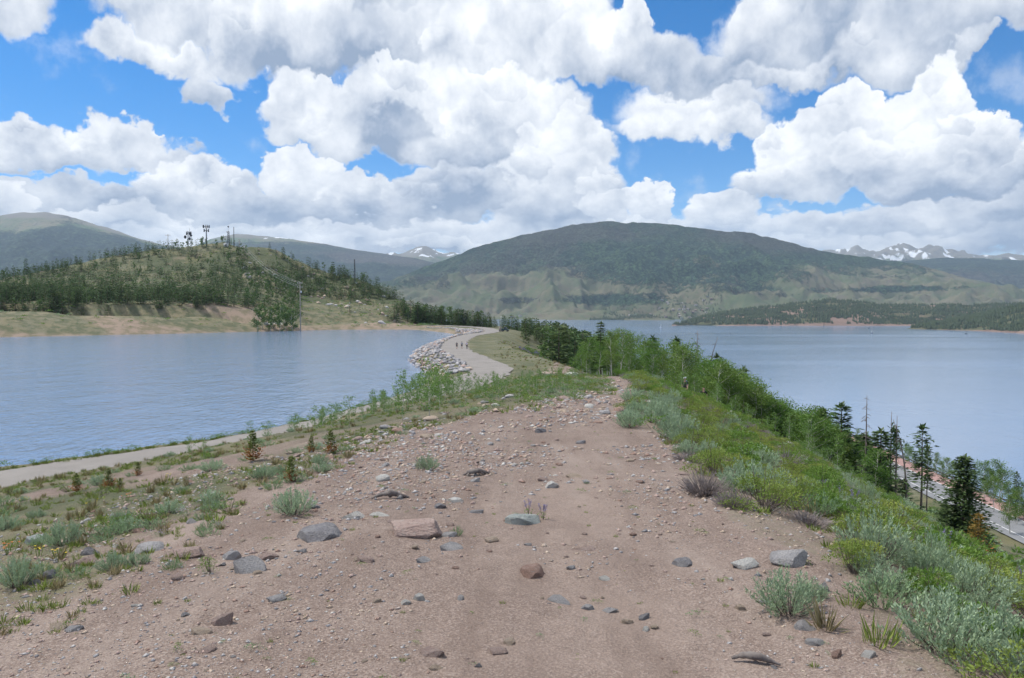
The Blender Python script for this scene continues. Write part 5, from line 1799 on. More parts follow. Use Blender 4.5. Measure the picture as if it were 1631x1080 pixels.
def build_bank():
    """the slope down to the reservoir path: aspen saplings, sage, grass"""
    rng = np.random.default_rng(92)
    n = tries = 0
    while n < 190 and tries < 8000:
        tries += 1
        px = 300 + 640 * rng.random() ** 0.6
        y = 24 + 50 * rng.random()
        x = (px - 815.5) / FPX * y
        if float(poly_dist(np.array([x]), np.array([y]), PATH_PTS)[0]) < 4.6 or x > edge_left(y) + 2.0:
            continue
        z = Hs(x, y)
        v = to_px(x, y, z)[1]
        lo = np.interp(px, [300, 450, 560, 700, 820, 940], [735, 712, 690, 680, 655, 640])
        if v > lo:
            continue
        if px < 480 and rng.random() < 0.75:
            continue
        top = np.interp(px, [300, 480, 560, 640, 690, 760, 860, 940], [690, 655, 630, 605, 582, 588, 596, 606])
        hgt = CAMZ + (HOR - top) / FPX * y - z
        hgt = hgt * (0.45 + 0.55 * rng.random() ** 1.5)
        if hgt < 0.5:
            hgt = 0.5 + 0.4 * rng.random()
        hgt = min(hgt, 3.4)
        n += 1
        p = KIT['sapling'][rng.integers(6)]
        p.place('aspen_sapling', (x, y, z - 0.03), rng.random() * 6.28, hgt / 2.0, 'young aspen sapling in the thicket between the bare ground and the reservoir path', 'sapling', 'aspen saplings above the path', parts=hgt * FPX / y > 45, squash=(1.0 + 0.3 * rng.random(), 1))
    for px, base, top, lab in ((683, 668, 570, 'tallest aspen sapling, standing out against the reservoir'), (640, 672, 590, 'tall aspen sapling next to the tallest one'), (555, 682, 628, 'thin aspen sapling leaning over the gravel path'),
                               (503, 690, 645, 'lone thin sapling at the far end of the thicket'), (300, 735, 694, 'bushy sapling pair beside the gravel path'), (322, 737, 700, 'second bushy sapling beside the gravel path')):
        x, y = ground_at(px, base)
        z = Hs(x, y)
        KIT['sapling'][int(px) % 6].place('aspen_sapling', (x, y, z - 0.03), px, ((base - top) / FPX * y) / 2.0, lab, 'sapling', None, True, squash=(1.2, 1))
    # sagebrush and weeds scattered over the bank
    for i in range(150):
        y = 7 * (58 / 7) ** rng.random()
        lb = float(np.interp(y, [0, 5, 17, 26, 35, 60], [-3.6, -3.6, -3.2, 0.6, 3, 5]))
        x = lb + 0.8 - (1.2 + 0.5 * y) * rng.random()
        px, py = to_px(x, y, Hs(x, y))
        if px < -60 or float(poly_dist(np.array([x]), np.array([y]), PATH_PTS)[0]) < 4.2:
            continue
        r = 0.16 + 0.22 * rng.random() ** 2
        if i % 3:
            kk = KIT['sage_green'] if i % 2 else KIT['sage']
            kk[i % len(kk)].place('sagebrush', (x, y, Hs(x, y) - 0.02), rng.random() * 6, r * 1.7, 'small sagebrush clump on the grassy bank above the path', 'shrub', 'small sagebrush on the bank', squash=(1.0, 0.7))
        else:
            KIT['weed'][i % 2].place('green_weed', (x, y, Hs(x, y) - 0.02), rng.random() * 6, r * 1.7, 'small leafy weed on the grassy bank above the path', 'plant', 'weeds on the bank', squash=(1.0, 0.7))
    # grass
    n = 4600
    y = 4.5 * (95 / 4.5) ** rng.random(n)
    lb = np.interp(y, [0, 5, 17, 26, 35, 60, 95], [-3.6, -3.6, -3.2, 0.6, 3, 5, 5])
    x = lb + 0.9 - (1.5 + 0.62 * y) * rng.random(n)
    dn = fbm(x * 0.35, y * 0.35, 4, 61) + 0.5 * fbm(x * 0.06, y * 0.06, 3, 62)
    keep = (dn < 0.16 + 0.2 * (rng.random(n) - 0.5)) & (poly_dist(x, y, PATH_PTS) > 3.4) & (x > -0.7 * y - 4) & (rng.random(n) < np.interp(y, [4, 8, 14], [0.35, 0.55, 1.0]))
    x, y = x[keep], y[keep]
    s = (0.14 + 0.18 * rng.random(len(x)) ** 1.5) * (1 + y / 26)
    scatter_join('bank_grass', KIT['tuft'] + KIT['tuft_dry'][:1], x, y, zground(x, y) - 0.01, s, rng.random(len(x)) * 6.28, rng)
    # weeds and grass over the crest where the bare ground ends
    n = 1150
    y = 21 + 43 * rng.random(n); x = -3 + 14 * rng.random(n)
    keep = (x < edge_right(y) + 1) & (np.abs(x - trail_x(y)) > 0.55) & (x > np.interp(y, [24, 30, 40, 64], [-1.5, 0.5, -3, -3])) & ((y > 30) | (x < trail_x(y) - 2.2 + 0.11 * (y - 21)))
    x, y = x[keep], y[keep]
    scatter_join('crest_grass', KIT['tuft'] + KIT['weed_mini'], x, y, zground(x, y) - 0.01, 0.35 + 0.5 * rng.random(len(x)), rng.random(len(x)) * 6.28, rng)
    # tufts along the water side of the path
    k = np.arange(0, len(PATH_PTS))
    P = smooth_line(PATH_PTS, 14)
    P = P[(P[:, 1] > 22) & (P[:, 1] < 84)]
    tn = np.gradient(P, axis=0); tn /= np.linalg.norm(tn, axis=1, keepdims=True)
    q = np.repeat(P + np.stack([-tn[:, 1], tn[:, 0]], -1) * 3.7, 5, 0) + rng.normal(0, 0.22, (len(P) * 5, 2))
    q = q[rng.random(len(q)) < 0.5 + 0.5 * fbm(q[:, 0] * 0.5, q[:, 1] * 0.5, 2, 951)]
    scatter_join('waterside_grass', KIT['tuft'] + [KIT['weed_mini'][0]], q[:, 0], q[:, 1], zground(q[:, 0], q[:, 1]) - 0.02, 0.5 + 0.9 * rng.random(len(q)), rng.random(len(q)) * 6.28, rng)
    # sparse herbs pushing through the bare ground
    n = 320
    y = 3.4 * (34 / 3.4) ** rng.random(n)
    x = -3.2 + (5.4 + 0.05 * y) * rng.random(n)
    scatter_join('sparse_herbs', KIT['weed_mini'] + KIT['tuft'][:2], x, y, zground(x, y) - 0.005, 0.05 + 0.12 * rng.random(n) ** 2, rng.random(n) * 6.28, rng)
    # grass on the dam face and saddle
    n = 1700
    y = 84 + 170 * rng.random(n); x = -4 + 34 * rng.random(n)
    keep = (poly_dist(x, y, PATH_PTS) > 4.0) & (fbm(x * 0.1, y * 0.1, 3, 961) > -0.25)
    x, y = x[keep], y[keep]
    scatter_join('dam_face_grass', KIT['tuft'][:2] + [KIT['tuft_dry'][0]], x, y, zground(x, y) - 0.02, 0.6 + 0.9 * rng.random(len(x)), rng.random(len(x)) * 6.28, rng)
    # lupines tint the dam face
    for i in range(60):
        yy = 165 + 60 * rng.random(); xx = 2 + 12 * rng.random()
        KIT['lupine'][i % 3].place('lupine', (xx, yy, Hs(xx, yy)), rng.random() * 6, 2.0 + rng.random(), 'bluish lupine clump on the grassy dam face', 'flower', 'lupines on the dam face')
    # flowers on the bank
    P = []
    for (px, py, mat, k, lab) in ((52, 892, 'y', 6, 'yellow wildflowers in the bright upright sagebrush'), (85, 900, 'y', 5, 'yellow wildflowers beside the sprawling sagebrush'), (4, 888, 'o', 9, 'orange wildflower at the edge of the view'),
                                  (194, 802, 'o', 6, 'orange wildflowers above the small sagebrush'), (262, 768, 'y', 5, 'yellow wildflowers on the grassy bank'), (30, 806, 'y', 4, 'yellow wildflowers low on the grassy bank'), (140, 812, 'y', 4, 'yellow wildflowers near the row of young pines')):
        x, y = ground_at(px, py)
        mb = MB()
        r2 = np.random.default_rng(px)
        q = np.column_stack([r2.normal(0, 0.04, k), r2.normal(0, 0.04, k), 0.07 + 0.05 * r2.random(k)])
        for p in q:
            mb.tube([(p[0] * 0.4, p[1] * 0.4, -0.01), p], 0.003, 3, 1)
            mb.cards(np.repeat(p[None], 6, 0), np.column_stack([np.cos(np.arange(6) * 1.05), np.sin(np.arange(6) * 1.05), np.full(6, 0.35)]), np.tile([0, 0, 1.0], (6, 1)), 0.014, 0.010, 0)
        o = add('wildflower', mb.data('wildflower', [M_YELLOW if mat == 'y' else M_ORANGE, M_BUSH]))
        o.location = (x, y, Hs(x, y))
        tag(o, lab, 'flower')


build_marked_trees()
build_grove()
build_treeline()
build_hill_trees()
build_marked_shrubs()
build_slope_shrubs()
build_bank()

# ------------------------------------------------------------------ rocks
def rock_mat(name, a, c, d, scale=6.0):
    m, b = new_mat(name)
    tc = b.node('ShaderNodeTexCoord').outputs['Object']
    oi = b.node('ShaderNodeObjectInfo').outputs['Random']
    v = b.v('ADD', tc, b.comb(b.m('MULTIPLY', oi, 37.0), 0.0, 0.0))
    n1 = b.noise(v, scale * 0.35, 4.0, 0.6); n2 = b.noise(v, scale * 3.0, 4.0, 0.7)
    col = b.mix(b.mapr(n1, 0.35, 0.65), a, c)
    col = b.mix(b.mapr(n2, 0.46, 0.64, 0, 0.85), col, d)
    col = b.mix(b.mapr(b.noise(v, scale * 1.3, 3.0, 0.6), 0.58, 0.68, 0, 0.5), col, (0.48, 0.45, 0.41))
    col = b.mix(b.m('MULTIPLY', oi, 0.22), col, b.mix(1.0, col, (0.72, 0.72, 0.74), 'MULTIPLY'))
    finish(b, principled(b, col, 0.88, b.m('ADD', n1, n2), spec=0.25, bump_strength=0.9, bump_dist=0.06))
    return m


ROCK = {
    'pink': rock_mat('pink_granite', (0.456, 0.331, 0.285), (0.547, 0.422, 0.365), (0.342, 0.239, 0.211)),
    'grey': rock_mat('grey_granite', (0.431, 0.417, 0.417), (0.578, 0.551, 0.538), (0.296, 0.282, 0.282)),
    'dark': rock_mat('dark_rock', (0.282, 0.269, 0.282), (0.391, 0.376, 0.376), (0.189, 0.182, 0.189)),
    'white': rock_mat('pale_quartz', (0.661, 0.627, 0.581), (0.720, 0.718, 0.673), (0.547, 0.502, 0.456)),
    'green': rock_mat('grey_green_slate', (0.391, 0.431, 0.404), (0.511, 0.538, 0.498), (0.282, 0.309, 0.309)),
    'red': rock_mat('red_sandstone', (0.410, 0.262, 0.205), (0.479, 0.331, 0.274), (0.296, 0.194, 0.148)),
    'tan': rock_mat('tan_stone', (0.524, 0.410, 0.308), (0.616, 0.502, 0.399), (0.388, 0.296, 0.228)),
}


def rock_shape(seed, sub=4, cuts=17, rough=0.05):
    rng = np.random.default_rng(seed)
    bm = bmesh.new()
    bmesh.ops.create_icosphere(bm, subdivisions=sub, radius=0.5)
    V = np.array([v.co[:] for v in bm.verts]); F = np.array([[q.index for q in f.verts] for f in bm.faces])
    bm.free()
    for k in range(cuts):
        n = rvec(rng, 1)[0]
        d = 0.5 * (0.45 + 0.42 * rng.random())
        s = V @ n
        V = V - np.outer(np.maximum(s - d, 0) * 0.985, n)
    q = V * 5.0
    V = V * (1 + rough * (fbm(q[:, 0] + q[:, 2] * 0.7 + seed, q[:, 1] - q[:, 2] * 0.6, 3, seed) + 0.4 * fbm(q[:, 0] * 3, q[:, 1] * 3 + q[:, 2] * 3, 2, seed + 5)))[:, None]
    ext = V.max(0) - V.min(0)
    return (V - (V.max(0) + V.min(0)) / 2) / ext, F


ROCK_MESH, ROCK_LOW = [], []


def build_rock_kit():
    for i in range(10):
        V, F = rock_shape(1000 + i)
        me = mesh_data('rock', V, F, None, [ROCK['grey']], smooth=True)
        me.set_sharp_from_angle(angle=math.radians(24))
        ROCK_MESH.append(me)
    for i in range(8):
        V, F = rock_shape(1100 + i, 2 if i < 4 else 1, 8, 0.05)
        ROCK_LOW.append((V, F, mesh_data('rock', V, F, None, [ROCK['grey']])))


def put_rock(name, x, y, w, d, h, mat, label, cat='rock', group=None, i=0, rz=0.0, sink=0.35, low=False, tilt=0.0):
    me = ROCK_LOW[i % len(ROCK_LOW)][2] if low else ROCK_MESH[i % len(ROCK_MESH)]
    o = add(name, me)
    o.material_slots[0].link = 'OBJECT'
    o.material_slots[0].material = ROCK[mat]
    o.location = (x, y, Hs(x, y) + h * (0.5 - sink))
    o.scale = (w, d, h)
    o.rotation_euler = (tilt, tilt * 0.5, rz)
    return tag(o, label, cat, group)


# px centre, lowest row, width, height (photograph pixels), stone, label
MARKED_ROCKS = [
    (656, 862, 92, 42, 'pink', 'large pink granite boulder, the biggest on the bare ground'),
    (504, 866, 74, 28, 'dark', 'dark grey humped rock next to the large sagebrush'),
    (559, 831, 42, 15, 'white', 'white stone above the humped dark rock'),
    (600, 826, 34, 11, 'white', 'flat white stone, twin of the one beside it above the pink boulder'),
    (724, 804, 34, 9, 'white', 'flat whitish stone lying alone above the pink boulder'),
    (699, 815, 22, 11, 'dark', 'small dark grey stone below the flat whitish one'),
    (758, 821, 24, 9, 'dark', 'small bluish dark stone in the middle of the bare ground'),
    (834, 839, 60, 24, 'green', 'grey-green slab with purple lupines behind it'),
    (716, 882, 38, 18, 'grey', 'speckled grey stone below the pink boulder'),
    (714, 860, 26, 12, 'grey', 'small grey stone beside the tiny sagebrush sprig'),
    (782, 869, 24, 12, 'tan', 'small tan stone near the speckled grey one'),
    (849, 928, 42, 24, 'red', 'reddish dome-shaped stone in the middle of the trail'),
    (936, 882, 46, 10, 'pink', 'flat pinkish stone flush with the trail'),
    (892, 970, 40, 19, 'grey', 'smooth light grey stone on the trail with grass behind'),
    (938, 980, 26, 13, 'grey', 'smaller grey stone beside the smooth light grey one'),
    (974, 983, 26, 9, 'grey', 'flat grey stone, last of the three grey ones'),
    (1030, 998, 20, 13, 'dark', 'brown angular stone at the near trail'),
    (1003, 1003, 20, 11, 'tan', 'orange-tan stone next to the brown angular one'),
    (965, 931, 18, 10, 'white', 'small white stone with a grass sprig on the trail'),
    (684, 1058, 42, 18, 'pink', 'pink stone half buried in the near trail'),
    (793, 1053, 32, 14, 'pink', 'flat pink stone at the near trail'),
    (813, 1039, 22, 11, 'tan', 'long tan stone above the flat pink one'),
    (760, 1076, 16, 10, 'dark', 'small dark stone at the bottom of the trail'),
    (692, 1079, 24, 12, 'tan', 'tan stone at the lowest edge of the trail'),
    (665, 965, 24, 17, 'white', 'white and orange stone among small weeds'),
    (643, 971, 18, 11, 'white', 'white pebble left of the white and orange stone'),
    (597, 969, 14, 11, 'tan', 'pale round stone by the white pebble'),
    (578, 902, 28, 13, 'pink', 'pale pink stone on the bare ground'),
    (671, 902, 24, 12, 'grey', 'pale grey stone under the speckled one'),
    (1268, 908, 64, 36, 'grey', 'grey boulder at the shrub edge of the trail'),
    (1195, 912, 48, 21, 'white', 'whitish rock in front of the grey boulder'),
    (1096, 908, 36, 16, 'dark', 'dark brown stone on the trail near the whitish rock'),
    (1321, 949, 26, 26, 'grey', 'grey rock behind the lone silvery sagebrush'),
    (1293, 1013, 34, 24, 'grey', 'grey rock in front of the lone silvery sagebrush'),
    (1187, 980, 22, 13, 'tan', 'tan stone beside the lone silvery sagebrush'),
    (1396, 1060, 24, 15, 'white', 'white stone at the lower trail edge'),
    (1344, 1058, 22, 16, 'red', 'reddish stone at the lower trail edge'),
    (1310, 1037, 32, 14, 'grey', 'long grey stone near the weathered log'),
    (388, 920, 50, 40, 'grey', 'tall grey boulder beside the leafy weed clump'),
    (360, 897, 32, 24, 'grey', 'grey rock behind the tall boulder'),
    (286, 897, 54, 24, 'pink', 'flat reddish-grey rock above the leafy weeds'),
    (222, 887, 50, 20, 'grey', 'long flat grey stone behind the spreading sagebrush'),
    (116, 907, 56, 20, 'pink', 'long flat pale stone near the sprawling sagebrush'),
    (131, 889, 30, 20, 'dark', 'grey stone above the long flat pale one'),
    (44, 872, 50, 20, 'green', 'mossy rock below the ragged sagebrush'),
    (420, 897, 34, 17, 'pink', 'pinkish stone beyond the tall grey boulder'),
    (344, 1005, 34, 30, 'pink', 'upright pinkish rock on the bare ground'),
    (309, 1020, 34, 14, 'tan', 'cream stone below the upright pinkish rock'),
    (76, 1014, 30, 13, 'tan', 'half-buried tan stone far out on the bare ground'),
    (102, 1015, 28, 13, 'grey', 'half-buried grey stone next to the tan one'),
    (432, 966, 32, 15, 'grey', 'grey stone with a dark green weed'),
    (64, 930, 22, 20, 'dark', 'dark stone under the sprawling sagebrush'),
    (43, 938, 20, 12, 'dark', 'small dark stone under the bright upright sagebrush'),
    (298, 838, 20, 14, 'grey', 'grey stone next to the yellow-green grass'),
    (142, 859, 22, 11, 'tan', 'tan stone beside the ragged sagebrush'),
    (880, 780, 24, 17, 'white', 'pale rounded rock in the middle of the trail'),
    (756, 771, 18, 10, 'grey', 'grey stone below the weathered root'),
    (862, 690, 18, 13, 'dark', 'bluish rock with weeds at the upper trail'),
    (915, 763, 26, 9, 'tan', 'flat tan stone beside the pale rounded rock'),
    (926, 709, 16, 9, 'dark', 'dark stone on the upper trail'),
    (964, 661, 20, 11, 'grey', 'grey-white rock where the trail narrows'),
    (990, 657, 24, 11, 'red', 'brown rock where the trail narrows'),
    (1130, 650, 26, 15, 'grey', 'rounded boulder on the slope by the hikers'),
    (1010, 681, 16, 10, 'red', 'reddish stone at the trail edge under silvery sagebrush'),
    (872, 598, 44, 10, 'pink', 'earthy mound of rock by the end of the dam'),
    (910, 598, 22, 9, 'white', 'pale boulder at the foot of the first aspens'),
]


def build_rocks():
    build_rock_kit()
    for k, (px, base, w, h, mat, lab) in enumerate(MARKED_ROCKS):
        x, y = ground_at(px, base)
        s = y / FPX
        W_, Hh = w * s * 0.92, h * s * 0.88
        put_rock('rock', x, y + W_ * 0.3, W_ * 1.12, W_ * 0.8, Hh * 1.30, mat, lab, i=k, rz=(k * 0.77) % 0.9 - 0.4, sink=0.47)
    rng = np.random.default_rng(93)
    # lesser stones one can still count
    stones = ['pink', 'grey', 'tan', 'white', 'red', 'grey', 'dark', 'pink', 'tan']
    words_ = {'pink': 'pinkish', 'grey': 'grey', 'tan': 'tan', 'white': 'whitish', 'red': 'reddish', 'dark': 'dark'}
    for k in range(230):
        y = 3.5 * (30 / 3.5) ** (rng.random() ** 0.9)
        lb = float(np.interp(y, [3, 17, 26, 34], [-4.6, -5.5, -2.5, 1.5]))
        hb = float(edge_right(y)) + 0.25
        x = lb + (hb - lb) * rng.random()
        px, py = to_px(x, y, Hs(x, y))
        if px < -20 or px > 1650 or py > 1090:
            continue
        w = (7 + 16 * rng.random() ** 2.4) * y / FPX * (1.25 if x < -1.5 else 0.85)
        st = stones[rng.integers(len(stones))]
        put_rock('stone', x, y, w, w * (0.6 + 0.4 * rng.random()), w * (0.3 + 0.3 * rng.random()), st, 'small %s stone strewn on the bare gravelly ground' % words_[st], 'stone', 'small %s stones on the bare ground' % words_[st], i=int(rng.integers(4)), rz=rng.random() * 6.28, sink=0.35, low=True)
    # gravel
    n = 120000
    y = 2.6 * (46 / 2.6) ** rng.random(n)
    x = -0.75 * y - 0.5 + (0.75 * y + 0.5 + 4.2 + 0.08 * y) * rng.random(n)
    er = edge_right(y)
    lb = np.interp(y, [0, 5, 16, 22, 27, 33, 60], [-5.5, -5.5, -4.5, -1.8, 1.6, 4.8, 8.0])
    keep = (x > lb + 2.5 * (rng.random(n) - 0.5)) & (x < er + 0.8 + 0.5 * rng.normal(size=n))
    keep &= rng.random(n) < 0.55 + 1.3 * fbm(x * 0.6, y * 0.4, 3, 971) - 0.35 * np.exp(-((x - trail_x(y)) / 0.8) ** 2)
    x, y = x[keep], y[keep]
    n = len(x)
    z = zground(x, y)
    V0 = np.array([(0.5, 0, 0), (0, 0.5, 0), (-0.5, 0, 0), (0, -0.5, 0), (0.12, 0.05, 0.5), (0, 0, -0.5)])
    F0 = np.array([(0, 1, 4), (1, 2, 4), (2, 3, 4), (3, 0, 4), (1, 0, 5), (2, 1, 5), (3, 2, 5), (0, 3, 5)])
    px_size = 1.5 + 6.0 * rng.random(n) ** 4.5
    s = px_size * np.maximum(y, 3.5) / FPX
    sc = np.stack([s * (0.8 + 0.6 * rng.random(n)), s * (0.8 + 0.6 * rng.random(n)), s * (0.45 + 0.4 * rng.random(n))], -1)
    a = rng.random(n) * 6.28
    V = V0[None] * (1.25 + 0.35 * rng.normal(size=(n, 6, 1))) * sc[:, None]
    c, sn = np.cos(a)[:, None], np.sin(a)[:, None]
    V = np.stack([V[..., 0] * c - V[..., 1] * sn + x[:, None], V[..., 0] * sn + V[..., 1] * c + y[:, None], V[..., 2] + (z + sc[:, 2] * 0.1)[:, None]], -1)
    T = F0[None] + (np.arange(n) * 6)[:, None, None]
    order = ['pink', 'grey', 'tan', 'white', 'red', 'dark']
    mi = rng.choice(6, n, p=[0.30, 0.25, 0.2, 0.04, 0.1, 0.11])
    me = mesh_data('gravel', V.reshape(-1, 3), T.reshape(-1, 3), None, [ROCK[k] for k in order], np.repeat(mi, 8))
    tag(add('gravel', me), kind='stuff')


def build_riprap():
    rng = np.random.default_rng(94)
    n = 22000
    x = -70 + 75 * rng.random(n); y = 108 + 335 * rng.random(n)
    dp = poly_dist(x, y, PATH_PTS); ds = poly_dist(x, y, SHORE, True)
    ds = np.where(in_poly(x, y, SHORE), -ds, ds)
    side = ds < 11
    keep = (dp > 3.5) & (ds > -1.8) & side & (dp < 16) & ((x > -45) | (y > 380)) & (y > 118)
    x, y = x[keep], y[keep]
    # keep a spacing
    cell = {}
    sel = []
    size = 0.42 + 0.60 * rng.random(len(x)) ** 1.8
    for i in range(len(x)):
        key = (int(x[i] / 1.0), int(y[i] / 1.0))
        if sum(cell.get((key[0] + a, key[1] + b_), 0) for a in (0,) for b_ in (0,)) < 3:
            cell[key] = cell.get(key, 0) + 1
            sel.append(i)
    x, y, size = x[sel], y[sel], size[sel]
    z = zground(x, y)
    mats = ['grey', 'pink', 'tan', 'white', 'dark', 'red']
    mi = rng.choice(6, len(x), p=[0.28, 0.10, 0.10, 0.0, 0.50, 0.02])
    order = np.argsort(-size / y)
    for i in order[:300]:
        k = mats[mi[i]]
        put_rock('riprap_stone', x[i], y[i], size[i] * 1.2, size[i], size[i] * 0.75, k, 'angular %s riprap stone on the water side of the dam' % {'grey': 'grey', 'pink': 'pinkish', 'tan': 'tan', 'white': 'whitish', 'dark': 'dark', 'red': 'reddish'}[k], 'stone',
                 '%s riprap stones on the dam' % k, i=int(rng.integers(8)), rz=rng.random() * 6.28, sink=0.2, low=True, tilt=rng.normal() * 0.3)
    rest = order[300:]
    Vs, Ts, ms, off = [], [], [], 0
    pick = rng.integers(4, 8, len(rest))
    for k in range(4, 8):
        V0, F0, _ = ROCK_LOW[k]
        r = rest[pick == k]
        a = rng.random(len(r)) * 6.28
        c, sn = np.cos(a)[:, None], np.sin(a)[:, None]
        s = size[r][:, None]
        V = np.stack([(V0[None, :, 0] * 1.2 * c - V0[None, :, 1] * sn) * s + x[r][:, None], (V0[None, :, 0] * 1.2 * sn + V0[None, :, 1] * c) * s + y[r][:, None], (V0[None, :, 2] * 0.8 + 0.25) * s + z[r][:, None]], -1)
        Vs.append(V.reshape(-1, 3))
        Ts.append((F0[None] + (np.arange(len(r)) * len(V0))[:, None, None]).reshape(-1, 3) + off)
        ms.append(np.repeat(mi[r], len(F0)))
        off += len(r) * len(V0)
    me = mesh_data('riprap', np.vstack(Vs), np.vstack(Ts), None, [ROCK[k] for k in mats], np.concatenate(ms))
    tag(add('riprap', me), kind='stuff')
    # pale boulders on the far shore, outcrops on the hill
    for k, (px, base, w) in enumerate(((423, 517, 9), (431, 517, 8), (441, 516, 11), (447, 517, 7))):
        xx, yy = ground_at(px, base, 250, 700)
        put_rock('rock', xx, yy, w * yy / FPX, w * yy / FPX * 0.7, w * 0.6 * yy / FPX, 'white', ['white boulder outermost in the row on the far shore', 'second white boulder in the row on the far shore', 'largest white boulder in the row on the far shore', 'white boulder at the utility pole end of the far shore row'][k], i=k)
    n = 0
    while n < 90:
        px = 380 + 260 * rng.random(); u = px - 815.5
        yy = np.interp(u, HPX, HYC) - 95 * rng.random()
        xx = u / FPX * yy
        n += 1
        w = 1.0 + 2.6 * rng.random() ** 2
        k = ['grey', 'grey', 'tan', 'pink'][rng.integers(4)]
        put_rock('outcrop_boulder', xx, yy, w * 1.3, w, w * 0.8, k, '%s boulder on the open shoulder of the far hill' % {'grey': 'grey', 'tan': 'tan', 'pink': 'pinkish'}[k], 'rock', '%s boulders on the far hill' % k, i=int(rng.integers(8)), rz=rng.random() * 6, low=True)
    for i in range(36):
        px = 1150 + 130 * rng.random(); yy = 40 + 14 * rng.random()
        xx = (px - 815.5) / FPX * yy
        w = 0.4 + 0.7 * rng.random()
        put_rock('rock', xx, yy, w * 1.3, w, w * 0.7, 'grey' if i % 3 else 'dark', 'grey rock of the scree patch on the slope below the hikers' if i % 3 else 'dark rock of the scree patch on the slope below the hikers', 'rock', 'scree on the lake slope', i=i, rz=i, low=True)


# ------------------------------------------------------------------ dead wood
def build_logs():
    rng = np.random.default_rng(95)

    def log(px, base, length_px, label, seed, rz, roots=3):
        x, y = ground_at(px, base)
        L = length_px * y / FPX
        mb = MB()
        r = np.random.default_rng(seed)
        pts = np.array([(-L / 2, 0, 0.0), (-L / 4, 0.03 * L, 0.09 * L), (0.05 * L, -0.02 * L, 0.13 * L), (L / 4, 0.02 * L, 0.07 * L), (L / 2, 0, 0.01 * L)])
        mb.tube(smooth_line(pts, 5), L * 0.075 * np.interp(np.linspace(0, 1, 21), [0, 0.3, 0.6, 1], [0.35, 1, 1.1, 0.3]) * (1 + 0.2 * r.normal(size=21)), 7)
        for i in range(roots):
            a = r.random() * 6.28
            q = np.array([0.15 * L * r.normal(), 0, 0.08 * L])
            d = np.array([math.cos(a), math.sin(a) * 0.7, 0.25 * r.random() - 0.15])
            mb.tube([q, q + d * L * 0.2, q + d * L * 0.36 + np.array([0, 0, -0.05 * L])], L * 0.035 * np.array([1, 0.7, 0.25]), 5)
        o = add('weathered_log', mb.data('weathered_log', [M_DEAD_WOOD], True))
        o.location = (x, y, Hs(x, y) + 0.02 * L)
        o.rotation_euler = (0, 0, rz)
        tag(o, label, 'dead wood')
    log(1211, 1066, 76, 'dark weathered log lying at the near trail edge', 1, -0.35, 2)
    log(759, 760, 50, 'twisted grey root lying on the upper bare ground', 2, 0.3, 5)
    log(620, 798, 60, 'thin dark dead branch lying behind the flat whitish stone', 3, 0.1, 2)
    log(1340, 846, 60, 'grey fallen branch at the edge of the shrubs', 4, -0.5, 4)


# ------------------------------------------------------------------ masts, poles, lines
M_STEEL = plain('galvanised_steel', (0.30, 0.31, 0.33), 0.5, 0.2, 3.0, 0.6)
M_DARK = plain('dark_equipment', (0.06, 0.065, 0.075), 0.6)
M_PALE = plain('pale_equipment', (0.55, 0.56, 0.57), 0.5)
M_POLE = bark('weathered_pole', (0.34, 0.31, 0.28), (0.22, 0.19, 0.17), 3.0)
M_WIRE = plain('cable', (0.34, 0.35, 0.37), 0.5)
M_REDP = plain('red_lamp', (0.35, 0.05, 0.04), 0.5)


def mast_base(px, y):
    x = (px - 815.5) / FPX * y
    return x, y, Hs(x, y)


def part(parent, name, build, mats, smooth=False):
    mb = MB()
    build(mb)
    return add(name, mb.data(name, mats, smooth), parent)


def row_z(y, row):
    return CAMZ + (HOR - row) / FPX * y


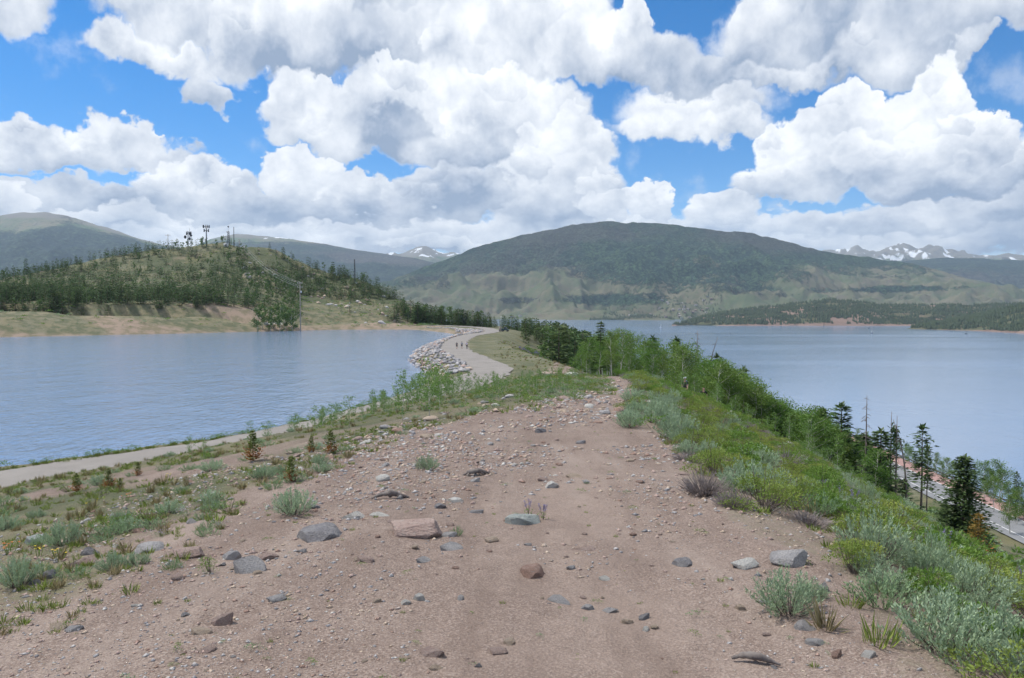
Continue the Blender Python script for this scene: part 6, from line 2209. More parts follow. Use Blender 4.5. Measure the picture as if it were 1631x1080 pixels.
def build_masts():
    # big monopole with panel antennas in two rings
    x, y, z = mast_base(331, 592)
    Ht = row_z(y, 359) - z
    t = tag(empty('antenna_tower', (x, y, z - 0.2)), 'tall antenna tower with two rings of dark panels, highest on the hill', 'tower')
    part(t, 'pole', lambda m: m.tube([(0, 0, 0), (0, 0, Ht)], [0.55, 0.38], 10), [M_STEEL])
    for k, (zz, n, r) in enumerate(((Ht - 1.2, 9, 2.2), (Ht - 4.2, 6, 1.7))):
        part(t, 'platform', lambda m: [m.tube([(r * math.cos(a), r * math.sin(a), zz), (r * math.cos(a + 2 * math.pi / 12), r * math.sin(a + 2 * math.pi / 12), zz)], 0.09, 4) for a in np.arange(12) * math.pi / 6]
             + [m.tube([(0, 0, zz), (r * math.cos(a), r * math.sin(a), zz)], 0.08, 4) for a in np.arange(6) * math.pi / 3], [M_STEEL])
        for j in range(n):
            a = j * 2 * math.pi / n
            part(t, 'antenna_panel', lambda m: m.box((r * 1.05 * math.cos(a), r * 1.05 * math.sin(a), zz + 0.1), (0.5, 0.35, 2.2), 0, a), [M_DARK])
    # lower tower cluttered with dishes
    x, y, z = mast_base(304, 588)
    Ht = row_z(y, 371) - z
    t = tag(empty('antenna_tower', (x, y, z - 0.2)), 'squat lattice tower cluttered with dish antennas beside the tall one', 'tower')

    def lattice(m, h, w0, w1, n, r):
        for sx, sy in ((-1, -1), (1, -1), (1, 1), (-1, 1)):
            m.tube([(sx * w0, sy * w0, 0), (sx * w1, sy * w1, h)], r, 4)
        for i in range(n):
            a, c = i / n, (i + 1) / n
            wa, wc = w0 + (w1 - w0) * a, w0 + (w1 - w0) * c
            cs = [(-1, -1), (1, -1), (1, 1), (-1, 1)]
            for k in range(4):
                p, q = cs[k], cs[(k + 1) % 4]
                m.tube([(p[0] * wa, p[1] * wa, h * a), (q[0] * wc, q[1] * wc, h * c)], r * 0.6, 3)
                m.tube([(p[0] * wc, p[1] * wc, h * c), (q[0] * wc, q[1] * wc, h * c)], r * 0.6, 3)
    part(t, 'lattice_frame', lambda m: lattice(m, Ht, 1.5, 0.9, 5, 0.13), [M_STEEL])

    def dish(m, c, a, r):
        d = np.array([math.cos(a), math.sin(a), 0]); s = np.array([-d[1], d[0], 0]); up = np.array([0, 0, 1.0])
        th = np.arange(14) * 2 * math.pi / 14
        rim = np.array(c) + d * 0.45 * r + r * (np.cos(th)[:, None] * s + np.sin(th)[:, None] * up)
        mid = np.array(c) + d * 0.15 * r + 0.6 * r * (np.cos(th)[:, None] * s + np.sin(th)[:, None] * up)
        V = np.vstack([rim, mid, [c]])
        j = np.arange(14); jn = (j + 1) % 14
        m.add(V, np.stack([14 + j, 14 + jn, np.full(14, 28)], -1), np.stack([j, jn, 14 + jn, 14 + j], -1))
        m.tube([np.array(c) - d * 0.5, np.array(c)], 0.12, 5)
    for k, (dz, a, r, off) in enumerate(((-0.8, -1.6, 1.2, 1.2), (-1.0, -2.3, 1.1, -1.2), (-3.4, -1.9, 1.3, -2.4), (-2.2, -1.2, 0.9, 1.6), (-4.6, -1.5, 1.0, 0.6))):
        part(t, 'dish_antenna', lambda m: dish(m, (off, -0.9, Ht + dz), a, r), [M_DARK])
    for k in range(5):
        part(t, 'antenna_panel', lambda m: m.box((-1.8 + 0.9 * k, -1.0, Ht - 0.1 + 0.3 * (k % 2)), (0.4, 0.3, 1.9)), [M_DARK])
    part(t, 'whip_antenna', lambda m: m.tube([(0.3, 0, Ht), (0.3, 0, Ht + 3.2)], 0.09, 4), [M_DARK])
    # slim lattice mast with a head on a spike
    x, y, z = mast_base(366, 594)
    Ht = row_z(y, 369) - z
    t = tag(empty('lattice_mast', (x, y, z - 0.2)), 'slim lattice mast with a ball-headed spike', 'mast')
    part(t, 'lattice_frame', lambda m: lattice(m, Ht, 0.7, 0.45, 7, 0.11), [M_DARK])
    part(t, 'spike', lambda m: m.tube([(0, 0, Ht), (0, 0, Ht + 3.0)], 0.10, 4), [M_PALE])
    part(t, 'mast_head', lambda m: m.tube([(0, 0, Ht + 3.0), (0, 0, Ht + 3.3), (0, 0, Ht + 3.9), (0, 0, Ht + 4.2)], [0.2, 0.65, 0.65, 0.2], 8), [M_DARK])
    part(t, 'side_arm', lambda m: m.box((-0.9, 0, Ht - 0.4), (1.4, 0.25, 0.4)), [M_DARK])
    # plain pole beside it
    x, y, z = mast_base(374.5, 594)
    Ht = row_z(y, 362) - z
    t = tag(empty('radio_mast', (x, y, z - 0.2)), 'plain dark radio pole next to the slim lattice mast', 'mast')
    part(t, 'pole', lambda m: m.tube([(0, 0, 0), (0, 0, Ht)], [0.30, 0.20], 6), [M_DARK])
    part(t, 'guy_collar', lambda m: m.tube([(0, 0, Ht * 0.6), (0, 0, Ht * 0.6 + 0.3)], 0.45, 6), [M_DARK])
    # thin mast further down the ridge
    x, y, z = mast_base(565.5, 535)
    Ht = row_z(y, 413) - z
    t = tag(empty('lattice_mast', (x, y, z - 0.2)), 'thin dark lattice mast on the lower ridge against the blue mountain', 'mast')
    part(t, 'lattice_frame', lambda m: lattice(m, Ht, 0.45, 0.22, 9, 0.11), [M_DARK])
    part(t, 'base_cabinet', lambda m: m.box((1.2, 0, 0.8), (1.4, 1.0, 1.8)), [M_PALE])
    # communications shed
    for px, dx, lab in ((362, 3.0, 'small pale equipment hut below the slim lattice mast'),):
        x, y, z = mast_base(px, 590)
        t = tag(empty('equipment_hut', (x, y, z - 0.3)), lab, 'hut')
        part(t, 'wall', lambda m: m.box((0, 0, 1.4), (dx, 2.4, 2.8)), [M_PALE])
        part(t, 'roof', lambda m: m.box((0, 0, 2.9), (dx + 0.4, 2.8, 0.2)), [M_STEEL])
        part(t, 'door', lambda m: m.box((0.4, -1.22, 1.1), (0.9, 0.06, 2.0)), [M_DARK])

    # wooden utility poles with cross-arms
    def utility(px, y, top, lab, arms=((0.8, 2.6),), mat=M_POLE):
        x, yy, z = mast_base(px, y)
        h = row_z(y, top) - z
        t = tag(empty('utility_pole', (x, yy, z - 0.2)), lab, 'pole')
        part(t, 'pole', lambda m: m.tube([(0, 0, 0), (0, 0, h)], [0.26, 0.18], 8), [mat])
        ends = []
        for (down, w) in arms:
            part(t, 'crossarm', lambda m: m.box((0, -0.12, h - down), (w, 0.16, 0.2)), [mat])
            for q in (-0.45, 0.0, 0.45):
                part(t, 'insulator', lambda m: m.tube([(q * w, -0.12, h - down + 0.1), (q * w, -0.12, h - down + 0.22), (q * w, -0.12, h - down + 0.5)], [0.10, 0.14, 0.06], 6), [M_PALE])
                ends.append(np.array([x + q * w, yy - 0.12, z - 0.2 + h - down + 0.5]))
        return t, ends, h
    t1, e1, h1 = utility(270, 592, 373, 'utility pole with one crossarm on the hill crest', ((0.9, 4.2),))
    t2, e2, h2 = utility(478.5, 372, 449, 'pale utility pole by the aspen stand across the reservoir', ((0.7, 2.2), (2.6, 2.4)))
    part(t2, 'transformer', lambda m: m.tube([(0.5, -0.1, h2 - 5.2), (0.5, -0.1, h2 - 4.1)], 0.36, 8), [M_PALE])
    t3, e3, h3 = utility(383, 588, 381, 'short utility pole on the hill crest where the cables start', ((0.6, 2.4), (2.0, 2.4)))
    labs = ['uppermost cable spanning from the hill crest down to the pale utility pole', 'second cable from the top down the hill', 'third cable down the hill to the pale utility pole', 'lowest cable down the hill to the pale utility pole']
    for k, (i, j) in enumerate(((0, 0), (2, 2), (3, 3), (5, 5))):
        a, c = e3[i], e2[j]
        s = np.linspace(0, 1, 24)[:, None]
        p = a + (c - a) * s
        p[:, 2] -= 4 * 5.0 * (s * (1 - s))[:, 0]
        mb = MB()
        mb.tube(p, 0.045, 4)
        tag(add('power_cable', mb.data('power_cable', [M_WIRE])), labs[k], 'cable')


def build_dam_end():
    # instrument mast with cabinet, and the small utility vehicle parked beside it
    x, y = -4.6, 322.0
    z = Hs(x, y)
    t = tag(empty('instrument_mast', (x, y, z)), 'thin pale instrument mast with a cabinet at the bend of the dam path', 'mast')
    part(t, 'pole', lambda m: m.tube([(0, 0, 0), (0, 0, 6.4)], [0.11, 0.07], 8), [M_PALE])
    part(t, 'cabinet', lambda m: m.box((-0.5, 0, 1.0), (0.7, 0.6, 2.0)), [plain('cabinet_paint', (0.28, 0.24, 0.22), 0.6)])
    part(t, 'sensor_arm', lambda m: m.box((0.0, 0, 6.2), (0.9, 0.08, 0.08)), [M_PALE])
    x, y = -2.9, 322.5
    z = Hs(x, y)
    body = plain('dark_green_paint', (0.03, 0.075, 0.075), 0.35)
    glass = plain('vehicle_glass', (0.05, 0.07, 0.09), 0.15)
    tyre = plain('tyre_rubber', (0.025, 0.025, 0.027), 0.9)
    t = tag(empty('utility_vehicle', (x, y, z), -0.25), 'small dark green utility vehicle parked by the instrument mast', 'vehicle')

    def hull(m, prof, w):
        P = np.array(prof)
        n = len(P)
        V = np.vstack([np.column_stack([P[:, 0], np.full(n, -w), P[:, 1]]), np.column_stack([P[:, 0], np.full(n, w), P[:, 1]])])
        j = np.arange(n); jn = (j + 1) % n
        m.add(V, None, np.stack([j, jn, n + jn, n + j], -1))
        for s in (0, n):
            c = V[s:s + n].mean(0)
            m.add(np.vstack([V[s:s + n], c]), np.stack([j, jn, np.full(n, n)], -1))
    part(t, 'body', lambda m: hull(m, [(-1.5, 0.45), (-1.55, 0.95), (-0.2, 1.0), (0.1, 1.02), (1.2, 0.95), (1.5, 0.8), (1.52, 0.45)], 0.78), [body])
    part(t, 'cab', lambda m: hull(m, [(-0.35, 1.0), (-0.3, 1.72), (0.45, 1.74), (0.8, 1.03)], 0.70), [glass])
    part(t, 'roof', lambda m: m.box((0.08, 0, 1.79), (1.0, 1.5, 0.09)), [body])
    part(t, 'cargo_bed', lambda m: [m.box((-0.95, s * 0.72, 1.12), (1.15, 0.06, 0.3)) for s in (-1, 1)] + [m.box((-1.5, 0, 1.12), (0.06, 1.44, 0.3))], [body])
    for sx in (-1.0, 1.0):
        for sy in (-0.78, 0.78):
            w = part(t, 'wheel', lambda m: m.tube([(sx, sy - 0.12, 0.36), (sx, sy + 0.12, 0.36)], 0.36, 14), [tyre])
            part(w, 'rim', lambda m: m.tube([(sx, sy - 0.13, 0.36), (sx, sy + 0.13, 0.36)], 0.19, 10), [M_STEEL])
    for sy in (-0.5, 0.5):
        part(t, 'headlight', lambda m: m.tube([(1.5, sy, 0.74), (1.55, sy, 0.74)], 0.10, 8), [M_PALE])
    # guardrail on the lake side of the highway
    P = ROAD_LINE
    tn = np.gradient(P, axis=0); tn /= np.linalg.norm(tn, axis=1, keepdims=True)
    Q = P + np.stack([tn[:, 1], -tn[:, 0]], -1) * (ROAD_W + 0.75)
    d = np.concatenate([[0], np.cumsum(np.linalg.norm(np.diff(Q, axis=0), axis=1))])
    t = tag(empty('guardrail', (Q[0, 0], Q[0, 1], ROAD_Z)), 'long steel guardrail along the lake side of the highway', 'guardrail')
    o0 = np.array([Q[0, 0], Q[0, 1]])
    s = np.arange(0, d[-1], 2.5)
    R_ = np.column_stack([np.interp(s, d, Q[:, 0]), np.interp(s, d, Q[:, 1])]) - o0
    mb = MB()
    prof = np.array([(0.0, 0.42), (0.07, 0.50), (0.0, 0.58), (0.0, 0.64), (0.07, 0.72), (0.0, 0.80)])
    tr = np.gradient(R_, axis=0); tr /= np.linalg.norm(tr, axis=1, keepdims=True)
    nr = np.stack([tr[:, 1], -tr[:, 0]], -1)
    V = np.concatenate([np.stack([R_[:, None, 0] - nr[:, None, 0] * prof[None, :, 0], R_[:, None, 1] - nr[:, None, 1] * prof[None, :, 0], np.broadcast_to(prof[None, :, 1], (len(R_), 6))], -1)], 0)
    mb.add(V, None, grid_quads(len(R_), 6))
    add('rail', mb.data('rail', [plain('weathered_rail', (0.16, 0.15, 0.15), 0.6)]), t)
    pm = MB(); pm.box((0, 0, 0.3), (0.16, 0.2, 1.0))
    pdat = pm.data('post', [M_POLE])
    for q in R_[::1]:
        o = add('post', pdat, t)
        o.location = (q[0] + 0.12, q[1], 0.0)


# ------------------------------------------------------------------ people
SKIN = plain('skin', (0.42, 0.26, 0.19), 0.6)


def person(x, y, facing, hgt, top_col, leg_col, hair_col, label, phase=0.35, bare_legs=True, pack=None, cap=None, z=None, name='person'):
    """walking figure: joints laid out in 3-D, skin grown over them as one body"""
    k = hgt / 1.75
    c = math.cos
    J = {}
    st = phase
    J['pelvis'] = (0, 0, 0.95); J['waist'] = (0, 0.01, 1.10); J['chest'] = (0, 0.02, 1.32); J['neck'] = (0, 0.02, 1.48); J['chin'] = (0, 0.05, 1.56); J['head'] = (0, 0.04, 1.66); J['crown'] = (0, 0.02, 1.74)
    for s, n in ((-1, 'l'), (1, 'r')):
        w = s * st
        J['hip' + n] = (s * 0.10, 0, 0.90)
        J['knee' + n] = (s * 0.105, 0.28 * w + 0.05, 0.50 + 0.02 * abs(w))
        J['ankle' + n] = (s * 0.105, 0.62 * w - (0.10 if w < 0 else 0), 0.09 + (0.08 if w < 0 else 0))
        J['toe' + n] = (s * 0.12, 0.62 * w + 0.15 - (0.10 if w < 0 else 0), 0.035 + (0.02 if w < 0 else 0))
        J['sh' + n] = (s * 0.19, 0.01, 1.42)
        J['el' + n] = (s * 0.25, -0.20 * w - 0.02, 1.15)
        J['wr' + n] = (s * 0.25, -0.42 * w + 0.10, 0.93)
        J['hd' + n] = (s * 0.245, -0.46 * w + 0.13, 0.85)
    names = list(J)
    R_ = dict(pelvis=0.145, waist=0.125, chest=0.155, neck=0.06, chin=0.075, head=0.10, crown=0.07)
    for n in 'lr':
        R_.update({'hip' + n: 0.095, 'knee' + n: 0.06, 'ankle' + n: 0.042, 'toe' + n: 0.038, 'sh' + n: 0.062, 'el' + n: 0.043, 'wr' + n: 0.032, 'hd' + n: 0.036})
    E = [('pelvis', 'waist'), ('waist', 'chest'), ('chest', 'neck'), ('neck', 'chin'), ('chin', 'head'), ('head', 'crown')]
    for n in 'lr':
        E += [('pelvis', 'hip' + n), ('hip' + n, 'knee' + n), ('knee' + n, 'ankle' + n), ('ankle' + n, 'toe' + n), ('chest', 'sh' + n), ('sh' + n, 'el' + n), ('el' + n, 'wr' + n), ('wr' + n, 'hd' + n)]
        hx, hy, hz = J['hd' + n]
        for f in range(5):                              # fingers, thumb first
            nm = 'f%d%s' % (f, n)
            off = (f - 2.5) * 0.014
            J[nm + 'a'] = (hx, hy + off, hz - 0.045) if f else (hx, hy + 0.05, hz - 0.01)
            J[nm + 'b'] = (hx, hy + off + 0.012, hz - 0.09 + 0.006 * abs(f - 2)) if f else (hx, hy + 0.07, hz - 0.045)
            R_[nm + 'a'] = 0.010; R_[nm + 'b'] = 0.008
            E += [('hd' + n, nm + 'a'), (nm + 'a', nm + 'b')]
    names = list(J)
    idx = {n: i for i, n in enumerate(names)}
    me = bpy.data.meshes.new('person')
    me.from_pydata([J[n] for n in names], [(idx[a], idx[b_]) for a, b_ in E], [])
    o = bpy.data.objects.new('person', me)
    COL.objects.link(o)
    o.modifiers.new('skin', 'SKIN')
    sv = me.skin_vertices[0].data
    for n, i in idx.items():
        r = R_[n]
        sv[i].radius = (r * (1.15 if n in ('chest', 'pelvis', 'waist') else 1.0), r * (0.8 if n in ('chest', 'pelvis', 'waist') else 1.0))
        sv[i].use_root = n == 'pelvis'
    sb = o.modifiers.new('sub', 'SUBSURF'); sb.levels = 1; sb.render_levels = 1
    dg = bpy.context.evaluated_depsgraph_get()
    body = bpy.data.meshes.new_from_object(o.evaluated_get(dg))
    bpy.data.objects.remove(o)
    body.name = 'person'
    hair = plain('hair', hair_col, 0.7)
    shirt = plain('shirt', top_col, 0.85); legs = plain('leg_wear', leg_col, 0.85); shoe = plain('shoe', (0.06, 0.06, 0.07), 0.7)
    body.materials.clear()
    for m in (SKIN, shirt, legs, hair, shoe):
        body.materials.append(m)
    A = np.array([J[a] for a, b_ in E]); B = np.array([J[b_] for a, b_ in E])
    for p in body.polygons:
        q = np.array(p.center)
        D = B - A
        t = np.clip(((q - A) * D).sum(1) / (D * D).sum(1), 0, 1)
        i = int(np.argmin(np.linalg.norm(q - A - t[:, None] * D, axis=1)))
        a, b_ = E[i]
        mi = 0
        if b_ in ('waist', 'chest') or b_.startswith('sh') or (b_.startswith('el') and t[i] < 0.7) or (b_ == 'neck' and t[i] < 0.6):
            mi = 1
        elif b_.startswith('hip') or (b_.startswith('knee') and (t[i] < 0.8 or not bare_legs)) or (b_.startswith('ankle') and not bare_legs):
            mi = 2
        elif b_.startswith('toe'):
            mi = 4
        elif b_ in ('head', 'crown', 'chin') and (q[2] > 1.70 or (q[1] < 0.02 and q[2] > 1.58)):
            mi = 3
        p.material_index = mi
        p.use_smooth = True
    zz = Hs(x, y) if z is None else z
    o = add(name, body)
    o.location = (x, y, zz)
    o.rotation_euler = (0, 0, facing)
    o.scale = (k, k, k)
    tag(o, label, 'person')
    if cap:
        mb = MB()
        mb.tube([(0, 0.02, 1.69), (0, 0.02, 1.74), (0, 0.02, 1.79), (0, 0.02, 1.80)], [0.118, 0.115, 0.07, 0.01], 10)
        mb.box((0, 0.15, 1.70), (0.15, 0.13, 0.015))
        add('cap', mb.data('cap', [plain('cap', cap, 0.8)], True), o)
    if pack:
        mb = MB()
        mb.tube([(0, -0.20, 1.05), (0, -0.22, 1.12), (0, -0.22, 1.38), (0, -0.19, 1.46)], [0.10, 0.15, 0.15, 0.07], 8)
        add('backpack', mb.data('backpack', [plain('backpack', pack, 0.8)], True), o)
    return o


def build_people():
    def on_path(px, y):
        return (px - 815.5) / FPX * y
    z = PATH_Z + 0.06
    person(on_path(727.5, 183), 183, 0.15, 1.72, (0.09, 0.09, 0.10), (0.03, 0.03, 0.035), (0.05, 0.035, 0.03), 'person in dark top and shorts walking on the dam path, outermost of three', 0.40, z=z)
    person(on_path(735.5, 184.5), 184.5, 0.1, 1.78, (0.30, 0.34, 0.40), (0.025, 0.025, 0.03), (0.10, 0.10, 0.11), 'person in pale blue top and black shorts walking between two others', -0.36, z=z)
    person(on_path(743.5, 183), 183, 0.05, 1.80, (0.72, 0.62, 0.70), (0.02, 0.02, 0.022), (0.06, 0.045, 0.035), 'person in pale pink shirt and black trousers walking on the dam path', 0.3, bare_legs=False, z=z)
    y = 60.0
    x = (1092 - 815.5) / FPX * y
    person(x, y, 2.6, 1.75, (0.035, 0.037, 0.045), (0.05, 0.05, 0.06), (0.05, 0.04, 0.03), 'hiker in dark clothes and pale cap with a blue pack below the trail', 0.3, False, (0.10, 0.22, 0.34), (0.6, 0.63, 0.65))
    y = 58.0
    x = (1122 - 815.5) / FPX * y
    person(x, y, 2.9, 1.70, (0.02, 0.02, 0.024), (0.03, 0.03, 0.035), (0.03, 0.025, 0.02), 'second hiker all in black standing behind the rounded boulder', 0.15, False)


# ------------------------------------------------------------------ village and boats across the lake
def build_far_side():
    rng = np.random.default_rng(96)
    big = bpy.data.objects['broad_mountain'].data
    n = len(big.vertices)
    V = np.empty(n * 3, np.float32); big.vertices.foreach_get('co', V); V = V.reshape(-1, 3)

    def mz(x, y):
        d = (V[:, 0] - x) ** 2 + (V[:, 1] - y) ** 2
        i = np.argpartition(d, 4)[:4]
        w = 1 / (d[i] + 1.0)
        return float((V[i, 2] * w).sum() / w.sum())
    walls = [plain('house_wall', c, 0.8) for c in ((0.50, 0.48, 0.45), (0.26, 0.20, 0.15), (0.20, 0.18, 0.17), (0.52, 0.50, 0.48), (0.25, 0.19, 0.16))]
    roofs = [plain('house_roof', c, 0.8) for c in ((0.16, 0.13, 0.12), (0.30, 0.28, 0.27), (0.22, 0.16, 0.14), (0.12, 0.15, 0.14))]
    dat = []
    for i in range(10):
        w, d, h, r = 9 + 6 * rng.random(), 8 + 3 * rng.random(), 4 + 2.5 * rng.random(), 2.5 + 1.5 * rng.random()
        mb = MB()
        mb.add([(-w / 2, -d / 2, -2), (w / 2, -d / 2, -2), (w / 2, d / 2, -2), (-w / 2, d / 2, -2), (-w / 2, -d / 2, h), (w / 2, -d / 2, h), (w / 2, d / 2, h), (-w / 2, d / 2, h), (-w / 2, 0, h + r), (w / 2, 0, h + r)],
               [(4, 7, 8), (5, 9, 6)], [(0, 1, 5, 4), (1, 2, 6, 5), (2, 3, 7, 6), (3, 0, 4, 7)], 0)
        e = 0.9
        mb.add([(-w / 2 - e, -d / 2 - e, h - 0.5), (w / 2 + e, -d / 2 - e, h - 0.5), (w / 2 + e, 0, h + r + 0.25), (-w / 2 - e, 0, h + r + 0.25), (-w / 2 - e, d / 2 + e, h - 0.5), (w / 2 + e, d / 2 + e, h - 0.5)],
               None, [(0, 1, 2, 3), (3, 2, 5, 4)], 1)
        for q in (-0.28, 0.02, 0.30):
            mb.box((q * w, -d / 2 - 0.05, h * 0.45), (1.6, 0.2, 2.0), 2)
        dat.append(mb.data('house', [walls[i % 5], roofs[i % 4], M_DARK]))
    tx, ty, tz, th = [], [], [], []
    k = 0
    spots = []
    while k < 80:
        px = 1000 + 135 * rng.random()
        if k > 72:
            px = 805 + 25 * rng.random()
        y = 3760 + 520 * rng.random()
        if px < 1050 and px > 900 and y > 3950:
            continue
        x = (px - 815.5) / FPX * y
        if any((x - a) ** 2 + (y - b_) ** 2 < 22 ** 2 for a, b_ in spots):
            continue
        spots.append((x, y)); k += 1
        o = add('house', dat[rng.integers(10)])
        o.location = (x, y, mz(x, y) + 1)
        o.rotation_euler = (0, 0, rng.normal() * 0.5)
        tag(o, 'small gabled house in the village on the slope across the lake' if px > 900 else 'small house far off above the conifer belt across the lake', 'house', 'village houses across the lake' if px > 900 else 'houses above the conifer belt')
    for i in range(1100):
        px = 960 + 190 * rng.random(); y = 3690 + 620 * rng.random()
        if rng.random() < 0.25:
            px = 940 + 100 * rng.random(); y = 3690 + 90 * rng.random()
        x = (px - 815.5) / FPX * y
        tx.append(x); ty.append(y); tz.append(mz(x, y)); th.append(7 + 8 * rng.random())
    me = spike_forest('village_trees', np.array(tx), np.array(ty), np.array(tz), np.array(th), [M_NEEDLE_FAR], None, rng, 2, 5, 0.33)
    tag(add('village_trees', me), kind='stuff')
    white = plain('boat_white', (0.75, 0.76, 0.78), 0.4); dk = plain('boat_dark', (0.06, 0.07, 0.09), 0.5)

    def boat(px, row, L, label, sail=0.0, mat=white, h=1.0):
        y = (CAMZ - LAKE_Z) * FPX / (row - HOR)
        x = (px - 815.5) / FPX * y
        t = tag(empty('boat', (x, y, LAKE_Z), 0.6), label, 'boat')

        def hull(m):
            s = np.linspace(-0.5, 0.5, 9)
            wv = 0.17 * L * np.sqrt(np.clip(1 - np.clip(s * 2, 0, 1) ** 2, 0.01, 1))
            deck = np.array([[(a * L, w, 0.10 * L * h), (a * L, -w, 0.10 * L * h)] for a, w in zip(s, wv)])
            keel = np.array([[(a * L * 0.92, w * 0.5, -0.05 * L), (a * L * 0.92, -w * 0.5, -0.05 * L)] for a, w in zip(s, wv)])
            V = np.concatenate([deck, keel], 1)             # 9 x 4
            n = 9
            i = np.arange(n - 1)[:, None] * 4
            Q = np.concatenate([i + np.array([[0, 4, 5, 1]]), i + np.array([[0, 2, 6, 4]]), i + np.array([[1, 5, 7, 3]]), i + np.array([[2, 3, 7, 6]])])
            m.add(V.reshape(-1, 3), None, np.vstack([Q, [[0, 1, 3, 2]]]))
        part(t, 'hull', hull, [mat])
        part(t, 'cabin', lambda m: m.box((-0.05 * L, 0, 0.16 * L * h), (0.3 * L, 0.2 * L, 0.14 * L)), [mat])
        if sail:
            part(t, 'mast', lambda m: m.tube([(0, 0, 0.1 * L), (0, 0, sail)], 0.10, 5), [M_STEEL])
            part(t, 'sail', lambda m: m.add([(-0.02, 0, 0.2 * L), (-0.45 * L, 0.03 * L, 0.2 * L), (-0.02, 0, sail * 0.98), (-0.02, 0.12, 0.2 * L), (-0.45 * L, 0.03 * L + 0.12, 0.2 * L), (-0.02, 0.12, sail * 0.98)], [(0, 1, 2), (3, 5, 4)], [(0, 3, 4, 1), (1, 4, 5, 2), (2, 5, 3, 0)]), [white])
    boat(1053, 522, 9.0, 'tiny white sailboat out on the lake before the peninsula', 12.0)
    boat(1384, 523, 9.0, 'small dark boat near the wooded shore', 0.0, dk)
    boat(1389, 531, 7.0, 'small sailing dinghy below the dark boat', 8.0, dk)
    boat(1539, 532, 10.0, 'small dark motorboat near the wooded point', 4.0, dk)
    boat(1163, 532, 6.0, 'tiny speck of a boat in front of the peninsula', 0.0, dk)


build_rocks()
build_riprap()
build_logs()
build_masts()
build_dam_end()
build_people()
build_far_side()


# ------------------------------------------------------------------ labels that tell repeats apart by what stands nearest to them
LANDMARKS = {
    # start of the label of a marked thing: short phrase used for it
    'largest dark spruce': 'the largest dark spruce', 'tall open-crowned pine': 'the tall open-crowned pine', 'tall grey snag': 'the tall grey snag', 'dark spire-topped': 'the spire-topped spruce',
    'broad dark spruce': 'the broad dark spruce', 'young pine with rusty golden': 'the golden young pine', 'dark pine rising over': 'the dark pine over the trail end', 'dark bushy pine among': 'the bushy pine in the grove',
    'lone pine tip': 'the lone pine tip', 'taller of two brown': 'the brown dead trees', 'tallest white-stemmed': 'the tallest white-stemmed aspen', 'aspen with forked': 'the forked white aspen',
    'large rounded silvery': 'the large rounded sagebrush', 'tall ragged sagebrush': 'the ragged sagebrush', 'low wide sagebrush': 'the low wide sagebrush', 'lone dense dark sagebrush': 'the lone dark sagebrush',
    'bright upright sagebrush': 'the bright upright sagebrush', 'leafy green weed clump': 'the leafy weed clump', 'silvery upright sagebrush': 'the lone silvery sagebrush', 'brightest silver': 'the brightest silver sagebrush',
    'silver sagebrush below': 'the lower silver sagebrush', 'large leafless grey': 'the large leafless shrub', 'bright glossy green': 'the glossy corner bush', 'low spreading yellow': 'the yellow-green bush at the trail end',
    'tallest young pine': 'the tallest young pine', 'young pine with orange': 'the orange-based young pine', 'middle young pine': 'the young pine row by the path', 'purple lupine behind': 'the lupine slab',
    'large pink granite': 'the large pink boulder', 'reddish dome-shaped': 'the reddish dome stone', 'smooth light grey stone': 'the smooth grey stone', 'tall grey boulder': 'the tall grey boulder',
    'upright pinkish rock': 'the upright pinkish rock', 'grey boulder at the shrub': 'the grey trail-edge boulder', 'pale rounded rock': 'the pale rounded rock', 'rounded boulder on the slope': 'the rounded slope boulder',
    'pink stone half buried': 'the half-buried pink stone', 'dark weathered log': 'the weathered log', 'twisted grey root': 'the twisted root', 'brown rock where': 'the trail-end rocks', 'bluish rock with weeds': 'the bluish upper-trail rock',
    'tallest aspen sapling': 'the tallest sapling', 'lone thin sapling': 'the lone thin sapling', 'thin aspen sapling leaning': 'the leaning sapling', 'pale boulder at the foot': 'the pale boulder by the aspens',
    'tall antenna tower': 'the tall antenna tower', 'utility pole with one': 'the crest utility pole', 'pale utility pole': 'the pale utility pole', 'tallest skyline conifer': 'the tallest skyline conifer', 'lone tall conifer': 'the lone tall skyline conifer',
    'thin dark lattice': 'the thin dark mast', 'lone conifer on the skyline': 'the skyline conifer by the mast', 'largest white boulder': 'the white shore boulders', 'thin pale instrument': 'the instrument mast',
    'person in pale pink': 'the walker in pink', 'hiker in dark clothes': 'the hiker with the cap', 'second hiker all': 'the hiker in black', 'squat lattice': 'the squat dish tower', 'tiny white sailboat': 'the white sailboat',
    'earthy mound': 'the earthy mound', 'lowest cable': 'the power cables',
}
_ONES = ['first', 'second', 'third', 'fourth', 'fifth', 'sixth', 'seventh', 'eighth', 'ninth']
_TEENS = ['tenth', 'eleventh', 'twelfth', 'thirteenth', 'fourteenth', 'fifteenth', 'sixteenth', 'seventeenth', 'eighteenth', 'nineteenth']
_TENS = ['twenty', 'thirty', 'forty', 'fifty', 'sixty', 'seventy', 'eighty']
ORDINALS = _ONES + _TEENS + [w for t in _TENS for w in [t[:-1] + 'ieth'] + [t + '-' + o for o in _ONES]]
ORD = ['closest one'] + [w + ' closest' for w in ORDINALS[1:80]]


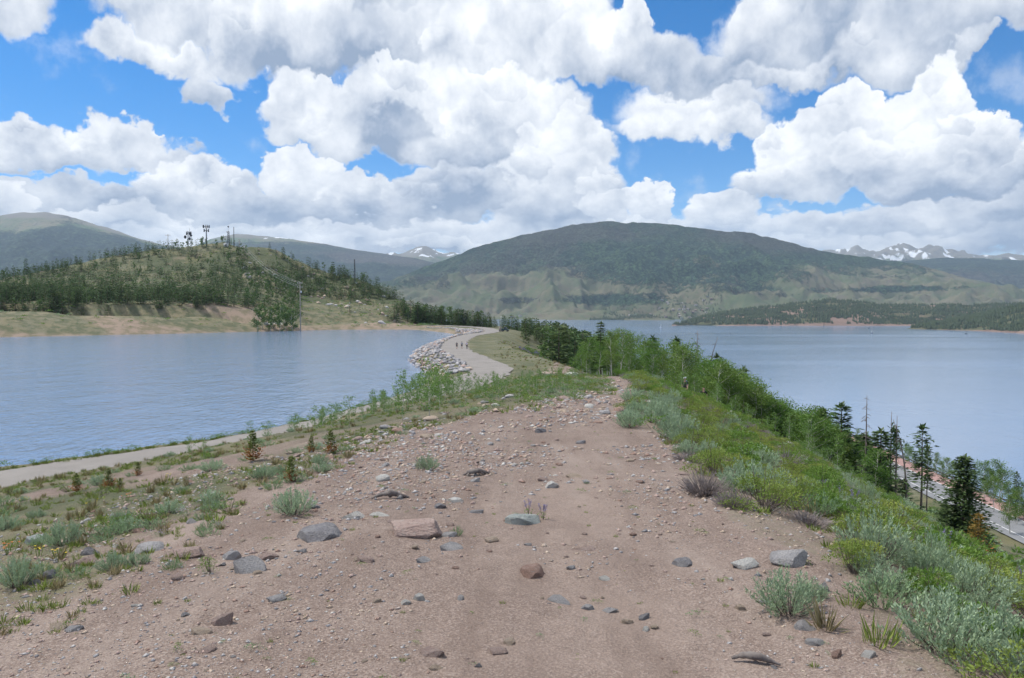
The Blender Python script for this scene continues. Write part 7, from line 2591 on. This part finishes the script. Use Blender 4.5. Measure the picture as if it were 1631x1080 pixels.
def relabel():
    marks = []
    tops = [o for o in COL.objects if o.parent is None and 'label' in o]
    for o in tops:
        if 'group' in o:
            continue
        for k, v in LANDMARKS.items():
            if o['label'].startswith(k):
                x, y, z = o.location
                if y > 1:
                    marks.append((v,) + to_px(x, y, z + 0.2))
                break
    mp = np.array([(m[1], m[2]) for m in marks])
    nouns = {}
    cells = {}
    for o in tops:
        if 'group' not in o:
            continue
        lab = o['label']
        x, y, z = o.location
        if y > 1000:
            continue
        px, py = to_px(x, y, z)
        d = np.hypot(mp[:, 0] - px, (mp[:, 1] - py) * 1.6)
        i = int(np.argmin(d))
        dx, dy = px - mp[i, 0], py - mp[i, 1]
        rel = 'beside' if abs(dy) < 0.35 * abs(dx) else ('above' if dy < 0 else 'below')
        cells.setdefault((lab, i, rel), []).append((float(d[i]), o))
    for (lab, i, rel), items in cells.items():
        items.sort(key=lambda t: t[0])
        head = SHORT.get(lab)
        if head is None:
            continue
        for k, (_, o) in enumerate(items):
            if len(items) == 1:
                o['label'] = '%s %s %s' % (head, rel, marks[i][0])
            elif k < len(ORD):
                o['label'] = '%s %s %s, %s' % (head, rel, marks[i][0], ORD[k])
            else:
                o['label'] = '%s %s %s, farther off' % (head, rel, marks[i][0])


SHORT = {
    'grey-green sagebrush in the thick shrub cover between trail and lake': 'grey-green slope sagebrush', 'yellow-green rabbitbrush in the thick shrub cover between trail and lake': 'yellow-green rabbitbrush',
    'leafy green bush in the shrub cover between trail and lake': 'leafy green slope bush', 'leafless grey shrub in the shrub cover between trail and lake': 'leafless grey slope shrub',
    'slender pale-trunked aspen in the green grove on the slope beside the lake': 'pale-trunked grove aspen', 'bushy aspen sapling at the lower edge of the grove': 'bushy grove-edge sapling',
    'dark conifer in the dense belt of trees below the dam': 'dark conifer below the dam', 'light green aspen in the conifer belt below the dam': 'light green aspen below the dam', 'bright green bush at the foot of the conifer belt': 'bright green bush below the dam',
    'light green aspen on the hill across the reservoir': 'light green aspen on the far hill', 'conifer in the wood that climbs the hill across the reservoir': 'conifer on the far hill', 'aspen in the small pale-trunked stand by the utility pole': 'aspen of the shore stand',
    'young aspen sapling in the thicket between the bare ground and the reservoir path': 'aspen sapling above the path', 'small sagebrush clump on the grassy bank above the path': 'small sagebrush on the bank', 'small leafy weed on the grassy bank above the path': 'small leafy weed on the bank',
    'bluish lupine clump on the grassy dam face': 'bluish lupine on the dam face', 'pale purple lupine spikes among the slope shrubs': 'pale purple slope lupine', 'soft green aspen on the strip between the highway and the lake': 'soft green lakeside aspen',
    'green aspen among the dark conifers above the highway': 'green highway-side aspen', 'lesser dark spruce filling the gaps above the highway': 'lesser highway-side spruce',
    'small pine on the strip between the highway and the lake': 'small lakeside pine', 'grey rock of the scree patch on the slope below the hikers': 'grey scree rock', 'dark rock of the scree patch on the slope below the hikers': 'dark scree rock',
}
for _w in ('pinkish', 'grey', 'tan', 'whitish', 'reddish', 'dark'):
    SHORT['small %s stone strewn on the bare gravelly ground' % _w] = 'small %s stone' % _w
    SHORT['angular %s riprap stone on the water side of the dam' % _w] = '%s riprap stone' % _w
    SHORT['%s boulder on the open shoulder of the far hill' % _w] = '%s boulder on the far hill' % _w
relabel()
for _g, _head in (('village houses across the lake', '%s house from the peninsula end in the lakeside village'), ('houses above the conifer belt', '%s lone house from the village, above the conifer belt')):
    _h = sorted([o for o in COL.objects if o.get('group') == _g], key=lambda o: -to_px(*o.location)[0])
    for _k, _o in enumerate(_h):
        _o['label'] = _head % ORDINALS[_k]
